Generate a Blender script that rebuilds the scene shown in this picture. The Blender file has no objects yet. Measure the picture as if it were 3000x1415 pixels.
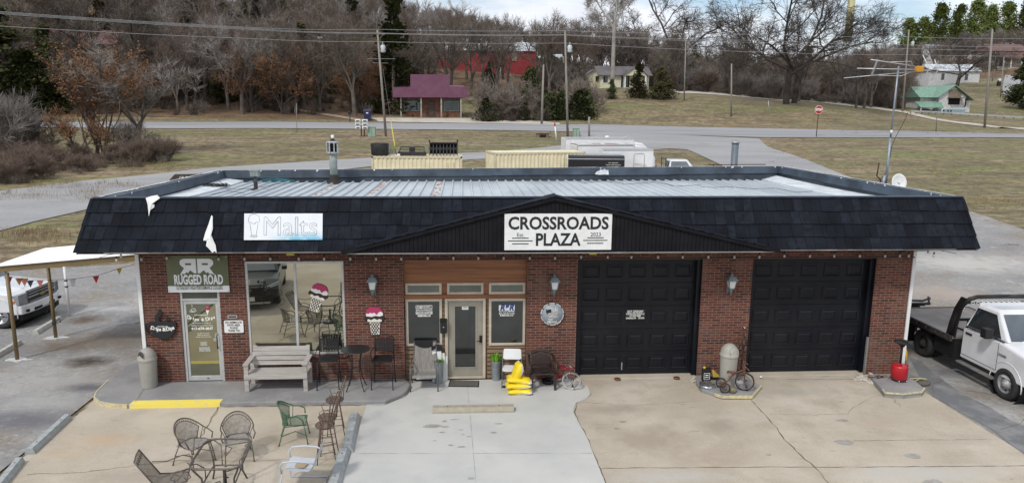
import bpy, bmesh, math, random
from mathutils import Vector, Matrix, noise
from mathutils.geometry import delaunay_2d_cdt
R = math.radians
random.seed(7)
scn = bpy.context.scene
COL = scn.collection
FPX = 2115.075
XR = Vector((0.99769608, -0.00341384, 0.06775594))
YR = Vector((-0.06722353, -0.18428519, 0.98057124))
ZR = Vector((0.0091389, -0.98286688, -0.18409011))
CAM = Vector((0, -17.2736, 6.744))
cd = bpy.data.cameras.new('camera'); cam = bpy.data.objects.new('camera', cd); COL.objects.link(cam)
cd.lens = FPX / 3000 * 36; cd.sensor_width = 36; cd.clip_start = 0.1; cd.clip_end = 4000
m = Matrix(((XR[0], -XR[1], -XR[2]), (YR[0], -YR[1], -YR[2]), (ZR[0], -ZR[1], -ZR[2]))).to_4x4()
m.translation = CAM; cam.matrix_world = m; scn.camera = cam
def ray(px, py):
 d = Vector((px - 1500, py - 707.5, FPX))
 return Vector((XR.dot(d), YR.dot(d), ZR.dot(d)))
def atY(px, py, y):
 r = ray(px, py); return CAM + r * ((y - CAM.y) / r.y)
def atZ(px, py, z):
 r = ray(px, py); return CAM + r * ((z - CAM.z) / r.z)
GZ = -0.08
DEP = [110, 125, 135, 150, 200, 300, 500]
COLS = [(-1.2, (4.2,6,8,12,26,50,75)), (-.45, (4.2,6,8,12,26,50,75)), (-.15, (4.2,5.5,7.5,11,23,42,62)),
  (-.04, (4.2,4.9,5.5,8,18,34,50)), (.05, (4.2,5,6,9,16.5,28,44)), (.12, (4.2,5.6,7.2,9.5,15.5,24,38)),
  (.21, (4.2,7.4,9,10.5,14,21,32)), (.31, (4.2,7.2,9,10,12,17,26)), (.455, (4.2,6.9,7.8,8.5,10,14,22)),
  (.61, (4.2,5.4,6.3,7,10,20,40)), (.72, (4,4.8,5.4,6.2,12,26,50)), (.82, (4,4.2,4.8,6,13,30,55)), (1.6, (4,4.2,4.8,6,13,30,55))]
def _sm(t): return t*t*(3-2*t)
def _coldep(c, d):
 v = c[1]
 if d >= DEP[-1]: return v[-1] + (d-DEP[-1])*.05
 for i in range(len(DEP)-1):
  if d < DEP[i+1]:
   t = (d-DEP[i])/(DEP[i+1]-DEP[i]); return v[i]*(1-t)+v[i+1]*t
def terr(x, y):
 d = y + 17.2736
 dd = min(d, 110.0)
 z = GZ
 yy = dd - 17.2736
 if yy > 40: z = GZ + .035*(40-9) + (4.2-GZ-.035*31)*(yy-40)/(92.7264-40)
 elif yy > 12: z = GZ + .035*(yy-9)
 elif yy > 8: z = GZ + .105*((yy-8)/4)**2
 if d > 110:
  u = x / d
  u = max(-1.19, min(1.59, u))
  for i in range(len(COLS)-1):
   if u <= COLS[i+1][0]:
    t = _sm((u-COLS[i][0])/(COLS[i+1][0]-COLS[i][0]))
    h = _coldep(COLS[i], d)*(1-t)+_coldep(COLS[i+1], d)*t
    z = h + (z - 4.2) * max(0, 1-(d-110)/15)
    break
 if d > 45:
  k = min(1, (d-45)/40)
  z += k*.18*noise.noise(Vector((x*.05, y*.05, 3.1)))
 return z
def G(px, py):
 r = ray(px, py); r = r / r.y
 if r.z < 0 :
  pass
 y = -16.0; step = .4; last = None
 while y < 900:
  p = CAM + r*(y-CAM.y)
  if p.z <= terr(p.x, p.y):
   lo, hi = y-step, y
   for _ in range(12):
    mid = (lo+hi)/2; p = CAM + r*(mid-CAM.y)
    if p.z <= terr(p.x, p.y): hi = mid
    else: lo = mid
   return CAM + r*(hi-CAM.y)
  y += step; step = min(2.0, step*1.02)
 return CAM + r*(900)
MATS = {}
def newmat(name):
 mt = bpy.data.materials.new(name); mt.use_nodes = True
 nt = mt.node_tree; b = nt.nodes['Principled BSDF']
 return mt, nt, b
def N(nt, t, **kw):
 n = nt.nodes.new(t)
 for k, v in kw.items():
  if k in n.inputs: n.inputs[k].default_value = v
  else: setattr(n, k, v)
 return n
def c4(c): return (c[0], c[1], c[2], 1)
def mixc(nt, fac, a, b, blend='MIX'):
 n = nt.nodes.new('ShaderNodeMix'); n.data_type = 'RGBA'; n.blend_type = blend
 for sock, v in ((n.inputs[0], fac), (n.inputs[6], a), (n.inputs[7], b)):
  if isinstance(v, (int, float)): sock.default_value = v
  elif isinstance(v, (tuple, list)): sock.default_value = c4(v)
  else: nt.links.new(v, sock)
 return n.outputs[2]
def noisefac(nt, coord, scale, lo, hi, detail=4, rough=.55, dist=0, stretch=None):
 n = N(nt, 'ShaderNodeTexNoise', Scale=scale, Detail=detail, Roughness=rough, Distortion=dist)
 if stretch:
  mp = nt.nodes.new('ShaderNodeMapping'); mp.inputs['Scale'].default_value = stretch
  nt.links.new(coord, mp.inputs[0]); nt.links.new(mp.outputs[0], n.inputs[0])
 else: nt.links.new(coord, n.inputs[0])
 r = nt.nodes.new('ShaderNodeMapRange'); r.inputs[1].default_value = lo; r.inputs[2].default_value = hi
 nt.links.new(n.outputs[0], r.inputs[0])
 return r.outputs[0]
def bump(nt, b, h, strength, dist=.01):
 n = N(nt, 'ShaderNodeBump', Strength=strength, Distance=dist)
 nt.links.new(h, n.inputs['Height']); nt.links.new(n.outputs[0], b.inputs['Normal'])
def M(name, col, rough=.6, metal=0, var=.15, scale=4, col2=None, bmp=0, bscale=60, spec=.5, lo=.35, hi=.65, stretch=None, coat=0, detail=4):
 if name in MATS: return MATS[name]
 mt, nt, b = newmat(name)
 tc = nt.nodes.new('ShaderNodeTexCoord')
 a = tuple(c*(1-var) for c in col); c2 = col2 or tuple(min(1, c*(1+var)) for c in col)
 f = noisefac(nt, tc.outputs['Object'], scale, lo, hi, stretch=stretch, detail=detail)
 nt.links.new(mixc(nt, f, a if not col2 else col, c2), b.inputs['Base Color'])
 b.inputs['Roughness'].default_value = rough; b.inputs['Metallic'].default_value = metal
 b.inputs['Specular IOR Level'].default_value = spec
 if coat: b.inputs['Coat Weight'].default_value = coat; b.inputs['Coat Roughness'].default_value = .08
 if bmp: bump(nt, b, noisefac(nt, tc.outputs['Object'], bscale, 0, 1), bmp, .01)
 MATS[name] = mt; return mt
def glassmat(name, refl=.5, col=(.01,.012,.012), tint=(.85,.87,.82), rough=.01):
 if name in MATS: return MATS[name]
 mt = bpy.data.materials.new(name); mt.use_nodes = True; nt = mt.node_tree
 for n in list(nt.nodes): nt.nodes.remove(n)
 o = nt.nodes.new('ShaderNodeOutputMaterial'); mx = nt.nodes.new('ShaderNodeMixShader')
 d = nt.nodes.new('ShaderNodeBsdfDiffuse'); g = nt.nodes.new('ShaderNodeBsdfGlossy')
 tc = nt.nodes.new('ShaderNodeTexCoord')
 nt.links.new(mixc(nt, noisefac(nt, tc.outputs['Object'], 2, .3, .7), tuple(c*.6 for c in col), tuple(c*1.5 for c in col)), d.inputs[0])
 g.inputs[0].default_value = c4(tint); g.inputs['Roughness'].default_value = rough
 mx.inputs[0].default_value = refl
 nt.links.new(d.outputs[0], mx.inputs[1]); nt.links.new(g.outputs[0], mx.inputs[2]); nt.links.new(mx.outputs[0], o.inputs[0])
 MATS[name] = mt; return mt
class MB:
 def __init__(s): s.bm = bmesh.new(); s.mi = 0
 def m(s, i): s.mi = i; return s
 def face(s, pts):
  vs = [s.bm.verts.new(p) for p in pts]
  try: f = s.bm.faces.new(vs); f.material_index = s.mi; return f
  except ValueError: return None
 def box(s, x0, x1, y0, y1, z0, z1, mat=None):
  P = [Vector((x, y, z)) for x in (x0, x1) for y in (y0, y1) for z in (z0, z1)]
  if mat: P = [mat @ p for p in P]
  v = [s.bm.verts.new(p) for p in P]
  for q in ((0,1,3,2),(4,6,7,5),(0,4,5,1),(2,3,7,6),(0,2,6,4),(1,5,7,3)):
   f = s.bm.faces.new([v[i] for i in q]); f.material_index = s.mi
  return s
 def bar(s, p0, p1, w, h, up=(0,0,1)):
  p0, p1 = Vector(p0), Vector(p1); d = (p1-p0); L = d.length; d.normalize()
  u = Vector(up); sd = d.cross(u)
  if sd.length < 1e-4: sd = d.cross(Vector((1,0,0)))
  sd.normalize(); u = sd.cross(d)
  mt = Matrix((sd, d, u)).transposed().to_4x4(); mt.translation = p0
  return s.box(-w/2, w/2, 0, L, -h/2, h/2, mt)
 def tube(s, pts, r, n=8, closed=False, caps=True):
  pts = [Vector(p) for p in pts]; k = len(pts); rings = []
  rs = r if isinstance(r, (list, tuple)) else [r]*k
  prev = None
  for i, p in enumerate(pts):
   if closed: t = (pts[(i+1)%k]-pts[i-1])
   else: t = pts[min(i+1,k-1)]-pts[max(i-1,0)]
   if t.length < 1e-9: t = Vector((0,0,1))
   t.normalize()
   if prev is None:
    a = Vector((0,0,1)) if abs(t.z) < .9 else Vector((1,0,0))
    u = t.cross(a).normalized()
   else:
    u = prev - t*prev.dot(t)
    if u.length < 1e-6: u = t.cross(Vector((0,0,1)))
    u.normalize()
   prev = u; w = t.cross(u)
   rings.append([s.bm.verts.new(p + (u*math.cos(2*math.pi*j/n) + w*math.sin(2*math.pi*j/n))*rs[i]) for j in range(n)])
  for i in range(k if closed else k-1):
   a, b = rings[i], rings[(i+1)%k]
   for j in range(n):
    try:
     f = s.bm.faces.new((a[j], a[(j+1)%n], b[(j+1)%n], b[j])); f.material_index = s.mi; f.smooth = True
    except ValueError: pass
  if caps and not closed:
   for q in (rings[0][::-1], rings[-1]):
    try: f = s.bm.faces.new(q); f.material_index = s.mi
    except ValueError: pass
  return s
 def cyl(s, p0, p1, r0, r1=None, n=16): return s.tube([p0, p1], [r0, r0 if r1 is None else r1], n)
 def lathe(s, prof, n=24, c=(0,0,0), mat=None, smooth=True):
  rings = []
  for r, z in prof:
   if r < 1e-5:
    p = Vector((c[0], c[1], c[2]+z)); rings.append([s.bm.verts.new(mat @ p if mat else p)])
   else:
    ring = []
    for j in range(n):
     a = 2*math.pi*j/n; p = Vector((c[0]+r*math.cos(a), c[1]+r*math.sin(a), c[2]+z))
     ring.append(s.bm.verts.new(mat @ p if mat else p))
    rings.append(ring)
  for a, b in zip(rings, rings[1:]):
   for j in range(n):
    va = (a[0],) if len(a) == 1 else (a[j], a[(j+1)%n])
    vb = (b[0],) if len(b) == 1 else (b[(j+1)%n], b[j])
    q = va + vb
    if len(q) >= 3:
     try: f = s.bm.faces.new(q); f.material_index = s.mi; f.smooth = smooth
     except ValueError: pass
  return s
 def prism(s, poly, d0, d1, axis='y', mat=None):
  def P(a, b, d):
   v = Vector((a, d, b)) if axis == 'y' else (Vector((a, b, d)) if axis == 'z' else Vector((d, a, b)))
   return mat @ v if mat else v
  A = [s.bm.verts.new(P(a, b, d0)) for a, b in poly]; B = [s.bm.verts.new(P(a, b, d1)) for a, b in poly]
  k = len(poly)
  for q in (A, B[::-1]):
   f = s.bm.faces.new(q); f.material_index = s.mi
  for i in range(k):
   f = s.bm.faces.new((A[i], B[i], B[(i+1)%k], A[(i+1)%k])); f.material_index = s.mi
  return s
 def loft(s, rings, closed=True, caps=True, smooth=False):
  V = [[s.bm.verts.new(p) for p in r] for r in rings]; k = len(V[0])
  for a, b in zip(V, V[1:]):
   for j in range(k if closed else k-1):
    try: f = s.bm.faces.new((a[j], a[(j+1)%k], b[(j+1)%k], b[j])); f.material_index = s.mi; f.smooth = smooth
    except ValueError: pass
  if caps:
   for q in (V[0][::-1], V[-1]):
    try: f = s.bm.faces.new(q); f.material_index = s.mi
    except ValueError: pass
  return s
 def build(s, name, mats, parent=None, bevel=0, label=None, loc=None, norm=True, seg=2):
  if norm: bmesh.ops.recalc_face_normals(s.bm, faces=s.bm.faces)
  me = bpy.data.meshes.new(name); s.bm.to_mesh(me); s.bm.free()
  if not isinstance(mats, (list, tuple)): mats = [mats]
  for mm in mats: me.materials.append(mm)
  o = bpy.data.objects.new(name, me); COL.objects.link(o)
  if parent: o.parent = parent
  if loc is not None: o.location = loc
  if label: o['label'] = label
  if bevel:
   b = o.modifiers.new('bevel', 'BEVEL'); b.width = bevel; b.segments = seg; b.limit_method = 'ANGLE'; b.angle_limit = R(40)
  return o
def thing(name, label, cat, loc=(0,0,0), rz=0, group=None, scale=None):
 o = bpy.data.objects.new(name, None); COL.objects.link(o); o.empty_display_size = .2
 o.location = loc; o.rotation_euler = (0, 0, rz); o['label'] = label; o['category'] = cat
 if scale: o.scale = (scale,)*3
 if group: o['group'] = group
 return o
def tag(o, label, cat, group=None, kind=None):
 o['label'] = label; o['category'] = cat
 if group: o['group'] = group
 if kind: o['kind'] = kind
 return o
def struct(o, label=None, kind='structure'):
 o['kind'] = kind
 if label: o['label'] = label
 return o
KIDS = {}
def dup(root, loc, rz=0, label=None, scale=None):
 r = root.copy(); COL.objects.link(r); r.location = loc; r.rotation_euler = (0, 0, rz)
 if label: r['label'] = label
 if scale: r.scale = (scale,)*3
 def rec(a, b):
  for ch in list(a.children):
   c = ch.copy(); COL.objects.link(c); c.parent = b; rec(ch, c)
 rec(root, r)
 return r
def text_mesh(txt, size, sx=1, bold=0, depth=.002, align='CENTER', shear=0, spacing=1, outline=0):
 cu = bpy.data.curves.new('t', 'FONT'); cu.body = txt; cu.size = size; cu.align_x = align; cu.align_y = 'CENTER'
 cu.offset = bold; cu.extrude = depth; cu.shear = shear; cu.space_character = spacing; cu.resolution_u = 3
 o = bpy.data.objects.new('t', cu); COL.objects.link(o)
 dg = bpy.context.evaluated_depsgraph_get(); me = bpy.data.meshes.new_from_object(o.evaluated_get(dg))
 COL.objects.unlink(o); bpy.data.objects.remove(o)
 me.materials.clear()
 for v in me.vertices: v.co.x *= sx
 return me
def put_text(mb, txt, size, x, y, z, sx=1, bold=0, rot=0, align='CENTER', shear=0, spacing=1, width=None, mat=None, depth=.002):
 """adds raised lettering standing in the xz plane facing -y, into builder mb"""
 me = text_mesh(txt, size, 1, bold, depth, align, shear, spacing)
 xs = [v.co.x for v in me.vertices]
 if not xs: return
 if width: sx = width / (max(xs)-min(xs))
 cr, sr = math.cos(rot), math.sin(rot)
 base = []
 for v in me.vertices:
  a, b = v.co.x*sx, v.co.y
  a, b = a*cr-b*sr, a*sr+b*cr
  p = Vector((x+a, y-v.co.z, z+b))
  base.append(mb.bm.verts.new(mat @ p if mat else p))
 for pl in me.polygons:
  try: f = mb.bm.faces.new([base[i] for i in pl.vertices]); f.material_index = mb.mi
  except ValueError: pass
 bpy.data.meshes.remove(me)
def sheet(name, poly, mats, off=.0, sp=None, parent=None, zf=None, extra=None):
 """a ground sheet filling polygon poly (xy), draped on the terrain"""
 pts = [Vector((p[0], p[1])) for p in poly]
 if sp:
  dense = []
  for i in range(len(pts)):
   a, b = pts[i], pts[(i+1)%len(pts)]; k = max(1, int((b-a).length/sp))
   dense += [a.lerp(b, j/k) for j in range(k)]
  pts = dense
 n = len(pts); edges = [(i, (i+1)%n) for i in range(n)]
 allp = list(pts)
 if sp:
  x0, x1 = min(p.x for p in pts), max(p.x for p in pts); y0, y1 = min(p.y for p in pts), max(p.y for p in pts)
  nx, ny = int((x1-x0)/sp), int((y1-y0)/sp)
  for i in range(1, nx):
   for j in range(1, ny): allp.append(Vector((x0+i*sp+.013*j, y0+j*sp+.017*i%.3)))
 v, e, f, *_ = delaunay_2d_cdt(allp, edges, [list(range(n))], 1, 1e-4)
 me = bpy.data.meshes.new(name)
 zz = zf or (lambda x, y: terr(x, y))
 me.from_pydata([(p.x, p.y, zz(p.x, p.y)+off) for p in v], [], [tuple(q) for q in f])
 for mm in (mats if isinstance(mats, (list, tuple)) else [mats]): me.materials.append(mm)
 me.update()
 if me.polygons and me.polygons[0].normal.z < 0: me.flip_normals()
 o = bpy.data.objects.new(name, me); COL.objects.link(o)
 if parent: o.parent = parent
 return o
def slab(name, poly, mats, z0, z1, parent=None, bevel=.02):
 b = MB(); b.prism(poly, z0, z1, 'z'); return b.build(name, mats, parent, bevel=bevel)
w = bpy.data.worlds.new('World'); scn.world = w; w.use_nodes = True; nt = w.node_tree
bg = nt.nodes['Background']; bg.inputs[1].default_value = 1.3
SUN_EL, SUN_AZ = R(48), R(215)       # azimuth clockwise from +y: behind the camera, a little to the left
sky = nt.nodes.new('ShaderNodeTexSky'); sky.sky_type = 'NISHITA'; sky.sun_disc = False
sky.sun_elevation = SUN_EL; sky.sun_rotation = SUN_AZ; sky.air_density = 1; sky.dust_density = 2.5; sky.altitude = 300
sc_ = nt.nodes.new('ShaderNodeVectorMath'); sc_.operation = 'SCALE'; sc_.inputs['Scale'].default_value = .12
nt.links.new(sky.outputs[0], sc_.inputs[0])
tc = nt.nodes.new('ShaderNodeTexCoord')
nz = N(nt, 'ShaderNodeTexNoise', Scale=3.2, Detail=7, Roughness=.6, Distortion=.3)
mp = nt.nodes.new('ShaderNodeMapping'); mp.inputs['Scale'].default_value = (1, 1, 3.2); mp.inputs['Location'].default_value = (.3, .1, .35)
nt.links.new(tc.outputs['Generated'], mp.inputs[0]); nt.links.new(mp.outputs[0], nz.inputs[0])
rg = nt.nodes.new('ShaderNodeMapRange'); rg.inputs[1].default_value = .33; rg.inputs[2].default_value = .52
nt.links.new(nz.outputs[0], rg.inputs[0])
nz2 = N(nt, 'ShaderNodeTexNoise', Scale=7, Detail=6, Roughness=.6)
nt.links.new(mp.outputs[0], nz2.inputs[0])
cl = mixc(nt, nz2.outputs[0], (.52,.57,.66), (.98,.98,1.0))
nt.links.new(mixc(nt, rg.outputs[0], sc_.outputs[0], cl), bg.inputs[0])
sl = bpy.data.lights.new('sun', 'SUN'); sl.energy = 2.1; sl.angle = R(7); sl.color = (1, .965, .91)
so = bpy.data.objects.new('sun', sl); COL.objects.link(so)
sd = Vector((math.sin(SUN_AZ)*math.cos(SUN_EL), math.cos(SUN_AZ)*math.cos(SUN_EL), math.sin(SUN_EL)))
so.rotation_euler = sd.to_track_quat('Z', 'Y').to_euler()
scn.view_settings.view_transform = 'Standard'; scn.view_settings.look = 'None'; scn.view_settings.exposure = 0
scn.cycles.max_bounces = 6; scn.cycles.use_denoising = True
def ground_mat(name, base, layers, bmp=.3, bscale=30, rough=.9):
 """base colour plus a stack of (colour, noise scale, lo, hi, stretch, strength)"""
 mt, nt, b = newmat(name); tc = nt.nodes.new('ShaderNodeTexCoord'); C = tc.outputs['Object']; col = base
 for (c, s, lo, hi, st, k) in layers:
  f = noisefac(nt, C, s, lo, hi, detail=6, rough=.62, stretch=st)
  mu = nt.nodes.new('ShaderNodeMath'); mu.operation = 'MULTIPLY'; mu.inputs[1].default_value = k; nt.links.new(f, mu.inputs[0])
  cm = nt.nodes.new('ShaderNodeClamp'); nt.links.new(mu.outputs[0], cm.inputs[0])
  col = mixc(nt, cm.outputs[0], col, c)
 nt.links.new(col, b.inputs['Base Color']); b.inputs['Roughness'].default_value = rough; b.inputs['Specular IOR Level'].default_value = .25
 bump(nt, b, noisefac(nt, C, bscale, 0, 1, detail=6), bmp, .02)
 MATS[name] = mt; return mt
m_grass = ground_mat('winter grass', (.235,.175,.098), [((.29,.225,.14),.09,.4,.62,None,1), ((.165,.16,.065),.045,.44,.56,(1,2.4,1),.8), ((.105,.083,.05),.30,.44,.62,(.5,2.4,1),.95), ((.36,.29,.20),.7,.52,.66,(.6,2,1),.7), ((.15,.185,.05),.085,.53,.63,(.6,3,1),.8), ((.075,.06,.038),1.5,.48,.62,None,.85), ((.36,.30,.2),7,.52,.7,None,.5), ((.08,.065,.04),9,.5,.7,None,.5)], bmp=1, bscale=5)
m_forest = ground_mat('leaf litter', (.12,.078,.05), [((.19,.12,.07),.12,.4,.6,None,.9), ((.045,.035,.025),.4,.45,.7,None,.8), ((.17,.12,.07),2.5,.5,.8,None,.5)], bmp=1, bscale=3)
m_asph = ground_mat('old asphalt', (.275,.27,.26), [((.21,.21,.21),.35,.42,.62,None,.9), ((.39,.38,.36),.22,.5,.66,None,.85), ((.235,.20,.16),.5,.5,.64,None,.8), ((.44,.43,.42),7,.54,.7,None,.6), ((.13,.13,.135),11,.54,.7,None,.7), ((.46,.46,.46),.8,.62,.72,None,.6), ((.09,.075,.06),.42,.64,.7,(1,1.5,1),.8)], bmp=.6, bscale=45)
m_road = ground_mat('road asphalt', (.27,.27,.275), [((.33,.33,.325),.10,.4,.6,(.5,2,1),.9), ((.235,.235,.24),.35,.5,.7,(.4,2,1),.7), ((.24,.21,.17),.12,.6,.7,None,.5), ((.42,.42,.41),3,.55,.8,None,.5), ((.18,.18,.185),5,.56,.75,None,.5)], bmp=.3)
m_hwy = ground_mat('highway asphalt', (.25,.25,.26), [((.32,.32,.33),.05,.4,.6,(.2,3,1),.9), ((.16,.16,.165),.5,.5,.7,(.1,3,1),.7)], bmp=.2)
m_gravel = ground_mat('pale gravel', (.42,.38,.32), [((.52,.48,.42),.5,.4,.6,None,1), ((.30,.26,.20),.8,.5,.7,None,.7)], bmp=.4)
m_dirt = ground_mat('bare dirt', (.27,.21,.15), [((.34,.27,.20),.5,.4,.6,None,1), ((.18,.14,.09),1.5,.5,.7,None,.8)], bmp=.5)
m_tan = ground_mat('tan stained concrete', (.47,.42,.345), [((.40,.345,.27),.5,.38,.62,None,.9), ((.53,.48,.40),.35,.5,.68,None,.9), ((.35,.30,.235),1.3,.52,.72,None,.7), ((.45,.35,.25),.45,.6,.72,(1,1.8,1),.3), ((.34,.30,.25),.6,.60,.74,(.6,1.6,1),.5), ((.50,.45,.37),16,.5,.75,None,.6), ((.24,.20,.15),26,.55,.8,None,.6), ((.22,.18,.14),2.2,.64,.72,(1,2,1),.55)], bmp=.35, bscale=50)
m_new = ground_mat('new concrete', (.50,.50,.475), [((.44,.445,.43),.7,.4,.62,None,.9), ((.545,.535,.50),.5,.5,.66,None,.7), ((.40,.40,.39),3,.58,.75,None,.4), ((.46,.42,.36),1.1,.6,.72,None,.35)], bmp=.12, bscale=60)
m_walk = ground_mat('grey walkway concrete', (.27,.265,.26), [((.21,.21,.215),1.0,.4,.6,None,.9), ((.34,.33,.31),.8,.5,.68,None,.8), ((.38,.35,.30),4,.6,.75,None,.5), ((.17,.16,.15),12,.55,.8,None,.4)], bmp=.3, bscale=50)
m_crack = M('dark crack dirt', (.13,.105,.075), var=.4, scale=12, rough=1)
m_yel = M('worn yellow curb paint', (.80,.66,.12), rough=.7, col2=(.62,.56,.36), scale=5, lo=.55, hi=.72)
m_wornyel = M('faded yellow curb paint', (.60,.54,.26), rough=.8, col2=(.42,.38,.32), scale=14, lo=.42, hi=.6)
def axis(lo, a, b, hi, fine, grow):
 v = [a];
 while v[-1] < b: v.append(v[-1]+fine)
 s = fine
 up = [v[-1]]
 while up[-1] < hi: s *= grow; up.append(up[-1]+s)
 s = fine; dn = [v[0]]
 while dn[-1] > lo: s *= grow; dn.append(dn[-1]-s)
 return dn[:0:-1] + v + up[1:]
XS = axis(-900, -150, 190, 1100, 3.0, 1.14); YS = axis(-500, -30, 235, 1400, 3.0, 1.13)
tm = bpy.data.meshes.new('ground')
vs = [(x, y, terr(x, y) - .02) for y in YS for x in XS]; nx = len(XS)
fs = [(j*nx+i, j*nx+i+1, (j+1)*nx+i+1, (j+1)*nx+i) for j in range(len(YS)-1) for i in range(nx-1)]
tm.from_pydata(vs, [], fs)
tm.materials.append(m_grass); tm.materials.append(m_forest)
for p in tm.polygons:
 c = p.center; d = c.y+17.27; u = c.x/d if d > 5 else 0
 wood = d > 131 + 4*noise.noise(c*.1) and u < -.045 or (d > 112 and -.7 < u < -.12) or (d > 150 and u < .1) or (d > 158 and u < .62) or d > 235
 if d > 113 and u < -.38 or (d>120 and u<-.1): wood = True
 p.material_index = 1 if wood else 0
 p.use_smooth = True
ground = bpy.data.objects.new('ground', tm); COL.objects.link(ground); struct(ground)
def strip(name, up, lo, mat, off, n=80, across=6):
 """road between two edge polylines given as photo positions of its two edges, resolved onto the terrain"""
 def samp(pl, t):
  L = [0]
  for a, b in zip(pl, pl[1:]): L.append(L[-1] + math.dist(a, b))
  s = t*L[-1]
  for i in range(len(pl)-1):
   if s <= L[i+1] + 1e-9:
    k = (s-L[i])/(L[i+1]-L[i]); return (pl[i][0]+(pl[i+1][0]-pl[i][0])*k, pl[i][1]+(pl[i+1][1]-pl[i][1])*k)
 U = [G(*p) for p in up]; Lo = [G(*p) for p in lo]
 U = [(p.x, p.y) for p in U]; Lo = [(p.x, p.y) for p in Lo]
 vs, fs = [], []
 for i in range(n+1):
  a, b = samp(U, i/n), samp(Lo, i/n)
  for j in range(across+1):
   k = j/across; x, y = a[0]+(b[0]-a[0])*k, a[1]+(b[1]-a[1])*k
   vs.append((x, y, terr(x, y)+off))
 for i in range(n):
  for j in range(across):
   a = i*(across+1)+j; fs.append((a, a+1, a+across+2, a+across+1))
 me = bpy.data.meshes.new(name); me.from_pydata(vs, [], fs); me.materials.append(mat)
 me.update()
 if me.polygons[0].normal.z < 0: me.flip_normals()
 o = bpy.data.objects.new(name, me); COL.objects.link(o); struct(o); return o
strip('highway', [(-500,356.5),(750,358),(1500,364),(1800,367),(2250,378),(3000,393),(3600,404)],
      [(-500,373),(750,377),(1500,383),(1778,389),(2250,404),(3000,404.5),(3600,416)], m_hwy, .045, n=160)
strip('gravel_pull_off', [(1090,347),(1200,346),(1350,347),(1500,350),(1640,361)], [(1110,357),(1200,359),(1350,361),(1500,363),(1640,365)], m_gravel, .03, n=40, across=4)
strip('gravel_road', [(1960,262),(2000,266),(2250,281),(2330,286),(2560,313),(2720,343),(2860,363),(3000,376),(3300,398)],
      [(1960,271),(2000,275),(2250,292),(2330,296),(2560,320),(2720,349),(2860,369),(3000,382),(3300,405)], m_gravel, .06, n=120, across=3)
strip('curved_driveway', [(2945,222),(2937,250),(2938,275),(2960,298),(3030,318)], [(3060,230),(2990,246),(2972,268),(2990,286),(3060,300)], m_road, .12, n=40, across=4)
strip('woodland_path', [(560,270),(750,298),(880,322),(985,338),(1070,352)], [(560,273),(750,302),(880,327),(985,344),(1060,357)], m_dirt, .06, n=60, across=2)
def gp(pts): return [(p.x, p.y) for p in (G(*q) for q in pts)]
acc_up = gp([(-700,640),(-300,600),(0,560),(237,531),(480,508),(597,494),(1080,463),(1354,449),(1424,447),(1600,432),(1760,412)])
acc_lo = gp([(1960,436),(1700,452),(1424,466),(1354,470),(1080,489),(1024,495),(700,530),(500,560),(265,612),(99,650),(0,677),(-300,760),(-700,880)])
struct(sheet('access_road', acc_up + acc_lo, m_road, off=.022, sp=2.5))
jn = gp([(1700,382),(1790,386),(2224,407),(2236,420),(2250,432),(2357,467),(2451,505),(2640,570),(2839,646)])
jl = gp([(2300,640),(2116,486),(2014,439),(1920,434),(1700,440)])
struct(sheet('road_junction', jn + [(23, 17), (14, 14)] + jl[:0:-1][::-1], m_road, off=.034, sp=2.5))
struct(sheet('asphalt_lot', [(11.32,-30),(11.32,8.8),(12.4,9.4),(14,14),(23,17),(31.9,25.7),(30.9,20),(36,9),(60,4),(60,-30)], m_asph, off=.012, sp=3))
LB = gp([(-500,850),(0,793),(200,784),(395,772)])
struct(sheet('asphalt_yard', [(-8.58,-30),(-60,-30),(-60,10)] + LB + [(-9.5,14.2),(-7.6,9),(-7.7,2.1),(-8.7,2.15)][0:], m_asph, off=.012, sp=3))
struct(sheet('gravel_yard', [(-8,8.5),(12.4,9.4),(14,14),(12,30),(6,44),(-14,44),(-16,20),(-9.4,14.3)], m_dirt, off=.004, sp=2.5))
struct(sheet('street', [(-90,-16),(90,-16),(90,-40),(-90,-40)], m_hwy, off=.016, sp=8))
def crackline(mb, pts, w=.02, z=0, jit=.03, step=.15, taper=True):
 """an irregular dark line along pts"""
 P = []
 for a, b in zip(pts, pts[1:]):
  a, b = Vector(a), Vector(b); k = max(1, int((b-a).length/step))
  P += [a.lerp(b, i/k) for i in range(k)]
 P.append(Vector(pts[-1])); L = []; rr = random.Random(len(P))
 for i, p in enumerate(P):
  t = (P[min(i+1, len(P)-1)]-P[max(0, i-1)]).normalized(); nn = Vector((-t.y, t.x))
  c = p + nn*rr.uniform(-jit, jit); ww = w*rr.uniform(.1, 1.0)/2*.66
  L.append((c+nn*ww, c-nn*ww))
 for (a, b), (c, d) in zip(L, L[1:]):
  mb.face([(a.x, a.y, z), (b.x, b.y, z), (d.x, d.y, z), (c.x, c.y, z)])
def blotch(mb, cx, cy, rx, ry, z, n=14, seed=0):
 rr = random.Random(seed); mb.face([(cx+rx*math.cos(2*math.pi*i/n)*rr.uniform(.7,1.1), cy+ry*math.sin(2*math.pi*i/n)*rr.uniform(.7,1.1), z) for i in range(n)])
def zg(px, py, z=GZ): p = atZ(px, py, z); return (p.x, p.y)
XL = -8.58
patio = slab('concrete_patio', [(XL,-30),(-2.24,-30),(-2.24,-1.0),(-1.3,0.1),(XL,0.1),(XL,-1.4)], [m_tan], GZ-.3, GZ+.016, bevel=0); struct(patio)
PR = [(-2.236,-30),(2.60,-30),(2.60,-5.13),(2.58,-3.4),(2.48,-2.0),(2.62,-1.50),(2.9,-1.28),(3.05,-1.0),(3.08,-.5),(2.82,-.17),(2.82,.06),(1.6,.06),(-1.45,.06),(-1.45,-.9),(-2.236,-1.0)]
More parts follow.
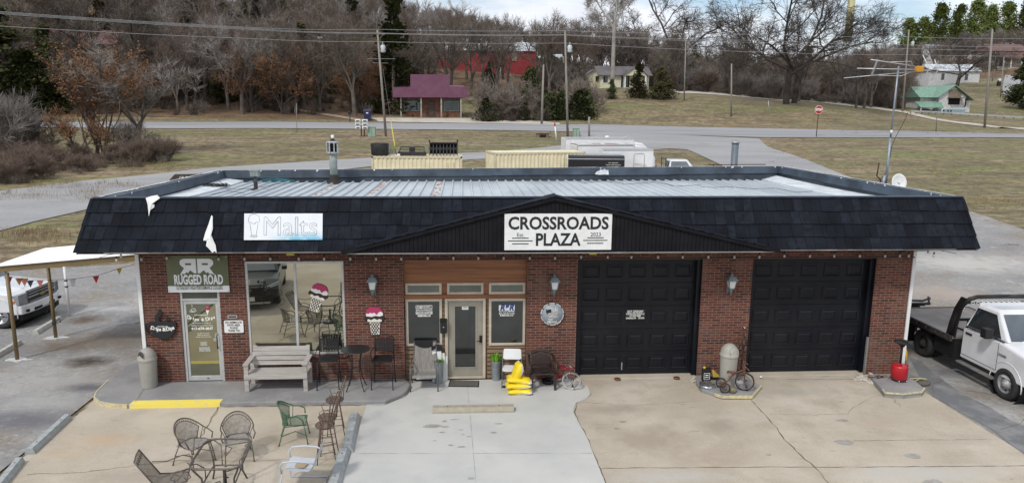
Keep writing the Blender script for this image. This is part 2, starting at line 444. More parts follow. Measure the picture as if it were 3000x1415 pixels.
pad = slab('concrete_pad', PR, [m_new], GZ-.3, GZ+.022, bevel=0); struct(pad)
apron = slab('garage_apron', [(2.604,-30),(11.32,-30),(11.32,-1.2),(11.3,.35),(2.824,.35),(2.824,-.17),(3.084,-.5),(3.054,-1.0),(2.904,-1.285),(2.624,-1.505),(2.484,-2.0),(2.584,-3.4),(2.604,-5.13)], [m_tan], GZ-.3, GZ+.014, bevel=0); struct(apron)
ck = MB(); z = GZ+.021
crackline(ck, [zg(570,1180),zg(645,1190)][1:]+[zg(600,1260),zg(585,1300),zg(580,1335)], .035, z, .03)
crackline(ck, [zg(648,1180), zg(632,1215), zg(600,1258)], .03, z, .03)
crackline(ck, [zg(80,1392), zg(250,1385), zg(400,1365), zg(520,1350), zg(700,1352), zg(1000,1345)], .018, z, .02)
crackline(ck, [(XL+.02,-1.2),(XL+.02,-8)], .05, z, .03)
z = GZ+.019
crackline(ck, [zg(2202,1173),zg(2240,1215),zg(2275,1255),zg(2300,1290),zg(2345,1335),zg(2388,1370),zg(2440,1430),zg(2520,1520)], .05, z, .02)
crackline(ck, [zg(1763,1373),zg(2000,1371),zg(2270,1369),zg(2388,1370),zg(2700,1368),zg(3000,1366),zg(3100,1366)], .035, z, .012)
crackline(ck, [zg(2255,1215),zg(2350,1216),zg(2485,1214),zg(2500,1195),zg(2545,1170),zg(2580,1155)], .018, z, .02)
crackline(ck, [zg(2612,1160),zg(2625,1180),zg(2640,1194)], .04, z, .05, .08)
crackline(ck, [zg(2500,1293),zg(2700,1290),zg(2915,1288)], .018, z, .01)
crackline(ck, [zg(1700,1179),zg(1860,1190),zg(2000,1179),zg(2090,1170)], .014, z, .03)
crackline(ck, [zg(2203,1113),zg(2300,1113),zg(2510,1112)], .02, z, .02)
crackline(ck, [zg(1700,1118),(2.95,-.6),(3.09,-1.02),(2.66,-1.5),(2.5,-2),(2.6,-3.4),(2.62,-8)], .04, z, .02)
struct(ck.build('pavement_cracks', m_crack, norm=False))
jk = MB(); z = GZ+.027
m_joint = M('saw cut joint', (.20,.20,.19), var=.3, scale=8, rough=1)
a = zg(1368,1120); crackline(jk, [a, zg(1380,1250), zg(1394,1414), zg(1408,1560)], .012, z, .002)
crackline(jk, [zg(1040,1331), zg(1735,1330)], .012, z, .002)
struct(jk.build('pavement_joints', m_joint, norm=False))
st = MB(); z = GZ+.025
m_stain = M('oil spot', (.30,.27,.24), col2=(.40,.39,.36), scale=9, rough=.6, lo=.4, hi=.7)
for i, (x, y, a, b) in enumerate([(1268,1247,.22,.10),(1305,1249,.10,.05),(1302,1233,.06,.05),(1447,1266,.07,.05),(1356,1272,.05,.02),(1373,1278,.05,.025),(1320,1303,.07,.035),(1352,1308,.10,.04),(1380,1400,.08,.05),(1295,1265,.08,.03),(1350,1258,.06,.02),(1273,1290,.05,.02),(1330,1228,.12,.02),(1460,1240,.10,.03)]):
 p = atZ(x, y, z); blotch(st, p.x, p.y, a, b, z, seed=i)
z = GZ+.020
for i, (x, y, a, b) in enumerate([(2474,1294,.22,.12),(2468,1230,.14,.06),(2672,1334,.17,.12),(1825,1234,.09,.05),(1807,1254,.07,.04),(2252,1330,.06,.04),(1740,1180,.04,.03),(2735,1410,.2,.1)]):
 p = atZ(x, y, z); blotch(st, p.x, p.y, a, b, z, seed=i+50)
struct(st.build('pavement_stains', m_stain, norm=False))
m_patch = ground_mat('dark asphalt patch', (.15,.155,.16), [((.24,.24,.24),1.6,.45,.62,None,.9), ((.25,.25,.25),20,.55,.8,None,.6)], bmp=.5)
struct(sheet('asphalt_patch', [zg(2664,1050),zg(2700,1060),zg(2738,1100),zg(2830,1160),zg(2900,1195),zg(2960,1232),zg(3100,1290),zg(3250,1420),zg(3150,1428),zg(3000,1332),zg(2905,1260),zg(2816,1210),zg(2733,1161),zg(2712,1140),zg(2690,1098)], m_patch, off=.020, sp=.8))
pk = MB(); z = GZ+.017
for pl in ([(2733,1165),(2732,1125),(2760,1115),(2740,1098)], [(2732,1120),(2860,1150),(2925,1160),(2990,1180)], [(2900,1170),(2920,1185),(2960,1190)], [(2930,1260),(2990,1240),(3060,1190)], [(2780,1140),(2860,1150)]):
 crackline(pk, [zg(*q) for q in pl], .03, GZ+.025, .03)
struct(pk.build('asphalt_cracks', m_crack, norm=False))
def stain(mt, spots_):
 """soft irregular stains at real places on a ground material"""
 nt = mt.node_tree; b = nt.nodes['Principled BSDF']; tc = nt.nodes.new('ShaderNodeTexCoord')
 nz_ = N(nt, 'ShaderNodeTexNoise', Scale=2.2, Detail=6, Roughness=.7); nt.links.new(tc.outputs['Object'], nz_.inputs[0])
 for (px, py, rx, ry, col, k) in spots_:
  p = atZ(px, py, GZ); src = b.inputs['Base Color'].links[0].from_socket
  mp = nt.nodes.new('ShaderNodeMapping'); mp.vector_type = 'POINT'; mp.inputs['Location'].default_value = (-p.x/rx, -p.y/ry, 0); mp.inputs['Scale'].default_value = (1/rx, 1/ry, 0)
  g = nt.nodes.new('ShaderNodeTexGradient'); g.gradient_type = 'SPHERICAL'; nt.links.new(tc.outputs['Object'], mp.inputs[0]); nt.links.new(mp.outputs[0], g.inputs[0])
  m1 = nt.nodes.new('ShaderNodeMath'); m1.operation = 'MULTIPLY'; nt.links.new(g.outputs['Fac'], m1.inputs[0]); nt.links.new(nz_.outputs[0], m1.inputs[1])
  r = nt.nodes.new('ShaderNodeMapRange'); r.inputs[1].default_value = .12; r.inputs[2].default_value = .42; r.inputs[4].default_value = k; nt.links.new(m1.outputs[0], r.inputs[0])
  nt.links.new(mixc(nt, r.outputs[0], src, col), b.inputs['Base Color'])
stain(m_asph, [(262,1060,1.1,.7,(.07,.055,.04),1),(250,938,1.0,.8,(.11,.08,.055),.9),(190,1015,1.6,1.2,(.15,.115,.08),.8),(340,990,2.5,1.8,(.17,.14,.11),.8),(120,1180,1.8,1.0,(.37,.365,.35),.7),(330,905,1.4,.5,(.45,.45,.45),.8),(200,1120,2.4,1.2,(.37,.36,.34),.6),(60,1230,2.2,.9,(.13,.13,.15),.8),(270,1135,1.2,.5,(.12,.115,.125),.9),(2790,1090,1.5,.8,(.14,.14,.145),.8),(2850,780,6,3,(.46,.44,.41),.8),(2760,860,3,2.5,(.36,.30,.25),.7)])
stain(m_tan, [(1900,1290,1.7,1.0,(.32,.265,.21),.75),(2110,1250,.8,.7,(.31,.27,.22),.75),(1800,1200,1.2,.5,(.32,.27,.22),.7),(2080,1340,1.5,.7,(.36,.29,.23),.7),(300,1290,1.3,.6,(.48,.33,.20),.45),(190,1330,1.0,.5,(.46,.34,.22),.35),(2560,1240,.9,.4,(.42,.34,.26),.5),(2300,1150,2.2,.5,(.38,.35,.29),.8),(600,1230,3.0,1.0,(.52,.46,.36),.6),(420,1400,1.5,.5,(.36,.31,.26),.7),(2700,1390,2.5,.6,(.46,.44,.40),.9),(1960,1400,2.0,.5,(.45,.43,.39),.8),(830,1290,1.6,.8,(.40,.33,.25),.6)])
SW = [(-8.73,2.15),(-8.72,.6),(-8.70,-.1),(-8.66,-.52),(-8.55,-.85),(-8.3,-1.12),(-7.95,-1.28),(-7.6,-1.33),(-4.81,-1.33),(-1.81,-1.37),(-1.42,-.95),(-1.35,-.75),(-1.30,-.4),(-1.45,-.02),(-1.45,.05),(-7.75,.05),(-7.75,2.15)]
sw = slab('walkway', SW, [m_walk], GZ-.2, .03, bevel=.02); struct(sw)
kb = MB()
for (x0, x1) in ((-7.55,-5.55),):
 kb.box(x0, x1, -1.342, -1.12, .024, .034); kb.box(x0, x1, -1.345, -1.333, GZ+.01, .032)
struct(kb.build('painted_kerb', m_yel))
kb = MB()
pts = [(-8.72,.2),(-8.70,-.1),(-8.66,-.52),(-8.55,-.85),(-8.3,-1.12),(-7.95,-1.28),(-7.6,-1.33)]
for (a, b) in zip(pts, pts[1:]): kb.bar((a[0]-.004,a[1]-.004,-.02), (b[0]-.004,b[1]-.004,-.02), .03, .112)
struct(kb.build('faded_kerb', m_wornyel))
kb = MB()
crackline(kb, [(-5.5,-1.36),(-4.8,-1.36),(-1.82,-1.41),(-1.40,-.98),(-1.32,-.75),(-1.27,-.4)], .05, GZ+.028, .015)
crackline(kb, [atZ(396,1178,.03).to_2d(), atZ(420,1140,.03).to_2d()], .025, .034, .02)
crackline(kb, [atZ(1074,1110,.03).to_2d(), atZ(1068,1172,.03).to_2d()], .012, .034, .003)
struct(kb.build('walkway_cracks', m_crack, norm=False))
def island(name, px, h, mat):
 poly = [(p.x, p.y) for p in (atZ(x, y, GZ+h) for x, y in px)]
 o = slab(name, poly, [mat], GZ-.1, GZ+h, bevel=.03); struct(o)
 return poly
ip = island('kerb_island', [(2056,1139),(2094,1152),(2116,1159),(2203,1159),(2230,1128),(2205,1116),(2190,1098),(2036,1098),(2040,1118)], .10, m_walk)
kb = MB(); zz = GZ+.075
for a, b in zip(ip[1:5], ip[2:5]): kb.bar((a[0],a[1]-.012,zz), (b[0],b[1]-.012,zz), .035, .065)
struct(kb.build('island_kerb_paint', m_wornyel))
ip = island('kerb_island', [(2585,1139),(2592,1148),(2646,1152),(2700,1146),(2708,1135),(2674,1108),(2640,1095),(2544,1095),(2560,1112)], .15, m_walk)
kb = MB(); zz = GZ+.135
for a, b in zip(ip[0:4], ip[1:5]): kb.bar((a[0],a[1]-.012,zz), (b[0],b[1]-.012,zz), .035, .035)
struct(kb.build('island_kerb_paint', m_wornyel))
m_rub = M('broken pale concrete', (.46,.42,.36), var=.3, scale=12, rough=.95, bmp=.8, bscale=30)
def rubble(name, px, seed, label):
 rr = random.Random(seed); b = MB()
 for (x, y, s) in px:
  p = atZ(x, y, GZ)
  mt = Matrix.Translation((p.x, p.y, GZ+.03)) @ Matrix.Rotation(rr.uniform(0,3), 4, 'Z') @ Matrix.Diagonal((s*rr.uniform(.9,1.3), s*rr.uniform(.7,1), .055, 1))
  vs = []
  bmesh.ops.create_icosphere(b.bm, subdivisions=2, radius=1, matrix=mt)
 for v in b.bm.verts: v.co += Vector((noise.noise(v.co*9), noise.noise(v.co*9+Vector((5,0,0))), 0))*.06
 o = b.build(name, m_rub); tag(o, label, 'concrete'); return o
rubble('broken_concrete', [(2035,1112,.10),(2050,1122,.14),(2030,1120,.10),(2062,1132,.14),(2080,1142,.1)], 3, 'pale broken concrete lumps by the oil jug at the middle pier')
rubble('broken_concrete', [(2525,1108,.14),(2545,1114,.18),(2515,1116,.1),(2560,1124,.18),(2578,1133,.14),(2550,1100,.09)], 5, 'crumbled white concrete wedge at the foot of the right garage jamb')
def Zm(x0, y0, s): return lambda x, y: (x0+x/s, y0+y/s)
ZA = Zm(400,720,2.892); ZB = Zm(680,720,2.640); ZC = Zm(1150,720,2.642); ZD = Zm(1650,720,2.532); ZE = Zm(2200,720,2.531)
ZF = Zm(0,480,2.531); ZG = Zm(0,940,2.557); ZH = Zm(380,1130,3.68); ZI = Zm(0,700,3.198); ZJ = Zm(2000,960,5.523)
ZP = Zm(750,0,2.336); ZQ = Zm(1500,0,2.336); ZS = Zm(2250,0,2.336); ZL = Zm(0,0,2.531); ZR_ = Zm(220,390,2.862); ZT = Zm(960,480,2.342); ZU = Zm(2050,440,2.7116); ZK = Zm(1050,380,2.453)
def FR(Z, x0, y0, x1, y1, Y):
 a = atY(*Z(x0, y0), Y); b = atY(*Z(x1, y1), Y); c = atY(*Z(x0, y1), Y); d = atY(*Z(x1, y0), Y)
 return (a.x+c.x)/2, (b.x+d.x)/2, (b.z+c.z)/2, (a.z+d.z)/2
def brick_mat():
 mt, nt, b = newmat('red brick'); geo = nt.nodes.new('ShaderNodeNewGeometry'); tc = nt.nodes.new('ShaderNodeTexCoord')
 sp = nt.nodes.new('ShaderNodeSeparateXYZ'); nt.links.new(tc.outputs['Object'], sp.inputs[0])
 sn = nt.nodes.new('ShaderNodeSeparateXYZ'); nt.links.new(geo.outputs['Normal'], sn.inputs[0])
 ab = nt.nodes.new('ShaderNodeMath'); ab.operation = 'ABSOLUTE'; nt.links.new(sn.outputs[0], ab.inputs[0])
 gt = nt.nodes.new('ShaderNodeMath'); gt.operation = 'GREATER_THAN'; gt.inputs[1].default_value = .5; nt.links.new(ab.outputs[0], gt.inputs[0])
 mx = nt.nodes.new('ShaderNodeMix'); nt.links.new(gt.outputs[0], mx.inputs[0]); nt.links.new(sp.outputs[0], mx.inputs[2]); nt.links.new(sp.outputs[1], mx.inputs[3])
 cb = nt.nodes.new('ShaderNodeCombineXYZ'); nt.links.new(mx.outputs[0], cb.inputs[0]); nt.links.new(sp.outputs[2], cb.inputs[1])
 br = nt.nodes.new('ShaderNodeTexBrick'); nt.links.new(cb.outputs[0], br.inputs[0])
 br.inputs['Color1'].default_value = (0, 0, 0, 1); br.inputs['Color2'].default_value = (1, 1, 1, 1); br.inputs['Mortar'].default_value = (.5, .5, .5, 1)
 br.inputs['Scale'].default_value = 1; br.inputs['Mortar Size'].default_value = .0055; br.inputs['Mortar Smooth'].default_value = .2
 br.inputs['Brick Width'].default_value = .225; br.inputs['Row Height'].default_value = .0675; br.inputs['Bias'].default_value = 0
 cr = nt.nodes.new('ShaderNodeValToRGB'); nt.links.new(br.outputs['Color'], cr.inputs[0]); cr.color_ramp.interpolation = 'CONSTANT'
 el = cr.color_ramp.elements; el[0].color = (.030,.022,.022,1); el[0].position = 0
 el[1].position = .09; el[1].color = (.115,.036,.024,1)
 for p, c in ((.25,(.135,.047,.031)),(.42,(.085,.027,.020)),(.6,(.165,.064,.043)),(.76,(.12,.040,.029)),(.88,(.075,.030,.024)),(.95,(.035,.024,.022))):
  e = el.new(p); e.color = (*c, 1)
 var = noisefac(nt, tc.outputs['Object'], 22, .3, .7, detail=3)
 c = mixc(nt, .35, cr.outputs[0], mixc(nt, var, (.06,.024,.018), (.18,.07,.047)))
 c = mixc(nt, br.outputs['Fac'], c, (.27,.20,.16))
 sm = noisefac(nt, tc.outputs['Object'], .7, .48, .72)
 c = mixc(nt, sm, c, mixc(nt, .22, c, (.035,.02,.018)))
 zr = nt.nodes.new('ShaderNodeMapRange'); zr.inputs[1].default_value = .75; zr.inputs[2].default_value = -.1; nt.links.new(sp.outputs[2], zr.inputs[0])
 mz = nt.nodes.new('ShaderNodeMath'); mz.operation = 'MULTIPLY'; nt.links.new(zr.outputs[0], mz.inputs[0]); nt.links.new(noisefac(nt, tc.outputs['Object'], 2.2, .42, .7), mz.inputs[1])
 m3 = nt.nodes.new('ShaderNodeMath'); m3.operation = 'MULTIPLY'; m3.inputs[1].default_value = .55; nt.links.new(mz.outputs[0], m3.inputs[0]); c = mixc(nt, m3.outputs[0], c, (.20,.165,.14))
 m4 = nt.nodes.new('ShaderNodeMath'); m4.operation = 'MULTIPLY'; m4.inputs[1].default_value = .35; nt.links.new(noisefac(nt, tc.outputs['Object'], 1.1, .52, .66), m4.inputs[0]); c = mixc(nt, m4.outputs[0], c, (.19,.13,.10))
 nt.links.new(c, b.inputs['Base Color']); b.inputs['Roughness'].default_value = .85; b.inputs['Specular IOR Level'].default_value = .25
 iv = nt.nodes.new('ShaderNodeMath'); iv.operation = 'SUBTRACT'; iv.inputs[0].default_value = 1; nt.links.new(br.outputs['Fac'], iv.inputs[1])
 bump(nt, b, iv.outputs[0], .7, .008); return mt
m_brick = brick_mat()
m_shing = M('black asphalt shingle', (.0085,.0108,.0165), rough=.85, var=.4, scale=1.6, bmp=.5, bscale=120, spec=.18)
m_shing2 = M('black asphalt shingle worn', (.0125,.0155,.023), rough=.85, var=.35, scale=6, bmp=.5, bscale=120, spec=.18)
m_board = M('black painted board', (.0065,.0065,.009), rough=.7, var=.35, scale=3, spec=.2)
m_fascia = M('pale grey fascia', (.28,.27,.26), var=.15)
m_white = M('white painted trim', (.72,.73,.72), rough=.55, var=.06)
m_alu = M('brushed aluminium frame', (.50,.51,.51), rough=.45, metal=.3, var=.08)
m_beige = M('beige painted frame', (.46,.40,.32), rough=.6, var=.08)
m_door = M('taupe painted door', (.27,.25,.205), rough=.55, var=.07)
m_cedar = M('orange stained cedar', (.26,.105,.04), col2=(.17,.06,.022), rough=.6, scale=3, stretch=(.3,1,6))
m_lap = M('weathered cedar lap siding', (.25,.165,.095), col2=(.15,.105,.07), rough=.8, scale=3, stretch=(.4,1,4))
m_dlap = M('painted lap shadow', (.035,.02,.012))  # strip under each lap paints in the shadow its lower edge would cast
m_gar = M('black garage door', (.0035,.0042,.0085), rough=.38, col2=(.009,.010,.014), scale=1.4, spec=.30)
m_black = M('black metal', (.012,.012,.013), rough=.45, var=.2, spec=.4)
m_rubber = M('black rubber', (.018,.018,.019), rough=.85, var=.25)
m_mirror = glassmat('tinted shop glass', .58, (.012,.012,.011), (.86,.86,.74))
m_dglass = glassmat('dark tinted glass', .085, (.016,.018,.019))
m_tglass = glassmat('transom glass', .12, (.045,.05,.035))
m_gglass = glassmat('door glass', .42, (.05,.05,.03), (.8,.8,.6))
m_slate = M('slate blue parapet flashing', (.055,.075,.10), rough=.5, var=.35, scale=1.5, metal=.2)
m_slate2 = M('dark parapet membrane', (.032,.042,.056), rough=.6, var=.35, scale=2)
m_peel = M('peeling white coating', (.62,.64,.66), rough=.8, var=.15, scale=6)
m_deck = M('galvanised roof panel', (.38,.425,.46), rough=.5, metal=.12, col2=(.50,.545,.57), scale=1.1, stretch=(1,.3,1))
m_rustp = M('rust streaked roof panel', (.50,.53,.55), rough=.6, metal=.1, col2=(.30,.12,.045), scale=5, lo=.5, hi=.58, stretch=(1.6,.6,1))
m_membr = M('white roof membrane', (.56,.60,.63), rough=.7, var=.15, scale=3)
m_tarp = M('teal underlayment', (.03,.14,.17), rough=.6, var=.3, scale=4)
def paint_white(): return M('white vehicle paint', (.74,.75,.77), rough=.25, var=.03, coat=.6)
bld = thing('shop_building', 'long brick shop with black shingled mansard roof, two black garage doors and a gable', 'building', (0,0,0))
b = MB(); Z0 = -.35
for (x0, x1, z0, z1) in [(-7.69,-6.80,Z0,3.04),(-5.855,-5.225,Z0,3.04),(-2.885,-1.46,Z0,3.04),(1.575,2.83,Z0,3.04),(5.98,7.27,Z0,3.04),(10.49,11.47,Z0,3.04)]:
 b.box(x0, x1, 0, .32, z0, z1)
b.box(-5.225, -2.885, 0, .32, Z0, .69); b.box(-6.80, -5.855, 0, .32, 2.42, 3.04)
b.box(-7.69, 11.47, .001, .321, 3.04, 3.56)
b.build('brick_wall', m_brick, bld)
for q in ((-7.69,-7.40,7.0),(11.18,11.47,7.6)): b = MB(); b.box(q[0], q[1], .32, q[2], Z0, 3.56); b.build('side_wall', m_brick, bld)
b = MB(); b.prism([(-7.69,7.0),(11.47,7.6),(11.47,7.9),(-7.69,7.3)], Z0, 3.56, 'z'); b.build('rear_wall', m_brick, bld)
b = MB(); b.box(-7.735, -7.655, -.03, .06, Z0, 3.5); b.build('corner_trim', m_white, bld)
b = MB(); b.box(11.435, 11.515, -.03, .06, Z0, 3.5); b.build('corner_trim', m_white, bld)
b = MB(); b.box(-5.4, 11.47, -.035, -.002, 3.045, 3.075); b.build('lintel_angle', M('rusty steel lintel', (.07,.03,.02), var=.3), bld)
BL, BR = (-8.57, -.9), (12.42, -.9)
bot = [(-8.57,-.9,3.45),(12.42,-.9,3.45),(12.05,9.0,3.45),(-8.5,8.1,3.45)]
top = [(-8.24,-.6,4.63),(12.07,-.6,4.67),(11.72,8.7,4.66),(-8.2,7.8,4.52)]
def shingled(pb0, pb1, pt0, pt1, rows=4, seed=1, wmin=.17, wmax=.30):
 rr = random.Random(seed); mb = MB()
 pb0, pb1, pt0, pt1 = map(Vector, (pb0, pb1, pt0, pt1))
 L = (pb1-pb0).length; nrm = (pb1-pb0).cross(pt0-pb0).normalized()
 mb.m(0).face([pb0, pb1, pt1, pt0])
 def P(s, t, o):
  a = pb0.lerp(pb1, s); c = pt0.lerp(pt1, s); return a.lerp(c, t) + nrm*o
 for i in range(rows):
  t0, t1 = i/rows - (.012 if i else .0), (i+1)/rows
  s = -rr.uniform(0, .1)/L - (.004)
  while s < 1.0:
   wd = rr.choice((.11, .2, .24, .26, .29, .22)) if rr.random() < .35 else rr.uniform(wmin+.04, wmax)
   e = s + wd/L; a, c = max(s, -.004), min(e-.007/L, 1.004)
   if c - a > .02/L:
    dz = rr.uniform(-.006, .006) + .006*math.sin(s*40+i)
    th = rr.uniform(.026, .040)
    mb.m(rr.choice((0, 0, 1)))
    q = [P(a, t0+dz, .004), P(c, t0+dz, .004), P(c, t1, .004), P(a, t1, .004)]
    r = [P(a, t0+dz, th), P(c, t0+dz, th), P(c, t1, .010), P(a, t1, .010)]
    mb.loft([q, r], caps=True)
   s = e
 return mb
for k in range(4):
 j = (k+1) % 4
 sh = shingled(bot[k], bot[j], top[k], top[j], seed=k+1)
 sh.build('mansard_shingles', [m_shing, m_shing2], bld, norm=True)
b = MB(); b.box(-8.0, 11.9, -.915, -.895, 3.428, 3.452); b.box(-8.59,-8.57,-.915,8.1,3.405,3.452); b.box(12.42,12.44,-.915,9.0,3.405,3.452)
b.build('fascia', m_fascia, bld)
b = MB(); b.prism([(-8.56,-.89),(12.41,-.89),(12.04,8.98),(-8.49,8.08)], 3.41, 3.43, 'z'); b.build('soffit', M('brown soffit', (.12,.08,.05), var=.2), bld)
b = MB(); b.bar((-8.26,-.60,4.645), (2.0,-.60,4.665), .10, .035); b.bar((2.0,-.60,4.665), (12.09,-.60,4.685), .10, .035)
b.build('roof_edge_trim', M('dark slate edge trim', (.03,.045,.065), rough=.4, var=.3), bld)
def parapet(p0, p1, h0, h1, inner, seed, name, zt0, zt1):
 """p0,p1 = top outer edge; a wall with two flashing bands facing the roof and a ragged white edge"""
 rr = random.Random(seed); mb = MB(); p0, p1 = Vector(p0), Vector(p1); L = (p1-p0).length; d = (p1-p0)/L
 inn = Vector(inner)
 k = 0; s = 0
 while s < L-.01:
  wd = rr.uniform(1.4, 2.6); e = min(L, s+wd);
  if L-e < .5: e = L
  a, c = p0+d*s, p0+d*e; o = inn*(.20+rr.uniform(0,.012)); dz = Vector((0,0,rr.uniform(-.008,.008)))
  up = Vector((0,0,1)); hm = .24+rr.uniform(-.01,.02); hs = .55
  mb.m(0); mb.loft([[a+dz, a+dz+o, a+dz+o*1.1-up*hm, a-up*hm],[c+dz, c+dz+o, c+dz+o*1.1-up*hm, c-up*hm]])
  mb.m(1); o2 = inn*(.17+rr.uniform(0,.01)); mb.loft([[a-up*.2, a+o2-up*.2, a+o2*1.15-up*hs, a-up*hs],[c-up*.2, c+o2-up*.2, c+o2*1.15-up*hs, c-up*hs]])
  s = e; k += 1
 mb.m(2); s = 0
 while s < L-.05:
  wd = rr.uniform(.02, .07); ww = rr.uniform(.01, .09)*(.3+.7*math.sin(s*1.7+seed)**2)
  a, c = p0+d*s, p0+d*min(L, s+wd+.01)
  up = Vector((0,0,.012+.002*rr.random())); o = inn*ww
  mb.face([a+up-inn*.03, c+up-inn*.03, c+up+o, a+up+o]);
  if rr.random() < .03: mb.face([a+up+inn*.225, c+up+inn*.225, c+inn*.228-Vector((0,0,rr.uniform(.01,.05))), a+inn*.228-Vector((0,0,rr.uniform(.01,.06)))])
  s += wd
 return mb.build(name, [m_slate, m_slate2, m_peel], bld, norm=False)
parapet(top[3], top[2], 0, 0, (0,-1,0), 5, 'rear_parapet', 0, 0)
parapet(top[0], top[3], 0, 0, (1,0,0), 8, 'side_parapet', 0, 0)
parapet(top[1], top[2], 0, 0, (-1,0,0), 12, 'side_parapet', 0, 0)
b = MB(); c = atY(*ZT(1880,55), 8.02)
for q in (((-.28,-.08),(-.2,.02),(-.12,.05),(-.05,.1),(.03,.08),(.1,.13),(.18,.07),(.25,.09),(.28,-.1),(.1,-.09),(-.1,-.11)),): b.prism([(c.x+u*.9, c.z+v*.9-.01) for u, v in q], c.y-.04, c.y-.03)
b.build('peeled_patch', m_peel, bld)
def dz(y): yy = max(0, y); return 4.145 + .29*math.exp(-yy/2.1)
b = MB(); ys = [-.5,.2,1,1.8,2.6,3.4,4.2,5,5.8,6.6,7.4,8.6]; x = -8.0; i = 0
rust = {atZ(*ZT(330,180),4.4).x: 1}
rx = [atZ(*ZT(a, c), 4.35).x for a, c in ((330,170),(755,170))] + [atZ(*ZR_(2000,480), 4.35).x]
while x < 11.7:
 rm = 1 if min(abs(x+.15-q) for q in rx) < .155 else 0
 ye = 7.6 + (x+8)/19.7*.9
 yy = [min(y, ye) for y in ys if y < ye+.8]
 b.m(rm)
 prof = [(0,0),(.022,.05),(.06,.05),(.082,0),(.305,0)]
 V = [[b.bm.verts.new((x+a, y, dz(y)+h+.0)) for a, h in prof] for y in yy]
 for r0, r1 in zip(V, V[1:]):
  for k in range(4):
   try: f = b.bm.faces.new((r0[k], r0[k+1], r1[k+1], r1[k])); f.material_index = rm if k == 3 else 0
   except ValueError: pass
 x += .305; i += 1
b.build('roof_deck', [m_deck, m_rustp], bld)
b = MB()
def cant(pts, mb):
 for (a, c), (e, f) in zip(pts, pts[1:]): mb.face([a, c, f, e])
cant([((-8.02,y,dz(y)+.03+.012*y),(-7.35-.03*math.sin(y*2),y,dz(y)+.05)) for y in (.2,1,2,3,4,5,6,7,7.6)], b)
b.build('roof_membrane', m_membr, bld, norm=False); b = MB()
cant([((11.86-.045*y,y,dz(y)+.06+.014*y),(10.95+.04*math.sin(y*3),y,dz(y)+.05)) for y in (.2,1,2,3,4,5,6,7,8,8.5)], b)
b.build('roof_membrane', m_membr, bld, norm=False)
b = MB(); a = atY(*ZR_(1558,362), 7.66); c = atY(*ZR_(1845,418), 7.68)
b.face([(a.x,a.y,a.z),(c.x,a.y,a.z-.12),(c.x,a.y,c.z),(a.x,a.y,c.z+.02)]); b.build('underlayment_patch', m_tarp, bld)
ap = atY(1625,580,-1.05); gl = atY(1000,738,-1.05); gr = atY(2285,730,-1.05)
b = MB(); b.prism([(gl.x,3.43),(gr.x,3.43),(ap.x,ap.z-.03)], -1.0, -.60)
x = gl.x+.3
while x < gr.x-.3:       # batten siding
 zt = 3.43 + (ap.z-.10-3.43)*((x-gl.x)/(ap.x-gl.x) if x < ap.x else (gr.x-x)/(gr.x-ap.x))
 if zt > 3.47: b.box(x, x+.082, -1.013, -.999, 3.432, zt)
 x += .095
b.build('gable_wall', m_board, bld)
b = MB()
for q in (gl, gr):
 sg = 1 if q is gl else -1
 b.bar((q.x-.0*sg, -.83, 3.47), (ap.x, -.83, ap.z+.02), .46, .035)
 b.bar((q.x, -1.055, 3.44), (ap.x, -1.055, ap.z-.015), .03, .085)
b.build('gable_rake', m_board, bld)
b = MB(); rr = random.Random(4)
for q in (gl, gr):
 for i in range(2, 26):
  t = i/26 + rr.uniform(-.01,.01); p = Vector((q.x,-.85,3.49)).lerp(Vector((ap.x,-.85,ap.z+.04)), t); d = (Vector((ap.x,0,ap.z))-Vector((q.x,0,3.46))).normalized()
  b.bar(p, p+d*rr.uniform(.2,.4), .48, .014)
b.build('gable_shingles', m_shing2, bld)
b = MB(); b.box(gl.x, gr.x, -1.03, -.90, 3.412, 3.432); b.build('gable_fascia', m_fascia, bld)
gd = MB(); X0, X1 = -6.80, -5.855
for (a, c, e, f) in ((X0,X0+.06,.03,2.42),(X1-.06,X1,.03,2.42),(X0+.06,X1-.06,2.07,2.12),(X0+.06,X1-.06,2.36,2.42)): gd.box(a, c, .03, .14, e, f)
door_frame = gd.build('door_frame', m_alu, bld, bevel=.004)
gd = MB()
for (a, c, e, f) in ((X0+.065,X0+.125,.04,2.065),(X1-.125,X1-.065,.04,2.065),(X0+.125,X1-.125,1.985,2.065),(X0+.125,X1-.125,.04,.16)): gd.box(a, c, .05, .10, e, f)
gdoor = gd.build('glass_door', m_alu, bld, bevel=.004)
b = MB(); b.box(X0+.125, X1-.125, .07, .08, .16, 1.985); b.build('door_glass', m_gglass, gdoor)
b = MB(); b.box(X0+.06, X1-.06, .07, .08, 2.12, 2.36); b.build('transom_glass', m_tglass, bld)
b = MB(); b.tube([(X1-.12,.05,1.22),(X1-.12,-.02,1.22),(X1-.12,-.02,.88),(X1-.12,.05,.88)], .012); b.build('handle', m_black, gdoor)
b = MB(); b.box(X0+.5, X0+.56, .046, .05, .085, .105); b.build('floor_lock', m_black, gdoor)
m_vinyl = M('white vinyl lettering', (.75,.76,.73), var=.05)
b = MB(); cx = (X0+X1)/2-.01
put_text(b, 'CROSSROADS', .05, cx, .068, 1.70, width=.32)
for i, ch in enumerate('Drips & Dips'):
 if ch == ' ': continue
 k = (i-5.5)/5.5; put_text(b, ch, .125 if ch in 'D' else .105, cx+k*.30, .068, 1.645-.06*(1-k*k), bold=.004, rot=.28*k)
put_text(b, 'Drive-thru & Walk-in', .045, cx, .068, 1.50, width=.42); put_text(b, 'Coffee & Ice Cream Shop', .045, cx, .068, 1.44, width=.50)
put_text(b, '417-679-4847', .085, cx, .068, 1.36, width=.52, bold=.003)
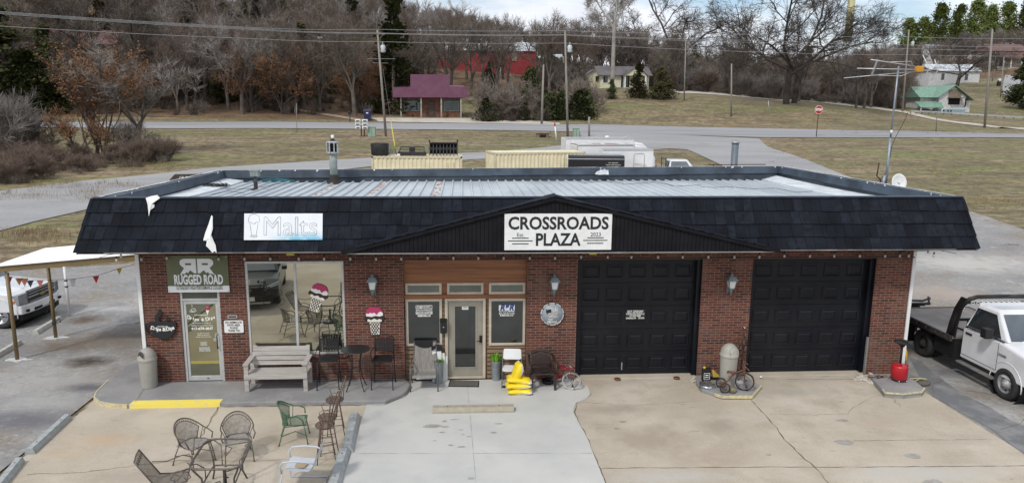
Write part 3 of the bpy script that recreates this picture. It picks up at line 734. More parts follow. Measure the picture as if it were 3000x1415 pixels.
put_text(b, 'NO PETS ALLOWED', .03, cx+.02, .068, 1.24, width=.28); put_text(b, 'SERVICE ANIMALS', .03, cx+.02, .068, 1.195, width=.28); put_text(b, 'PLEASE USE SIDE DOOR', .03, cx+.02, .068, 1.15, width=.36)
b.tube([(cx-.24,.068,1.83),(cx-.20,.068,1.80),(cx-.13,.068,1.82),(cx-.12,.068,1.86),(cx-.19,.068,1.87),(cx-.24,.068,1.83)], .006, 5)
b.tube([(cx-.27,.068,1.80),(cx-.20,.068,1.775),(cx-.10,.068,1.80)], .006, 5)
b.tube([(cx-.22,.068,1.9),(cx-.19,.068,1.93),(cx-.21,.068,1.96)], .005, 5)
b.build('door_lettering', m_vinyl, gdoor)
b = MB();
for q in ((cx-.07,cx+.10,.93,1.03),(cx-.11,cx+.16,.78,.90),(cx+.29,cx+.36,1.13,1.24),(cx+.25,cx+.345,1.04,1.12)): b = MB(); b.box(q[0],q[1],.062,.068,q[2],q[3]); b.build('notice', M('printed notice', (.34,.35,.30), var=.3, scale=30), gdoor)
b = MB(); b.prism([(cx+.12,1.83),(cx+.15,1.70),(cx+.20,1.83)],.062,.068); b.build('cone_sticker', m_white, gdoor)
b = MB(); b.lathe([(0,0),(.05,0),(.05,.004),(0,.004)],16,mat=Matrix.Translation((cx+.165,.066,1.87))@Matrix.Rotation(R(90),4,'X')); b.build('scoop_sticker', M('raspberry pink',(.42,.03,.10),var=.1), gdoor)
wx0, wx1 = -5.225, -2.885; wz0, wz1 = .69, 3.03; mu = atY(*ZA(1350,400), .05).x
b = MB()
for (a, c, e, f) in ((wx0,wx0+.055,wz0,wz1),(wx1-.055,wx1,wz0,wz1),(wx0+.055,wx1-.055,wz1-.05,wz1),(wx0+.055,wx1-.055,wz0,wz0+.07),(mu-.03,mu+.03,wz0+.07,wz1-.05)): b.box(a, c, .015, .10, e, f)
sw_ = b.build('shop_window', m_alu, bld, bevel=.004)
b = MB(); b.box(wx0+.055, mu-.03, .045, .055, wz0+.07, wz1-.05); b.build('window_pane', m_mirror, sw_)
b = MB(); b.box(mu+.03, wx1-.055, .045, .055, wz0+.07, wz1-.05); b.build('window_pane', m_mirror, sw_)
b = MB(); b.box(wx0-.04, wx1+.04, -.05, .0, wz0-.07, wz0); b.build('brick_sill', m_brick, bld)
EX0, EX1 = -1.46, 1.575; EY = .14
b = MB(); b.box(EX0, EX1, EY, EY+.12, 2.50, 3.04); bm_ = FR(ZC, 85, 378, 1040, 409, EY-.03); b.box(EX0, EX1, EY-.035, EY-.002, bm_[2], bm_[3]); b.box(EX0, EX1, EY+.01, EY+.039, bm_[3], 2.50)
b.build('cedar_panel', m_cedar, bld)
b = MB(); b.box(EX0, EX1, EY+.04, EY+.14, Z0, 2.5)
for (x0, x1) in ((EX0+.005,-.47),(.60,EX1-.005)):
 zz = -.05
 while zz < 2.02:
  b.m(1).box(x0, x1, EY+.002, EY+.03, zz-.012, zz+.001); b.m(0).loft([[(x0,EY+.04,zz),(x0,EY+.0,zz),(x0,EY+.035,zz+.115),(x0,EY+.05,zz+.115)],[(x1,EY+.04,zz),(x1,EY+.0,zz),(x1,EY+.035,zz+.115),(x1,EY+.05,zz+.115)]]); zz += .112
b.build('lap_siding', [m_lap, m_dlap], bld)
def framed(Z, x0, y0, x1, y1, Y, name, fr, fw=.075, gm=m_dglass, th=.05):
 a, c, e, f = FR(Z, x0, y0, x1, y1, Y); q = MB()
 for (i, j, k, l) in ((a,a+fw,e,f),(c-fw,c,e,f),(a+fw,c-fw,f-fw,f),(a+fw,c-fw,e,e+fw)): q.box(i, j, Y, Y+th, k, l)
 o = q.build(name, fr, bld, bevel=.006)
 q = MB(); q.box(a+fw, c-fw, Y+.015, Y+.03, e+fw, f-fw); q.build('pane', gm, o); return (a, c, e, f)
for q in ((98,290,380,378),(422,288,704,376),(746,286,1028,374)): framed(ZC, *q, EY-.03, 'transom_window', m_beige, .06, m_tglass)
WL = framed(ZC, 102,412,384,775, EY-.03, 'side_window', m_beige, .065); WR = framed(ZC, 745,408,1028,770, EY-.03, 'side_window', m_beige, .065)
b = MB(); dx0, dx1, dz0, dz1 = FR(ZC, 406,408,720,1032, EY-.04); dz0 = -.04
for (i, j, k, l) in ((dx0,dx0+.075,dz0,dz1),(dx1-.075,dx1,dz0,dz1),(dx0+.075,dx1-.075,dz1-.06,dz1)): b.box(i, j, EY-.05, EY+.05, k, l)
b.box(dx0+.075, dx1-.075, EY-.05, EY+.05, dz0, dz0+.05)
b.build('entry_frame', m_beige, bld, bevel=.005)
b = MB(); gx0, gx1, gz0, gz1 = FR(ZC, 478,462,648,942, EY)
for (i, j, k, l) in ((dx0+.08,gx0,dz0+.055,dz1-.065),(gx1,dx1-.08,dz0+.055,dz1-.065),(gx0,gx1,gz1,dz1-.065),(gx0,gx1,dz0+.055,gz0)): b.box(i, j, EY, EY+.045, k, l)
ed = b.build('entry_door', m_door, bld, bevel=.004)
b = MB()
for (i, j, k, l) in ((gx0-.02,gx0+.02,gz0-.02,gz1+.02),(gx1-.02,gx1+.02,gz0-.02,gz1+.02),(gx0+.02,gx1-.02,gz1-.02,gz1+.02),(gx0+.02,gx1-.02,gz0-.02,gz0+.02)): b.box(i, j, EY-.012, EY+.002, k, l)
b.build('glazing_trim', m_door, ed, bevel=.004)
b = MB(); b.box(gx0, gx1, EY+.015, EY+.025, gz0, gz1); b.build('door_pane', m_dglass, ed)
b = MB(); lx, _, lz, _ = FR(ZC, 672,790,698,742, EY); b.box(lx, lx+.085, EY-.03, EY-.001, .90, 1.08); b.tube([(lx+.02,EY-.03,.95),(lx+.02,EY-.07,.95),(lx-.07,EY-.07,.95)], .012)
b.build('keypad_lock', M('bronze lock', (.03,.022,.018), rough=.4, metal=.5), ed, bevel=.006)
b = MB(); p = atY(*ZC(562,480), EY); b.box(p.x-.08, p.x+.08, EY-.002, EY+.012, p.z-.045, p.z+.045); b.build('sticker', m_white, ed)
b = MB(); put_text(b, 'Open', .06, p.x, EY-.004, p.z+.012, shear=.3, width=.11, depth=.001); b.build('sticker_lettering', M('green ink', (.05,.15,.1)), ed)
def garage(x0, x1, zb, nm):
 gy = .26
 b = MB(); b.box(x0-.02, x0+.10, .10, .33, zb-.1, 3.04); b.box(x1-.10, x1+.02, .10, .33, zb-.1, 3.04); b.box(x0+.1, x1-.1, .10, .33, 2.99, 3.04)
 b.box(x0+.002, x0+.012, .002, .1, zb, 3.04); b.box(x1-.012, x1-.002, .002, .1, zb, 3.04)
 b.build('garage_jamb', m_gar, bld)
 rows, cols = 5, 5; H = (2.99-zb)/rows; Wd = (x1-x0-.2)
 g = MB()
 for r in range(rows):
  z0 = zb + r*H
  g.box(x0+.1, x1-.1, gy, gy+.05, z0+.004, z0+H-.004)
  for c in range(cols):
   a = x0+.1 + (c+.13)*Wd/cols; e = x0+.1 + (c+.87)*Wd/cols; lo, hi = z0+.13, z0+H-.13
   def rect(i, y): return [(a+i,y,lo+i),(e-i,y,lo+i),(e-i,y,hi-i),(a+i,y,hi-i)]
   g.loft([rect(0,gy+.0), rect(0,gy-.014), rect(.018,gy-.018), rect(.036,gy-.001), rect(.052,gy-.001), rect(.085,gy-.015)], caps=True)
  g.box(x0+.1, x1-.1, gy-.004, gy-.001, z0+H-.05, z0+H-.03)
 go = g.build('garage_door', m_gar, bld)
 s = MB(); s.box(x0+.1, x1-.1, gy-.01, gy+.06, zb-.03, zb+.002); s.build('bottom_seal', m_rubber, go)
 return go
g1 = garage(2.83, 5.98, GZ+.045, '')
b = MB(); p = atY(*ZD(433,890), .24); b.bar((p.x,.235,p.z-.09),(p.x,.235,p.z+.09),.02,.03); b.bar((p.x,.245,p.z-.10),(p.x,.245,p.z-.06),.05,.02); b.bar((p.x,.245,p.z+.06),(p.x,.245,p.z+.10),.05,.02)
b.build('handle', M('worn chrome', (.5,.5,.5), rough=.3, metal=.8), g1)
g2 = garage(7.27, 10.49, GZ+.035, '')
b = MB(); b.box(10.43, 10.475, -.04, .02, GZ+.02, .95); b.build('jamb_guard', M('galvanised strip', (.25,.25,.24), metal=.4), bld)
b = MB(); b.box(2.835, 5.975, -.02, .4, GZ-.1, GZ+.032); b.box(7.275, 10.485, -.02, .4, GZ-.1, GZ+.030)
b.build('threshold', m_tan, bld)
m_ink = M('black sign ink', (.012,.013,.015), rough=.6, var=.1)
m_vin = M('white vinyl banner', (.74,.76,.78), rough=.5, var=.04, scale=2)
def flat(name, mat, poly, y0, y1, parent=None, bevel=0):
 b = MB(); b.prism(poly, y0, y1); return b.build(name, mat, parent, bevel=bevel)
def ell(cx, cz, rx, rz, n=24, a0=0, a1=360):
 k = n if a1-a0 >= 360 else n+1
 return [(cx+rx*math.cos(R(a0+(a1-a0)*i/n)), cz+rz*math.sin(R(a0+(a1-a0)*i/n))) for i in range(k)]
a, c, e, f = FR(ZT, 1213, 342, 1948, 590, -1.03); W_, H_ = c-a, f-e
t = thing('plaza_sign', 'large white CROSSROADS PLAZA sign in black letters on the black gable', 'sign', ((a+c)/2, -1.03, (e+f)/2))
b = MB(); b.box(-W_/2, W_/2, -.02, .012, -H_/2, H_/2); b.build('sign_board', m_white, t, bevel=.004)
b = MB()
u = W_/735; P = lambda x, y: ((x-1580.5)*u, (466-y)*u)
def deco(txt, size, px, py, width, bold):
 x, z = P(px, py); put_text(b, txt, size, x, -.022, z, width=width*u, bold=bold)
deco('CROSSROADS', .40, 1581, 410, 686, .011); deco('PLAZA', .40, 1577, 523, 308, .011)
deco('Est.', .125, 1321, 487, 48, .0); deco('2023', .125, 1838, 485, 70, .0)
for (x0, x1, y) in ((1265,1378,508),(1237,1405,527),(1265,1378,547),(1780,1893,507),(1752,1920,525),(1780,1892,545)):
 p, q = P(x0, y+3), P(x1, y-3); b.box(p[0], q[0], -.024, -.02, p[1], q[1])
b.build('lettering', m_ink, t)
a, c, e, f = FR(ZR_, 1415, 680, 2073, 893, -.83); W_, H_ = c-a, (f-e)*1.03
t = thing('malts_banner', 'white Malts banner with outlined letters and a blue lower edge on the shingles', 'banner', ((a+c)/2, -.80, (e+f)/2))
t.rotation_euler = (R(-14), 0, 0)
mt, nt, bb = newmat('malts vinyl'); tcn = nt.nodes.new('ShaderNodeTexCoord'); sp = nt.nodes.new('ShaderNodeSeparateXYZ'); nt.links.new(tcn.outputs['Object'], sp.inputs[0])
mr = nt.nodes.new('ShaderNodeMapRange'); mr.inputs[1].default_value = -.10; mr.inputs[2].default_value = -.30; nt.links.new(sp.outputs[2], mr.inputs[0])
mr2 = nt.nodes.new('ShaderNodeMapRange'); mr2.inputs[1].default_value = -.35; mr2.inputs[2].default_value = .25; nt.links.new(sp.outputs[0], mr2.inputs[0])
mu_ = nt.nodes.new('ShaderNodeMath'); mu_.operation = 'MULTIPLY'; nt.links.new(mr.outputs[0], mu_.inputs[0]); nt.links.new(mr2.outputs[0], mu_.inputs[1])
mu2 = nt.nodes.new('ShaderNodeMath'); mu2.operation = 'MULTIPLY'; nt.links.new(mu_.outputs[0], mu2.inputs[0]); nt.links.new(noisefac(nt, tcn.outputs['Object'], 3, .3, .5), mu2.inputs[1])
nt.links.new(mixc(nt, mu2.outputs[0], (.72,.76,.79), (.10,.42,.60)), bb.inputs['Base Color']); bb.inputs['Roughness'].default_value = .45
b = MB(); n = 16
b.loft([[(-W_/2+W_*i/n, -.012+.006*math.sin(i*1.3), z) for i in range(n+1)] + [(-W_/2+W_*i/n, .0, z) for i in range(n, -1, -1)] for z in (-H_/2, 0, H_/2)])
b.build('banner_sheet', mt, t)
m_line = M('grey outline ink', (.33,.36,.38), var=.1)
b = MB()
def outline_text(txt, size, x, z, width, r=.004, off=.02):
 cu = bpy.data.curves.new('t', 'FONT'); cu.body = txt; cu.size = size; cu.align_x = 'CENTER'; cu.align_y = 'CENTER'; cu.offset = off; cu.fill_mode = 'NONE'; cu.bevel_depth = 0
 cu.resolution_u = 3; o = bpy.data.objects.new('t', cu); COL.objects.link(o); dg = bpy.context.evaluated_depsgraph_get(); me = bpy.data.meshes.new_from_object(o.evaluated_get(dg))
 COL.objects.unlink(o); bpy.data.objects.remove(o)
 xs = [v.co.x for v in me.vertices]; s = width/(max(xs)-min(xs))
 for ed_ in me.edges:
  p, q = me.vertices[ed_.vertices[0]].co, me.vertices[ed_.vertices[1]].co
  A_, B_ = Vector((x+p.x*s, -.018, z+p.y)), Vector((x+q.x*s, -.018, z+q.y))
  if (A_-B_).length > 1e-5: b.bar(A_, B_, r*2, .004, up=(0,1,0))
 bpy.data.meshes.remove(me)
u = W_/658
outline_text('Malts', .60, (1800-1744)*u, -.01, 445*u, .0035)
cx, cz = (1497-1744)*u, (787-760)*u
b.tube([(cx-.115,-.018,cz+.02),(cx-.125,-.018,cz+.10),(cx-.10,-.018,cz+.18),(cx-.03,-.018,cz+.22),(cx+.05,-.018,cz+.21),(cx+.11,-.018,cz+.16),(cx+.125,-.018,cz+.08),(cx+.11,-.018,cz+.02),(cx+.06,-.018,cz+.04),(cx,-.018,cz-.01),(cx-.06,-.018,cz+.03)], .0035, 4, closed=True)
b.tube([(cx-.09,-.018,cz),(cx-.05,-.018,cz-.27),(cx+.05,-.018,cz-.27),(cx+.09,-.018,cz)], .0035, 4)
b.tube([(q[0],-.018,q[1]) for q in ell(cx, cz-.285, .08, .022, 12)], .0035, 4, closed=True)
b.tube([(q[0],-.018,q[1]) for q in ell(cx, cz+.235, .02, .02, 8)], .003, 4, closed=True)
b.build('banner_outline', m_line, t, norm=False)
def scrap(name, Z, pts, label, yoff=-.06):
 P3 = [];
 for (x, y) in pts:
  p = atY(*Z(x, y), -.75); p = atY(*Z(x, y), -.9+(p.z-3.45)*.25+yoff); P3.append(p)
 c = sum((p for p in P3), Vector())/len(P3); b = MB()
 for i in range(len(P3)):
  p, q = P3[i], P3[(i+1)%len(P3)]; mid = c + Vector((.0,-.03,.0)); b.face([p, q, mid])
 o = b.build(name, m_white, norm=True); tag(o, label, 'torn sheet'); return o
scrap('torn_membrane', ZR_, [(592,545),(640,528),(690,520),(712,545),(655,555),(662,575),(640,590),(665,600),(664,622),(640,640),(626,655),(618,700),(614,655),(608,600)], 'short white torn membrane hanging over the top edge of the black shingles')
scrap('torn_membrane', ZR_, [(1143,688),(1154,700),(1155,800),(1140,850),(1158,895),(1178,940),(1187,1004),(1170,990),(1150,1003),(1128,975),(1097,945),(1105,905),(1074,900),(1090,840),(1120,760)], 'long tapering white torn sheet hanging down the black shingles left of the banner')
a, c, e, f = FR(ZA, 256, 84, 778, 394, -.05); W_, H_ = c-a, f-e
t = thing('cooler_banner', 'olive green RUGGED ROAD banner with white letters above the glass door', 'banner', ((a+c)/2, -.03, (e+f)/2))
m_olive = M('olive vinyl', (.115,.125,.065), rough=.6, var=.08)
hb = H_*.175
b = MB(); b.box(-W_/2, W_/2, -.012, .0, -H_/2+hb, H_/2); b.build('banner_sheet', m_olive, t)
b = MB(); b.box(-W_/2, W_/2, -.012, .0, -H_/2, -H_/2+hb); b.build('banner_strip', m_vin, t)
b = MB(); u = W_/523; P = lambda x, y: ((x-517)*u, (239-y)*u)
put_text(b, 'RUGGED ROAD', .32, P(520,293)[0], -.014, P(520,294)[1], width=415*u, bold=.012)
for sg in (-1, 1):   # mirrored R emblems with mountain feet
 x0 = P(511,0)[0]+.005
 Q = lambda x, y: (x0+sg*x*u, P(0, y)[1])
 P_ = [Q(6,103),Q(110,103),Q(132,112),Q(143,130),Q(140,155),Q(120,175),Q(108,186),Q(150,250),Q(122,235),Q(108,240),Q(92,222),Q(76,230),Q(60,205),Q(44,215),Q(25,232),Q(6,232)]
 b.prism(P_ if sg == 1 else P_[::-1], -.017, -.012)
 b2 = MB(); q0, q1 = Q(46,142), Q(96,159); b2.box(min(q0[0],q1[0]), max(q0[0],q1[0]), -.0195, -.0172, q1[1], q0[1]); b2.build('emblem_slot', m_olive, t)
b.build('banner_lettering', m_vin, t)
b = MB(); put_text(b, 'ULTRALIGHT HIGH PERFORMANCE COOLERS', .14, P(524,363)[0], -.014, P(0,364)[1], width=392*u, bold=.001)
b.build('strip_lettering', m_olive, t)
b = MB()
for sx in (-1, 1):
 for sz in (-1, 1): b.lathe([(0,-.004),(.014,-.004),(.014,.004),(0,.004)], 8, mat=Matrix.Translation((sx*(W_/2-.03), -.014, sz*(H_/2-.03)))@Matrix.Rotation(R(90),4,'X'))
b.build('grommets', m_alu, t)
a, c, e, f = FR(ZA, 743, 631, 906, 736, -.02)
t = thing('animal_notice', 'white rounded metal notice asking for no animals in the patio area', 'sign', ((a+c)/2, -.02, (e+f)/2))
b = MB(); w2, h2 = (c-a)/2, (f-e)/2; rr_ = .03
b.prism([q for s_, (ox, oz) in zip((0,90,180,270), ((w2-rr_,h2-rr_),(-w2+rr_,h2-rr_),(-w2+rr_,-h2+rr_),(w2-rr_,-h2+rr_))) for q in ell(ox, oz, rr_, rr_, 4, s_, s_+90)], -.004, .004); b.build('sign_plate', m_white, t)
b = MB()
for i, (s, w) in enumerate((('NO ANIMALS IN', .85), ('PATIO AREA', .66), ('PLEASE', .40), ('THANK YOU', .60))): put_text(b, s, .075, 0, -.006, h2*(.68-.45*i), width=2*w2*w, bold=.001)
b.build('lettering', m_ink, t)
a, c, e, f = FR(ZA, 772, 588, 852, 613, -.02)
t = thing('door_bell_plate', 'narrow grey slotted plate on the brick above the animal notice', 'wall plate', ((a+c)/2, -.01, (e+f)/2))
b = MB(); b.box(-(c-a)/2, (c-a)/2, -.012, .008, -(f-e)/2, (f-e)/2); b.build('plate', m_alu, t)
b = MB(); b.box(-(c-a)/2+.02, (c-a)/2-.02, -.016, -.012, -.018, .018); b.build('slot', m_black, t)
p = atY(*ZA(232,715), -.05)
t = thing('coffee_cup_sign', 'black steaming coffee cup cutout sign lettered Drips & Dips on the brick', 'sign', (p.x, -.05, p.z))
u = 1/ (2.892*2115/17.4) ; P = lambda x, y: ((x-232)*u, (715-y)*u)
b = MB()
b.prism([P(112,642),P(336,640),P(334,690),P(318,735),P(290,770),P(262,788),P(225,797),P(190,785),P(160,765),P(140,735),P(128,700)], -.015, .015)
b.tube([(*P(130,655)[:1],0,P(130,655)[1]),(P(100,652)[0],0,P(100,652)[1]),(P(85,680)[0],0,P(85,680)[1]),(P(88,715)[0],0,P(88,715)[1]),(P(108,745)[0],0,P(108,745)[1]),(P(150,755)[0],0,P(150,755)[1])], .022, 6)
b.build('cup', m_ink, t, bevel=.003)
for pts in ([(205,535),(196,560),(172,590),(166,620),(185,645),(210,640),(198,620),(205,600),(228,575),(228,555)], [(255,585),(268,600),(262,618),(240,632),(228,640),(262,640),(278,615),(275,598)]):
 b = MB(); b.prism([P(*q) for q in pts], -.012, .012); b.build('steam', m_ink, t)
b = MB(); put_text(b, 'CROSSROADS', .045, P(226,680)[0], -.018, P(0,680)[1], width=88*u)
s_ = 'Drips & Dips'
for i, ch in enumerate(s_):
 if ch != ' ': k = (i-5.5)/5.5; x, z = P(228+k*85, 704-8*k*k*-1 if False else 706-14*k*k); put_text(b, ch, .12, x, -.018, z, bold=.005, rot=-.0+.25*k)
b.build('lettering', m_vinyl, t)
m_pink = M('raspberry paint', (.40,.035,.11), rough=.4, var=.06); m_choc = M('chocolate paint', (.030,.016,.012), rough=.5, var=.1); m_cream = M('cream paint', (.72,.68,.60), var=.04)
def cone_sign(loc, rot, label, yd=.012, frame=True):
 t = thing('ice_cream_sign', label, 'sign', loc); t.rotation_euler = (0, rot, 0)
 s = .0042*1.0
 P = lambda x, y: ((x-1102)*.0031, (575-y)*.0031)
 L = []
 if frame: b = MB(); b.prism([P(x, y) for x, y in [(1040,500),(1060,470),(1100,458),(1145,468),(1168,500),(1172,530),(1180,550),(1166,585),(1148,590),(1140,698),(1070,698),(1058,590),(1035,580),(1022,555),(1034,530)]], -.004, .006); b.build('backing', m_ink, t)
 b = MB(); b.prism([P(x, y) for x, y in [(1036,515),(1040,490),(1062,468),(1100,462),(1142,470),(1165,498),(1168,512),(1150,500),(1135,508),(1120,528),(1100,508),(1085,516),(1072,510),(1055,518)]], -.016, -.004); b.build('pink_topping', m_pink, t)
 b = MB(); b.prism([P(x, y) for x, y in [(1036,515),(1055,518),(1072,510),(1085,516),(1100,508),(1120,528),(1135,508),(1150,500),(1168,512),(1168,540),(1140,542),(1110,535),(1080,545),(1036,538)]], -.013, -.004); b.build('vanilla_scoop', m_white, t)
 b = MB(); b.prism([P(x, y) for x, y in [(1030,540),(1080,545),(1110,535),(1140,542),(1172,532),(1180,552),(1165,570),(1140,560),(1120,568),(1100,556),(1075,570),(1055,560),(1030,572),(1022,555)]], -.018, -.004); b.build('chocolate_layer', m_choc, t)
 b = MB(); b.prism([P(x, y) for x, y in [(1045,568),(1055,560),(1075,570),(1100,556),(1120,568),(1140,560),(1160,570),(1155,584),(1048,584)]], -.013, -.004); b.build('vanilla_base', m_cream, t)
 b = MB(); b.prism([P(x, y) for x, y in [(1062,588),(1145,588),(1137,690),(1074,690)]], -.010, -.004); b.build('wafer_cone', m_cream, t)
 b = MB()
 for k in range(-2, 6):
  for sg in (-1, 1):
   x0, x1 = 1062+k*20, 1062+k*20+sg*62
   p, q = P(x0, 590), P(x1, 688)
   N_ = 12; run = []
   for i in range(N_+1):
    x = x0+(x1-x0)*i/N_; y = 590+98*i/N_; l = 1064+10*i/N_; r_ = 1143-7*i/N_
    if l <= x <= r_: run.append(P(x, y))
   if len(run) > 1: b.bar((run[0][0],-.012,run[0][1]), (run[-1][0],-.012,run[-1][1]), .016, .006, up=(0,1,0))
 b.build('waffle_pattern', m_ink, t)
 return t
p = atY(*ZB(1102,578), -.03); cone_sign((p.x, -.02, p.z), 0, 'upright painted ice cream cone sign on the brick below the first lantern')
p = atY(*ZB(660,400), .03); c_ = cone_sign((p.x, .030, p.z), R(20), 'tilted ice cream cone decal on the large shop window', frame=False)
p = atY(*ZB(240,310), .04); t = thing('coffee_bean_decal', 'black coffee beans above an outlined cup on the left window pane', 'decal', (p.x, .038, p.z))
b = MB(); u = 1/(2.64*2115/17.4)
for (x, y, r, an) in ((205,278,12,0),(228,284,7,30),(250,285,15,-20),(215,310,14,60),(243,313,10,0),(265,323,9,20),(282,325,9,-10),(255,342,12,80)):
 b.prism([((x-240)*u+q[0], (310-y)*u+q[1]) for q in ell(0,0,r*u*.8,r*u,12)], -.003, .003)
b.build('beans', m_ink, t)
b = MB()
b.tube([((x-240)*u,0,(310-y)*u) for x, y in ((212,395),(215,350),(290,340),(370,375),(345,440),(290,470),(240,455))], .0035, 4, closed=True)
b.tube([((x-240)*u,0,(310-y)*u) for x, y in ((340,350),(375,345),(385,380),(360,400))], .0035, 4)
b.tube([((x-240)*u,0,(310-y)*u) for x, y in ((215,480),(300,490),(380,460),(400,430),(370,405))], .0035, 4)
b.build('cup_outline', m_ink, t)
m_lant = M('verdigris grey lantern metal', (.13,.15,.155), rough=.5, metal=.4, col2=(.20,.23,.235), scale=9)
m_lpane = M('frosted lantern glass', (.60,.62,.63), rough=.25, var=.06)
def lantern(loc, label):
 t = thing('wall_lantern', label, 'wall light', loc, group='lanterns along the brick front')
 b = MB(); b.box(-.055, .055, .0, .03, -.30, -.12); b.build('back_plate', m_lant, t, bevel=.008)
 b = MB(); b.tube([(0,.02,-.25),(0,-.07,-.29),(0,-.14,-.24),(0,-.14,-.12)], .018, 8); b.lathe([(.0,-.30),(.03,-.28),(.045,-.16),(.05,-.12)], 12, (0,-.14,0)); b.build('arm', m_lant, t)
 b = MB(); n = 4
 def sq(r, z): return [(r*math.cos(R(45+90*i)), -.14+r*math.sin(R(45+90*i)), z) for i in range(4)]
 b.loft([sq(.085,-.11), sq(.135,.09)]); b.build('glass', m_lpane, t)
 b = MB()
 for i in range(4):
  b.bar(sq(.088,-.115)[i], sq(.140,.095)[i], .014, .014)
  b.bar(sq(.088,-.115)[i], sq(.088,-.115)[(i+1)%4], .02, .02); b.bar(sq(.140,.095)[i], sq(.140,.095)[(i+1)%4], .018, .018)
 b.build('cage', m_lant, t)
 b = MB(); b.loft([sq(.185,.085), sq(.185,.10), sq(.11,.19), sq(.05,.21)]); b.lathe([(.05,.20),(.055,.225),(.02,.24),(.025,.26),(0,.275)], 12, (0,-.14,0)); b.build('roof', m_lant, t)
 return t
l1 = None
for (Z, x, y, lb) in ((ZB,1087,300,'grey four-sided wall lantern above the upright ice cream cone sign'),(ZC,1253,300,'grey wall lantern above the round metal sign'),(ZD,1247,280,'grey wall lantern on the brick pier between the garage doors')):
 p = atY(*Z(x, y), -.14); L = (p.x, -.012, p.z)
 if l1 is None: l1 = lantern(L, lb)
 else: dup(l1, L, 0, lb)
p = atY(*ZC(1237,530), -.05); t = thing('round_metal_sign', 'round grey metal sign with a cutout flag hanging by a chain under the lantern', 'sign', (p.x, -.03, p.z))
m_gal = M('brushed grey steel', (.26,.30,.34), rough=.6, metal=.1, col2=(.33,.37,.41), scale=6)
b = MB(); b.lathe([(0,-.004),(.27,-.004),(.27,.004),(0,.004)], 40, mat=Matrix.Rotation(R(90),4,'X')); b.build('disc', m_gal, t)
b = MB(); b.tube([(.28*math.cos(R(a)),-.006,.28*math.sin(R(a))) for a in range(0,360,10)], .014, 6, closed=True); b.build('rim', M('pale worn rim', (.50,.52,.53), var=.2, scale=10), t)
b = MB()
for a in range(0,360,36): b.bar((.285*math.cos(R(a)),-.015,.285*math.sin(R(a))),(.285*math.cos(R(a+6)),-.015,.285*math.sin(R(a+6))),.02,.034,up=(0,1,0))
b.prism([(-.16,.14),(-.13,.11),(-.05,.13),(-.02,.11),(-.03,.02),(-.13,.0),(-.155,.05)], -.016, -.008)
b.build('dark_details', m_ink, t)
b = MB(); put_text(b, 'RUN', .13, .05, -.014, .10, width=.16, bold=.008)
for i in range(4): b.tube([(-.12+.01*i,-.014,-.02-.034*i+.03),(-.06,-.014,.0-.034*i+.03),(.02,-.014,-.02-.034*i+.03),(.09,-.014,.0-.034*i+.03),(.15,-.014,-.01-.034*i+.03)], .010, 5)
put_text(b, 'THEY', .06, -.04, -.014, -.14, width=.13, bold=.003); put_text(b, 'RELOAD', .07, 0, -.014, -.20, width=.24, bold=.004); put_text(b, 'AND', .05, 0, -.014, .235, width=.10, bold=.003)
b.build('lettering', M('pale cutout metal', (.55,.53,.50), var=.15), t)
b = MB(); b.tube([(-.07,-.005,.27),(0,0,.37),(.07,-.005,.27)], .006, 5); b.build('chain', m_black, t)
p = atY(*ZC(395,620), .06); t = thing('wall_mailbox', 'black metal mailbox mounted left of the taupe entry door', 'mailbox', (p.x, .10, p.z))
b = MB(); b.box(-.085, .085, -.11, .0, -.17, .12); b.build('box', m_black, t, bevel=.008)
b = MB(); b.prism([(-.12,.12),(-.125,.14),(.0,.19),(.0,.12)], -.09, .09, 'x'); b.build('lid', m_black, t, bevel=.004)
b = MB(); b.box(-.015,.015,-.113,-.109,-.02,.0); b.build('latch', m_alu, t)
m_blue = M('royal blue vinyl', (.02,.05,.25), var=.1)
def decal(Z, px, py, label, rows, cat='decal'):
 p = atY(*Z(px, py), EY-.02); t = thing('window_decal', label, cat, (p.x, EY-.017, p.z)); b = MB(); c = MB()
 u = 1/(2.642*2115/17.6)
 for (s, w, h, y, big) in rows:
  z = (py-y)*u; c.box(-w*u/2-.012, w*u/2+.012, -.002, .002, z-h*u*.62, z+h*u*.62)
  if not big: put_text(b, s, h*u*1.25, 0, -.004, z, width=w*u, bold=.0012, depth=.001)
 c.build('white_vinyl', m_vinyl, t); b.build('lettering', m_ink, t); return t, u
decal(ZC, 244, 505, 'white construction company lettering on the dark window left of the entry door', [('RAY GRISHAM',122,24,473,0),('CONSTRUCTION',118,20,497,0),('CONCRETE LLC',122,20,518,0),('417-257-4830',92,18,539,0)])
t, u = decal(ZC, 884, 500, 'blue R&R disposal lettering on the dark window right of the entry door', [('',118,34,478,1),('DISPOSAL LLC',112,15,508,0),('DUMPSTER SERVICE',112,14,522,0),('417-257-4830',96,14,537,0)])
b = MB(); put_text(b, 'R&R', .20, 0, -.006, (500-478)*u, width=112*u, bold=.010, shear=.25, depth=.001); b.build('blue_lettering', m_blue, t)
a, c, e, f = FR(ZD, 462, 473, 606, 546, .24)
t = thing('garage_sign', 'small black contractor sign with white letters on the first garage door', 'sign', ((a+c)/2, .243, (e+f)/2)); w_, h_ = c-a, f-e
b = MB(); b.box(-w_/2, w_/2, -.003, .003, -h_/2, h_/2); b.build('sign_plate', m_ink, t)
b = MB()
for s, w, z, hh in (('RAY GRISHAM',.80,.30,.085),('CONSTRUCTION CONCRETE LLC',.94,.06,.06),('417-257-4830',.58,-.14,.06),('GAINESVILLE MO      STB-4LYFE',.94,-.36,.05)): put_text(b, s, hh*1.1, 0, -.005, z*h_, width=w_*w, bold=.0015, depth=.001)
b.build('lettering', m_vinyl, t)
t = thing('string_lights', 'string of clear bulbs running under the eave along the brick front', 'string lights', (0, 0, 3.2))
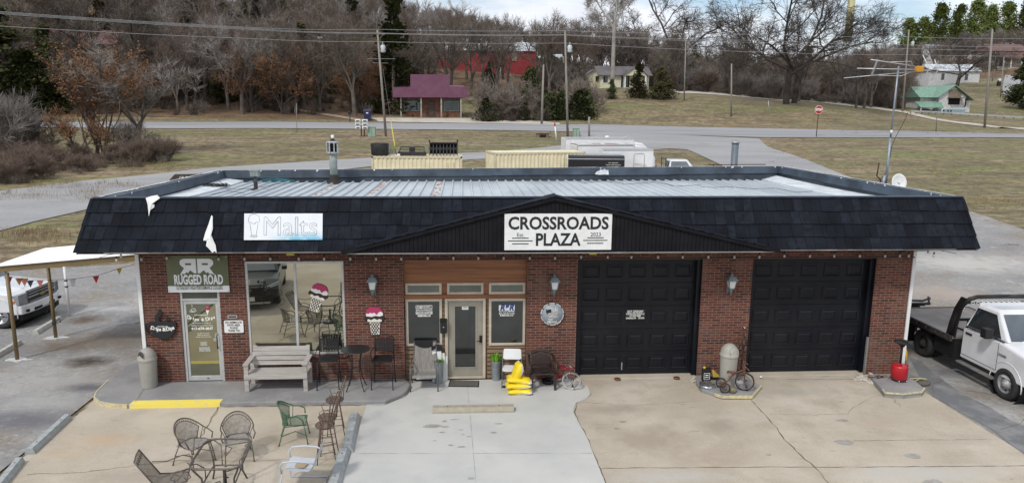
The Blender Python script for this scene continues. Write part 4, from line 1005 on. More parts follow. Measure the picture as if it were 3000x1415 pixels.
m_cord = M('black cord', (.01,.01,.01), var=.1); m_bulb = M('clear bulb glass', (.42,.40,.36), rough=.15, var=.1)
BX = [ZA(42,112),ZA(255,100),ZA(695,108)] + [ZB(q,98) for q in (95,295,515,712,914,1113,1308)] + [ZC(q, 92) for q in (272,471,664,860,1062,1258)] + [ZD(q,80) for q in (133,330,506,704,887,1077,1270,1455)] + [ZE(q,72) for q in (248,437,618,808,995,1105,1170)]
cord = MB(); pts = []
ps = [atY(*q, -.10) for q in BX]
end = [atY(*ZF(865,700), -.80), atY(*ZF(897,680), -.80)]
for i, p in enumerate(ps):
 pts += [(p.x, -.10, p.z+.09-3.2)]
 if i < len(ps)-1: q = ps[i+1]; pts += [((p.x+q.x)/2, -.09, (p.z+q.z)/2+.075-3.2)]
cord.tube(pts, .006, 5); cord.tube([(-8.15,-.8,.12),(-8.0,-.7,.16),(-7.78,-.2,.12),(pts[0])], .006, 5); cord.tube([pts[-1],(11.7,-.5,.15),(12.0,-.8,.12)], .006, 5); cord.build('cord', m_cord, t)
ends2 = [atY(*ZF(865,712), -.8), atY(*ZF(897,682), -.8), atY(*ZU(1860,835), -.8), atY(*ZU(1815,805), -.8)]
for p in ps + ends2:
 b = MB(); b.lathe([(.0,.085),(.016,.08),(.018,.035),(.014,.03)], 8); s = b.build('bulb_socket', m_cord, t, loc=(p.x, p.y, p.z-3.2))
 b = MB(); b.lathe([(.014,.03),(.030,.0),(.032,-.02),(.022,-.045),(0,-.055)], 10); b.build('bulb', m_bulb, s)
for (Z, x, y, lb) in ((ZB,420,64,'faded yellow leftover ribbon stuck under the eave above the shop window'),(ZD,243,58,'bright yellow tape tag under the eave over the first garage door')):
 p = atY(*Z(x, y), -.5); b = MB(); b.box(-.09,.09,-.01,.01,-.03,.03); b.face([(-.09,0,.03),(0,-.02,.06),(.02,0,.03)]); o = b.build('yellow_ribbon', M('yellow tape', (.5,.45,.05), var=.2), loc=(p.x, -.12, atY(*Z(x,y),-.12).z)); tag(o, lb, 'tape')
def RZ(a): return R(a)
def place(Z, x, y, z): p = atZ(*Z(x, y), z); return (p.x, p.y, z)
WZ, PZ, NZ, AZ = .03, GZ+.016, GZ+.022, GZ+.014      # top of walkway, patio, new pad, apron
m_can = M('grey beige plastic', (.33,.32,.285), rough=.6, var=.07)
def trash_can(loc, rz, label, open_=True, h=1.0, r=.225):
 t = thing('trash_can', label, 'trash can', loc, rz, group='dome top trash cans by the shop')
 b = MB(); b.lathe([(0,0),(r*.86,0),(r*.88,.02),(r,h*.72),(r,h*.74),(0,h*.74)], 32); b.build('bin_body', m_can, t)
 b = MB(); prof = [(r*1.05,h*.70),(r*1.07,h*.72),(r*1.07,h*.755),(r*1.0,h*.77)] + [(r*1.0*math.cos(R(a)), h*.77+h*.235*math.sin(R(a))) for a in range(10, 91, 10)]
 b.lathe(prof, 32); b.build('dome_lid', m_can, t)
 b = MB(); n = 10; arch = [(-.13,h*.785),(.13,h*.785)] + [(.13*math.cos(R(a)), h*.85+h*.10*math.sin(R(a))) for a in range(0, 181, 20)]
 def onface(x, z):
  zz = min(1, max(0, (z-h*.77)/(h*.235))); rad = r*math.sqrt(max(.02, 1-zz*zz)); return -math.sqrt(max(.0004, rad*rad-x*x))
 b.tube([(x, onface(x, z)-.006, z) for x, z in arch], .010, 6, closed=True); b.build('opening_rim', m_can, t)
 c = sum(z for x, z in arch)/len(arch); b = MB()
 for i in range(len(arch)):
  (x0, z0), (x1, z1) = arch[i], arch[(i+1)%len(arch)]
  for k in range(4):
   f0, f1 = k/4, (k+1)/4
   q = [(x0*(1-f)+0*f, z0*(1-f)+c*f) for f in (f0, f1)] + [(x1*(1-f), z1*(1-f)+c*f) for f in (f1, f0)]
   b.face([(x, onface(x, z)-.004, z) for x, z in q])
 b.build('flap' if not open_ else 'dark_opening', m_can if not open_ else M('can interior', (.02,.02,.018)), t)
 return t
p = atZ(*ZG(1112,500), .03); trash_can((p.x, p.y+.08, .03), R(-35), 'beige dome-top trash can with an open mouth at the left corner of the walkway', True, .97, .205)
p = atZ(*ZJ(745,935), GZ+.10); trash_can((p.x, min(p.y+.1, -.3), GZ+.10), R(22), 'beige dome-top trash can with closed flap between the two garage doors', False, 1.05, .215)
m_bench = M('weathered grey bench wood', (.33,.30,.275), col2=(.43,.41,.385), rough=.85, scale=5, stretch=(.4,3,3), bmp=.3)
a = atZ(*ZB(118,1125), .03); c = atZ(*ZB(572,1125), .03); W_ = c.x-a.x+.08
t = thing('wooden_bench', 'weathered grey slatted wooden bench in front of the shop window', 'bench', ((a.x+c.x)/2, (a.y+c.y)/2, .03)); h = W_/2
for sx in (-1, 1):
 x = sx*(h-.05)
 b = MB(); b.box(x-.05, x+.05, -.02, .04, 0, .66); b.build('leg', m_bench, t, bevel=.006)
 b = MB(); b.box(x-.05, x+.05, .50, .56, 0, .52); b.bar((x,.53,.0),(x,.56,.5),.08,.04); b.build('leg', m_bench, t, bevel=.006)
 b = MB(); b.bar((x, -.05, .675), (x, .60, .69), .13, .035, up=(0,0,1)); b.bar((x,.04,.10),(x,.5,.36),.04,.07); b.build('armrest', m_bench, t, bevel=.006)
b = MB()
for i in range(4): b.box(-h+.02, h-.02, .00+i*.135, .125+i*.135, .405-i*.008, .435-i*.008)
b.build('seat', m_bench, t, bevel=.006)
b = MB(); b.box(-h, h, -.045, -.02, .32, .43); b.build('apron_board', m_bench, t, bevel=.006)
b = MB()
for i in range(4): b.bar((-h+.05, .55+i*.025, .52+i*.112), (h-.05, .55+i*.025, .52+i*.112), .028, .10 if i < 3 else .12, up=(0,.22,1))
b.bar((-h+.1,.56,.4),(-h+.1,.66,.93),.09,.035,up=(0,1,0)); b.bar((h-.1,.56,.4),(h-.1,.66,.93),.09,.035,up=(0,1,0))
b.build('backrest', m_bench, t, bevel=.006)
m_iron = M('black wrought iron', (.012,.012,.014), rough=.5, var=.3, spec=.4)
def weave(mb, x0, x1, P, n, m_, w, gap=0):
 pass
def bar_chair(loc, rz, label):
 t = thing('bar_chair', label, 'bar chair', loc, rz, group='black iron bar chairs at the bistro table'); w, d, s = .23, .22, .70
 for (x, y) in ((-w,-d),(w,-d),(-w,d),(w,d)):
  b = MB(); b.tube([(x*1.12, y*1.15, 0),(x, y, s)], .012, 6); b.lathe([(0,0),(.02,0),(.02,.015),(0,.015)],8,(x*1.12,y*1.15,0)); b.build('leg', m_iron, t)
 b = MB()
 for z in (.24,): b.tube([(-w*1.08,-d*1.1,z),(w*1.08,-d*1.1,z),(w*1.08,d*1.1,z),(-w*1.08,d*1.1,z)], .009, 6, closed=True)
 b.tube([(-w*1.08,-d*1.1,.24),(0,-d*1.3,.22),(w*1.08,-d*1.1,.24)], .009, 6); b.build('footrest', m_iron, t)
 b = MB(); b.tube([(-w,-d,s),(w,-d,s),(w,d,s),(-w,d,s)], .014, 6, closed=True)
 for i in range(9): u = -w+.025+i*(2*w-.05)/8; b.box(u-.021,u+.021,-d,d,s-.002,s+.003)
 for i in range(9): u = -d+.025+i*(2*d-.05)/8; b.box(-w,w,u-.019,u+.019,s+.003,s+.008)
 b.build('seat', m_iron, t)
 b = MB(); by = d; top = s+.46
 def B(x, z): return (x, by+.02+(z-s)*.16, z)
 b.tube([B(-w,s),B(-w,top-.05),B(-w+.02,top)], .012, 6); b.tube([B(w,s),B(w,top-.05),B(w-.02,top)], .012, 6); b.tube([B(-w,s+.10),B(w,s+.10)], .010, 6); b.tube([B(-w,top-.06),B(w,top-.06)], .010, 6)
 for i in range(7):
  u = -w+.035+i*(2*w-.07)/6; b.loft([[B(u-.017,s+.10),B(u+.017,s+.10)],[B(u-.017,top-.06),B(u+.017,top-.06)]], closed=False, caps=False)
 for i in range(6):
  z = s+.13+i*.048; q = [B(-w,z),B(-w,z+.028),B(w,z+.028),B(w,z)]; b.face([Vector(v)+Vector((0,-.004,0)) for v in q])
 b.tube([B(-w+.02,top),B(-w*.5,top+.02),B(0,top+.05),B(w*.5,top+.02),B(w-.02,top)], .008, 6); b.tube([B(-.08,top-.05),B(-.04,top+.02),B(0,top-.02),B(.04,top+.02),B(.08,top-.05)], .006, 5)
 b.build('backrest', m_iron, t)
 for sx in (-1, 1):
  b = MB(); b.tube([(sx*w,-d,s),(sx*(w+.03),-d-.01,s+.16),(sx*(w+.035),-d+.04,s+.21),(sx*(w+.03),0,s+.22),(sx*w,d+.05,s+.20)], .010, 6); b.build('armrest', m_iron, t)
 return t
def mid(Z, pts, z):
 P = [atZ(*Z(*q), z) for q in pts]; return (sum(p.x for p in P)/len(P), sum(p.y for p in P)/len(P), z)
bar_chair(mid(ZB, [(667,1110),(823,1108),(688,1060),(828,1058)], WZ), R(4), 'black wrought iron bar chair beside the wooden bench')
bar_chair(mid(ZB, [(1087,1108),(1241,1108),(1112,1058),(1252,1058)], WZ), R(-2), 'black wrought iron bar chair under the ice cream cone sign')
L = mid(ZB, [(877,1128),(1022,1130),(1050,1080),(900,1080)], WZ); t = thing('bistro_table', 'tall round black iron bistro table between two bar chairs', 'table', L)
b = MB(); b.lathe([(0,.985),(.33,.985),(.345,.992),(.345,1.0),(.33,1.004),(0,1.004)], 32)
for i in range(14):
 a = R(i*360/14)
 for r in (.1,.16,.22,.28): b.lathe([(0,1.004),(.012,1.008),(0,1.009)], 6, (r*math.cos(a+r*9), r*math.sin(a+r*9), 0))
b.build('tabletop', M('black patterned iron top', (.035,.04,.045), rough=.4, col2=(.012,.012,.014), scale=30, metal=.3), t)
for k in range(4):
 a = R(45+90*k); b = MB(); b.tube([(r*math.cos(a), r*math.sin(a), z) for r, z in ((.30,.0),(.25,.10),(.17,.30),(.13,.5),(.14,.72),(.22,.98))], .012, 6); b.build('leg', m_iron, t)
b = MB(); b.tube([(.13*math.cos(R(q)), .13*math.sin(R(q)), .5) for q in range(0,360,24)], .008, 6, closed=True); b.build('ring_brace', m_iron, t)
m_sling = M('grey sling fabric', (.17,.155,.14), col2=(.26,.25,.235), rough=.9, scale=9, stretch=(6,.6,.6)); m_gframe = M('grey chair frame', (.13,.13,.13), rough=.5, metal=.2)
L = mid(ZC, [(165,1130),(327,1128)], NZ); t = thing('sling_chair', 'grey mesh sling patio chair left of the entry door', 'chair', (L[0], L[1]+.0, NZ), 0)
w = .33
for sx in (-1, 1):
 b = MB(); b.tube([(sx*w,.0,0),(sx*w,-.02,.42),(sx*w,.02,.60),(sx*w,.20,.64),(sx*w,.55,.62)], .016, 8); b.build('leg', m_gframe, t)
 b = MB(); b.tube([(sx*w,.62,0),(sx*w,.50,.40)], .015, 8); b.build('leg', m_gframe, t)
 b = MB(); b.tube([(sx*.29,.0,.40),(sx*.28,.42,.36),(sx*.28,.52,.40),(sx*.27,.70,1.05)], .014, 8); b.build('side_rail', m_gframe, t)
b = MB(); n = 14; prof = [(.01,.40),(-.03,.36),(.05,.405),(.2,.37),(.42,.365),(.50,.40),(.55,.55),(.60,.72),(.65,.88),(.70,1.05)]
b.loft([[(x, y+.03*(1-(x/.28)**2), z-.012*(1-(x/.28)**2)) for x in [(-.28+.56*i/8) for i in range(9)]] for y, z in prof], closed=False, caps=False); b.build('sling_seat', m_sling, t, norm=False)
b = MB(); b.tube([(-.27,.70,1.05),(.27,.70,1.05)], .014, 8); b.tube([(-.33,.55,.2),(.33,.55,.2)],.010,6); b.build('cross_rail', m_gframe, t)
a, c, e, f = FR(ZC, 170,735,312,1060, -.02); t = thing('black_board', 'tall black framed board leaning under the left side window behind the chair', 'board', (a, .02, NZ))
b = MB(); b.box(.0, c-a, -.02, .02, .02, f-NZ); b.build('panel', m_black, t, bevel=.01)
b = MB(); b.box(.03, c-a-.03, -.026, -.0202, .06, .24); b.build('white_base', m_white, t)
p = atY(*ZC(345,793), .05); t = thing('black_case', 'black hard case standing on white boards beside the entry door', 'case', (p.x, .02, p.z))
b = MB(); b.box(-.14, .12, -.05, .06, -.10, .09); b.box(.08,.15,-.055,-.02,-.02,.0); b.build('shell', m_black, t, bevel=.015)
b = MB(); b.tube([(-.05,-.05,.09),(-.05,-.05,.12),(.05,-.05,.12),(.05,-.05,.09)], .008, 6); b.build('handle', m_black, t)
a, c, e, f = FR(ZC, 308,822,378,1000, -.1); t = thing('white_board', 'white foam boards leaning against the siding behind the galvanised bucket', 'board', (a, -.06, NZ)); m_foam = M('white foam board', (.68,.68,.66), var=.05)
for i, (dx, dy, hh) in enumerate(((0,0,f-NZ),(.05,.045,f-NZ-.06),(.09,.09,(f-NZ)*.8))):
 b = MB(); b.box(dx, dx+(c-a)+.03*i, dy, dy+.022, .0, hh); b.build('foam_sheet', m_foam, t)
m_zinc = M('galvanised zinc', (.30,.34,.36), rough=.45, metal=.5, col2=(.38,.42,.44), scale=7)
m_leaf = M('bright green leaves', (.12,.30,.02), rough=.6, col2=(.20,.42,.035), scale=20)
def bucket(loc, h, tall, label, seed):
 t = thing('plant_bucket', label, 'planter', loc, 0, group='galvanised buckets beside the entry door'); rr = random.Random(seed)
 b = MB(); b.lathe([(0,0),(.095,0),(.10,.01),(.125,h),(.135,h+.01),(.125,h+.012),(.115,h-.03),(0,h-.03)], 24)
 for z in (h*.33, h*.66): b.tube([(( .10+.025*z/h+.003)*math.cos(R(q)), (.10+.025*z/h+.003)*math.sin(R(q)), z) for q in range(0,360,20)], .004, 5, closed=True)
 b.build('bucket', m_zinc, t)
 b = MB()
 for i in range(150 if tall > .1 else 90):
  a = rr.uniform(0, 6.28); r = rr.uniform(0,.10); l = rr.uniform(.5,1)*tall; w = rr.uniform(.008,.02)
  base = Vector((r*math.cos(a), r*math.sin(a), h-.02)); tip = base + Vector((math.cos(a)*rr.uniform(0,.08), math.sin(a)*rr.uniform(0,.08), l)); sd = Vector((-math.sin(a+rr.uniform(-1,1)), math.cos(a), 0)).normalized()*w
  mid_ = base.lerp(tip,.6)+Vector((0,0,.01)); b.face([base-sd*.3, mid_-sd, tip, mid_+sd, base+sd*.3])
 b.build('leaves', m_leaf, t, norm=False)
L = place(ZC, 358, 1068, NZ); bucket((L[0], L[1]+.08, NZ), .55, .09, 'galvanised bucket with short green leaves beside the sling chair', 1)
L = place(ZC, 801, 1045, NZ); bucket((L[0], L[1]+.08, NZ), .50, .22, 'galvanised bucket with tall bright green leaves right of the entry door', 2)
P4 = [atZ(*ZC(*q), NZ) for q in ((443,1042),(671,1046),(667,1093),(431,1090))]; b = MB(); b.prism([(p.x, p.y) for p in P4], NZ, NZ+.014, 'z')
t = thing('door_mat', 'dark grey rectangular door mat in front of the entry door', 'mat', (0,0,0)); b.build('mat_border', m_rubber, t)
cc = sum((p for p in P4), Vector())/4; b = MB(); b.prism([(cc.x+(p.x-cc.x)*.94, cc.y+(p.y-cc.y)*.88) for p in P4], NZ+.014, NZ+.018, 'z'); b.build('mat_pile', M('grey mat pile', (.10,.095,.085), var=.3, scale=30), t)
L = mid(ZC, [(855,1100),(985,1100)], NZ); t = thing('folding_chair', 'white plastic folding chair behind the yellow bags', 'chair', (L[0]-.0, L[1], NZ), R(-6)); m_fw = M('white moulded plastic', (.70,.71,.72), rough=.4, var=.03)
w = .235
b = MB()
def rbox(mb, x0, x1, z0, z1, r, y0, y1, tilt=0):
 q = [(x, z) for s_, (ox, oz) in zip((0,90,180,270), ((x1-r,z1-r),(x0+r,z1-r),(x0+r,z0+r),(x1-r,z0+r))) for x, z in ell(ox, oz, r, r, 5, s_, s_+90)]
 mb.loft([[(x, y+(z-z0)*tilt, z) for x, z in q] for y in (y0, y1)])
rbox(b, -.24, .24, .60, .86, .07, .38, .40, .18); b.build('backrest', m_fw, t, bevel=.008)
b = MB(); q = [(x, y) for s_, (ox, oy) in zip((0,90,180,270), ((.16,.33),(-.16,.33),(-.16,.06),(.16,.06))) for x, y in ell(ox, oy, .07, .07, 5, s_, s_+90)]; b.prism(q, .425, .45, 'z'); b.build('seat', m_fw, t, bevel=.008)
for sx in (-1, 1):
 b = MB(); b.tube([(sx*w,-.02,0),(sx*w,.20,.45),(sx*w,.39,.60),(sx*w*.95,.43,.84)], .012, 8); b.build('leg', m_gframe, t)
 b = MB(); b.tube([(sx*w*.9,.48,0),(sx*w*.9,.10,.42)], .012, 8); b.build('leg', m_gframe, t)
b = MB(); b.tube([(-w,.04,.12),(w,.04,.12)], .009, 6); b.tube([(-w*.9,.42,.1),(w*.9,.42,.1)], .009, 6); b.build('stretcher', m_gframe, t)
p = place(ZC, 862, 1095, NZ); b = MB(); b.lathe([(0,0),(.03,.0),(.045,.02),(.03,.04),(0,.04)], 10, p); o = b.build('rubber_stop', m_rubber); tag(o, 'small black rubber stop on the concrete at the foot of the folding chair', 'door stop')
mtb, ntb, bb = newmat('yellow and white bag plastic'); tcb = ntb.nodes.new('ShaderNodeTexCoord')
spb = ntb.nodes.new('ShaderNodeSeparateXYZ'); ntb.links.new(tcb.outputs['Object'], spb.inputs[0])
ml = ntb.nodes.new('ShaderNodeMath'); ml.operation = 'MULTIPLY_ADD'; ml.inputs[1].default_value = .16; ntb.links.new(noisefac(ntb, tcb.outputs['Object'], 7, .2, .8), ml.inputs[0]); ntb.links.new(spb.outputs[2], ml.inputs[2])
m2 = ntb.nodes.new('ShaderNodeMath'); m2.operation = 'MULTIPLY_ADD'; m2.inputs[1].default_value = -.35; ntb.links.new(spb.outputs[0], m2.inputs[0]); ntb.links.new(ml.outputs[0], m2.inputs[2])
fr2 = ntb.nodes.new('ShaderNodeMapRange'); fr2.inputs[1].default_value = .02; fr2.inputs[2].default_value = .035; ntb.links.new(m2.outputs[0], fr2.inputs[0])
ntb.links.new(mixc(ntb, fr2.outputs[0], (.70,.70,.66), (.80,.60,.02)), bb.inputs['Base Color']); bb.inputs['Roughness'].default_value = .35
def bag(loc, rz, sx, sy, sz, label, tilt=(0,0), seed=0):
 b = MB(); rings = []; n = 14; K = 9
 for i in range(K+1):
  u = -1+2*i/K; e = 1-abs(u)**4; th = sz*(.16+.84*e**.6); w = sy*(.93+.09*math.cos(u*3+seed)) ; ring = []
  for j in range(n):
   a = 2*math.pi*j/n; ca, sa = math.cos(a), math.sin(a); v = math.copysign(abs(ca)**.6, ca); q = Vector((u*3+seed, ca*2.5, sa*2.5))
   ring.append(Vector((u*sx*(1+.06*noise.noise(q)), v*w*(1+.08*noise.noise(q*1.7)), sa*th*(1+.45*noise.noise(q*1.3)))))
  rings.append(ring)
 b.loft(rings, smooth=True); o = b.build('salt_bag', mtb); o.location = loc; o.rotation_euler = (tilt[0], tilt[1], rz)
 tag(o, label, 'bag', group='yellow and white bags stacked by the white folding chair'); return o
L = place(ZC, 985, 1160, NZ); X, Y_ = L[0], L[1]+.2
bag((X+.02,Y_-.02,NZ+.065), R(-6), .29, .19, .075, 'yellow and white bag lying at the bottom of the pile', seed=3)
bag((X-.03,Y_+.0,NZ+.20), R(5), .30, .19, .075, 'yellow and white bag lying second from the bottom of the pile', seed=11)
bag((X+.0,Y_+.02,NZ+.325), R(-4), .30, .19, .07, 'yellow and white bag lying right under the upright one', tilt=(0,R(7)), seed=21)
bag((X-.04,Y_+.03,NZ+.53), R(10), .23, .16, .10, 'yellow and white bag standing upright on top of the pile', tilt=(R(8),R(-74)), seed=31)
m_brn = M('dark brown plastic', (.028,.018,.016), rough=.5, var=.15)
L = mid(ZC, [(1073,1122),(1258,1118)], NZ); t = thing('plastic_chair', 'dark brown moulded plastic armchair beside the red tricycle', 'chair', (L[0], L[1], NZ), R(3))
for (x, y) in ((-.30,0),(.30,0),(-.25,.46),(.25,.46)):
 b = MB(); b.loft([[(x-.028,y-.02,0),(x+.028,y-.02,0),(x+.028,y+.02,0),(x-.028,y+.02,0)],[(x*.93-.04,y*.95-.03,.42),(x*.93+.04,y*.95-.03,.42),(x*.93+.04,y*.95+.03,.42),(x*.93-.04,y*.95+.03,.42)]]); b.build('leg', m_brn, t, bevel=.006)
b = MB(); b.prism([(-.27,-.02),(.27,-.02),(.25,.45),(-.25,.45)], .40, .435, 'z'); b.build('seat', m_brn, t, bevel=.015)
b = MB()
def bk(x, z): return (x, .44+(z-.43)*.22-.35*x*x*1.2, z)
zt = lambda x: .84-.9*x*x
for i in range(12):      # lattice back
 x0 = -.24+i*.044
 for sg in (-1, 1):
  pts = []
  for k in range(9):
   z = .48+k*.04; x = x0+sg*(z-.6)*.6
   if abs(x) < .235 and z < zt(x)-.02: pts.append(bk(x, z))
  if len(pts) > 1: b.tube(pts, .0125, 5)
b.tube([bk(x, zt(x)) for x in [-.30+.05*i for i in range(13)]], .032, 8); b.tube([bk(x,.47) for x in (-.25,-.1,.1,.25)], .02, 6)
b.tube([bk(-.26,.43),bk(-.28,.6),bk(-.29,.76)],.024,6); b.tube([bk(.26,.43),bk(.28,.6),bk(.29,.76)],.024,6)
b.build('backrest', m_brn, t)
for sx in (-1, 1):
 b = MB(); b.tube([(sx*.29,.02,.40),(sx*.32,.0,.55),(sx*.33,.04,.64),(sx*.33,.25,.68),(sx*.30,.46,.74)], .022, 8); b.build('armrest', m_brn, t)
b = MB(); b.box(-.07,.09,-.045,.045,0,.05); o = b.build('glasses_case', m_black, bevel=.015, loc=(L[0]+.04, L[1]+.12, NZ+.437)); tag(o, 'small black case lying on the seat of the brown plastic chair', 'case')
p = place(ZC, 1208, 1070, NZ); t = thing('boot_tray', 'small black tray on the ground behind the brown plastic chair', 'tray', (p[0], p[1]+.1, NZ)); b = MB(); b.lathe([(0,0),(.15,0),(.17,.08),(.15,.09),(.13,.03),(0,.03)], 16); b.build('bowl', m_black, t); b = MB(); b.box(.04,.13,-.12,-.05,.05,.16); b.build('block', m_black, t, bevel=.01)
def wheel(parent, name, c, r, axis_rot, tyre, rim, spokes=20, tr=.014, thick=None, hub=.02, solid=None):
 """wheel in its own xz plane, turned by axis_rot about z"""
 o = bpy.data.objects.new(name, None)
 mt = Matrix.Translation(c) @ Matrix.Rotation(axis_rot, 4, 'Z')
 b = MB(); b.tube([mt @ Vector((r*math.cos(R(a)),0,r*math.sin(R(a)))) for a in range(0,360,12)], tr, 7, closed=True); w_ = b.build(name, tyre, parent)
 b = MB(); b.tube([mt @ Vector(((r-tr*1.3)*math.cos(R(a)),0,(r-tr*1.3)*math.sin(R(a)))) for a in range(0,360,12)], tr*.55, 6, closed=True)
 b.cyl(mt @ Vector((0,-.025,0)), mt @ Vector((0,.025,0)), hub, n=10)
 if solid is None:
  for i in range(spokes):
   a = 2*math.pi*i/spokes; b.tube([mt @ Vector((hub*math.cos(a),.018*(-1)**i,hub*math.sin(a))), mt @ Vector(((r-tr)*math.cos(a),0,(r-tr)*math.sin(a)))], .0022, 4, caps=False)
 else: b.m(0); b.cyl(mt @ Vector((0,-.008,0)), mt @ Vector((0,.008,0)), (r-tr)*.92, n=20)
 b.build('rim', rim, w_); bpy.data.objects.remove(o); return w_
m_chr = M('chrome', (.55,.56,.58), rough=.18, metal=.9, var=.05)
m_tyre_g = M('grey white tyre', (.42,.42,.42), rough=.7); m_trired = M('red enamel', (.22,.008,.016), rough=.25, var=.1, coat=.5); m_rustr = M('rusty brown enamel', (.115,.04,.025), col2=(.17,.075,.05), rough=.8, scale=20)
def tricycle(loc, rz, label, paint, seatm, rimm, tyre, fr, rr_, steer, solid=None, bars=True, wt=.17):
 t = thing('tricycle', label, 'tricycle', loc, rz)
 fx, rx = .25, -.27
 wheel(t, 'front_wheel', (fx,0,fr+.014), fr, steer, tyre, rimm, 24)
 for sy in (-1, 1): wheel(t, 'rear_wheel', (rx, sy*wt, rr_+.014), rr_, 0, tyre, rimm, 14, solid=solid, hub=.015)
 b = MB(); b.tube([(rx,-wt,rr_+.014),(rx,wt,rr_+.014)], .009, 6); b.box(rx-.09, rx+.06, -.11, .11, rr_+.03, rr_+.045); b.build('rear_step', paint, t, bevel=.004)
 b = MB(); b.tube([(rx,0,rr_+.03),(rx+.10,0,rr_+.12),(-.05,0,fr+.18),(.08,0,fr+.26),(fx-.06,0,fr*2+.10)], .017, 8); b.build('frame', paint, t)
 cs, sn = math.cos(steer), math.sin(steer)
 def T(x, y, z): return (fx+x*cs-y*sn, x*sn+y*cs, z)
 b = MB()
 for sy in (-1, 1): b.tube([T(0,sy*.035,fr+.014),T(-.02,sy*.035,fr*2+.02),T(-.05,sy*.012,fr*2+.08)], .009, 6)
 b.tube([T(-.05,0,fr*2+.04),T(-.065,0,fr*2+.22)], .013, 8); b.build('fork', paint, t)
 b = MB(); b.tube([T(.02,-.20,fr*2+.20),T(-.03,-.18,fr*2+.24),T(-.05,-.08,fr*2+.28),T(-.065,0,fr*2+.22),T(-.05,.08,fr*2+.28),T(-.03,.18,fr*2+.24),T(.02,.20,fr*2+.20)], .009, 8); b.build('handlebar', rimm, t)
 for sy in (-1, 1): b = MB(); b.tube([T(.02,sy*.20,fr*2+.20),T(.07,sy*.205,fr*2+.16)], .014, 8); b.build('grip', seatm, t)
 b = MB()
 b.loft([[T(fr*1.08*math.cos(R(a)),-.03,fr+.014+fr*1.08*math.sin(R(a))),T(fr*1.13*math.cos(R(a)),0,fr+.014+fr*1.13*math.sin(R(a))),T(fr*1.08*math.cos(R(a)),.03,fr+.014+fr*1.08*math.sin(R(a)))] for a in range(35,150,9)], closed=False, caps=False); b.build('mudguard', rimm, t)
 b = MB(); b.loft([[(x, -w, z),(x,-w*.6,z+.02),(x,0,z+.01),(x,w*.6,z+.02),(x,w,z),(x,0,z-.03)] for x, w, z in ((-.19,.035,fr*2+.03),(-.15,.085,fr*2+.04),(-.09,.085,fr*2+.03),(-.02,.04,fr*2+.03),(.05,.018,fr*2+.02))], smooth=True); b.tube([(-.08,0,fr*2+.0),(-.05,0,fr+.19)], .01, 6); b.build('saddle', seatm, t)
 for sy in (-1, 1): b = MB(); b.tube([T(0,sy*.02,fr+.014),T(.04,sy*.06,fr-.04+.05*sy)], .006, 6); b.bar(T(.04,sy*.05,fr-.04+.05*sy), T(.04,sy*.12,fr-.04+.05*sy), .05, .02); b.build('pedal', m_rubber, t)
 return t
fp = place(ZC, 1383, 1115, NZ)
an = R(-62); tricycle((fp[0]-.25*math.cos(an), fp[1]-.25*math.sin(an)+.02, NZ), an, 'red enamel tricycle with white tyres beside the first garage door', m_trired, m_trired, m_chr, m_tyre_g, .215, .115, R(62-12))
p = place(ZC, 1320, 985, NZ);
zi = GZ+.10
rp = place(ZJ, 1000, 1015, zi); an = R(-4); tricycle((rp[0]-.26*math.cos(an), rp[1]-.26*math.sin(an), zi), an, 'rusty brown tricycle with black tyres in front of the beige trash can', m_rustr, m_rustr, M('rusty chrome', (.22,.17,.14), rough=.5, metal=.5, var=.3, scale=20), m_rubber, .215, .115, R(-14), wt=.17)
L = place(ZJ, 385, 860, zi); t = thing('oil_jug', 'black motor oil jug with yellow cap at the middle pier', 'jug', (L[0], L[1]+.05, zi))
b = MB(); b.box(-.105,.105,-.055,.055,0,.27); b.loft([[(-.105,-.055,.27),(.105,-.055,.27),(.105,.055,.27),(-.105,.055,.27)],[(-.09,-.04,.315),(.06,-.04,.315),(.06,.04,.315),(-.09,.04,.315)]]); b.build('jug_body', m_black, t, bevel=.012)
b = MB(); b.tube([(.02,0,.30),(.03,0,.345),(.085,0,.345),(.095,0,.28)], .014, 8); b.build('handle', m_black, t)
b = MB(); b.cyl((-.055,0,.315),(-.055,0,.36),.03); b.build('cap', M('yellow plastic', (.62,.52,.04), rough=.4), t)
b = MB();
for (x0,x1,z0,z1) in ((-.075,.075,.04,.05),(-.075,.075,.205,.215),(-.075,-.065,.05,.205),(.065,.075,.05,.205)): b.box(x0,x1,-.0585,-.0555,z0,z1)
b.box(-.04,.04,-.0585,-.0555,.14,.17); b.box(-.05,.05,-.0585,-.0555,.09,.11); b.build('label_print', m_vinyl, t)
L = place(ZJ, 545, 850, zi); t = thing('yellow_jug', 'black and yellow jug lying beside the black oil jug', 'jug', (L[0], L[1]+.08, zi))
b = MB(); b.box(-.10,.10,-.06,.06,0,.07); b.build('tray', m_black, t, bevel=.01)
b = MB(); b.loft([[(-.08,-.05,.07),(.09,-.05,.07),(.09,.05,.07),(-.08,.05,.07)],[(-.09,-.04,.16),(.07,-.04,.13),(.07,.04,.13),(-.09,.04,.16)],[(-.10,-.03,.24),(-.05,-.03,.24),(-.05,.03,.24),(-.10,.03,.24)]]); b.build('jug_body', M('amber yellow plastic', (.50,.36,.06), rough=.4, var=.2), t, bevel=.01)
b = MB(); b.cyl((.0,.02,.07),(.03,.03,.28),.035,.02); b.build('bottle', M('dark amber bottle', (.05,.018,.008), rough=.3), t)
L = place(ZJ, 440, 1045, GZ+.02)
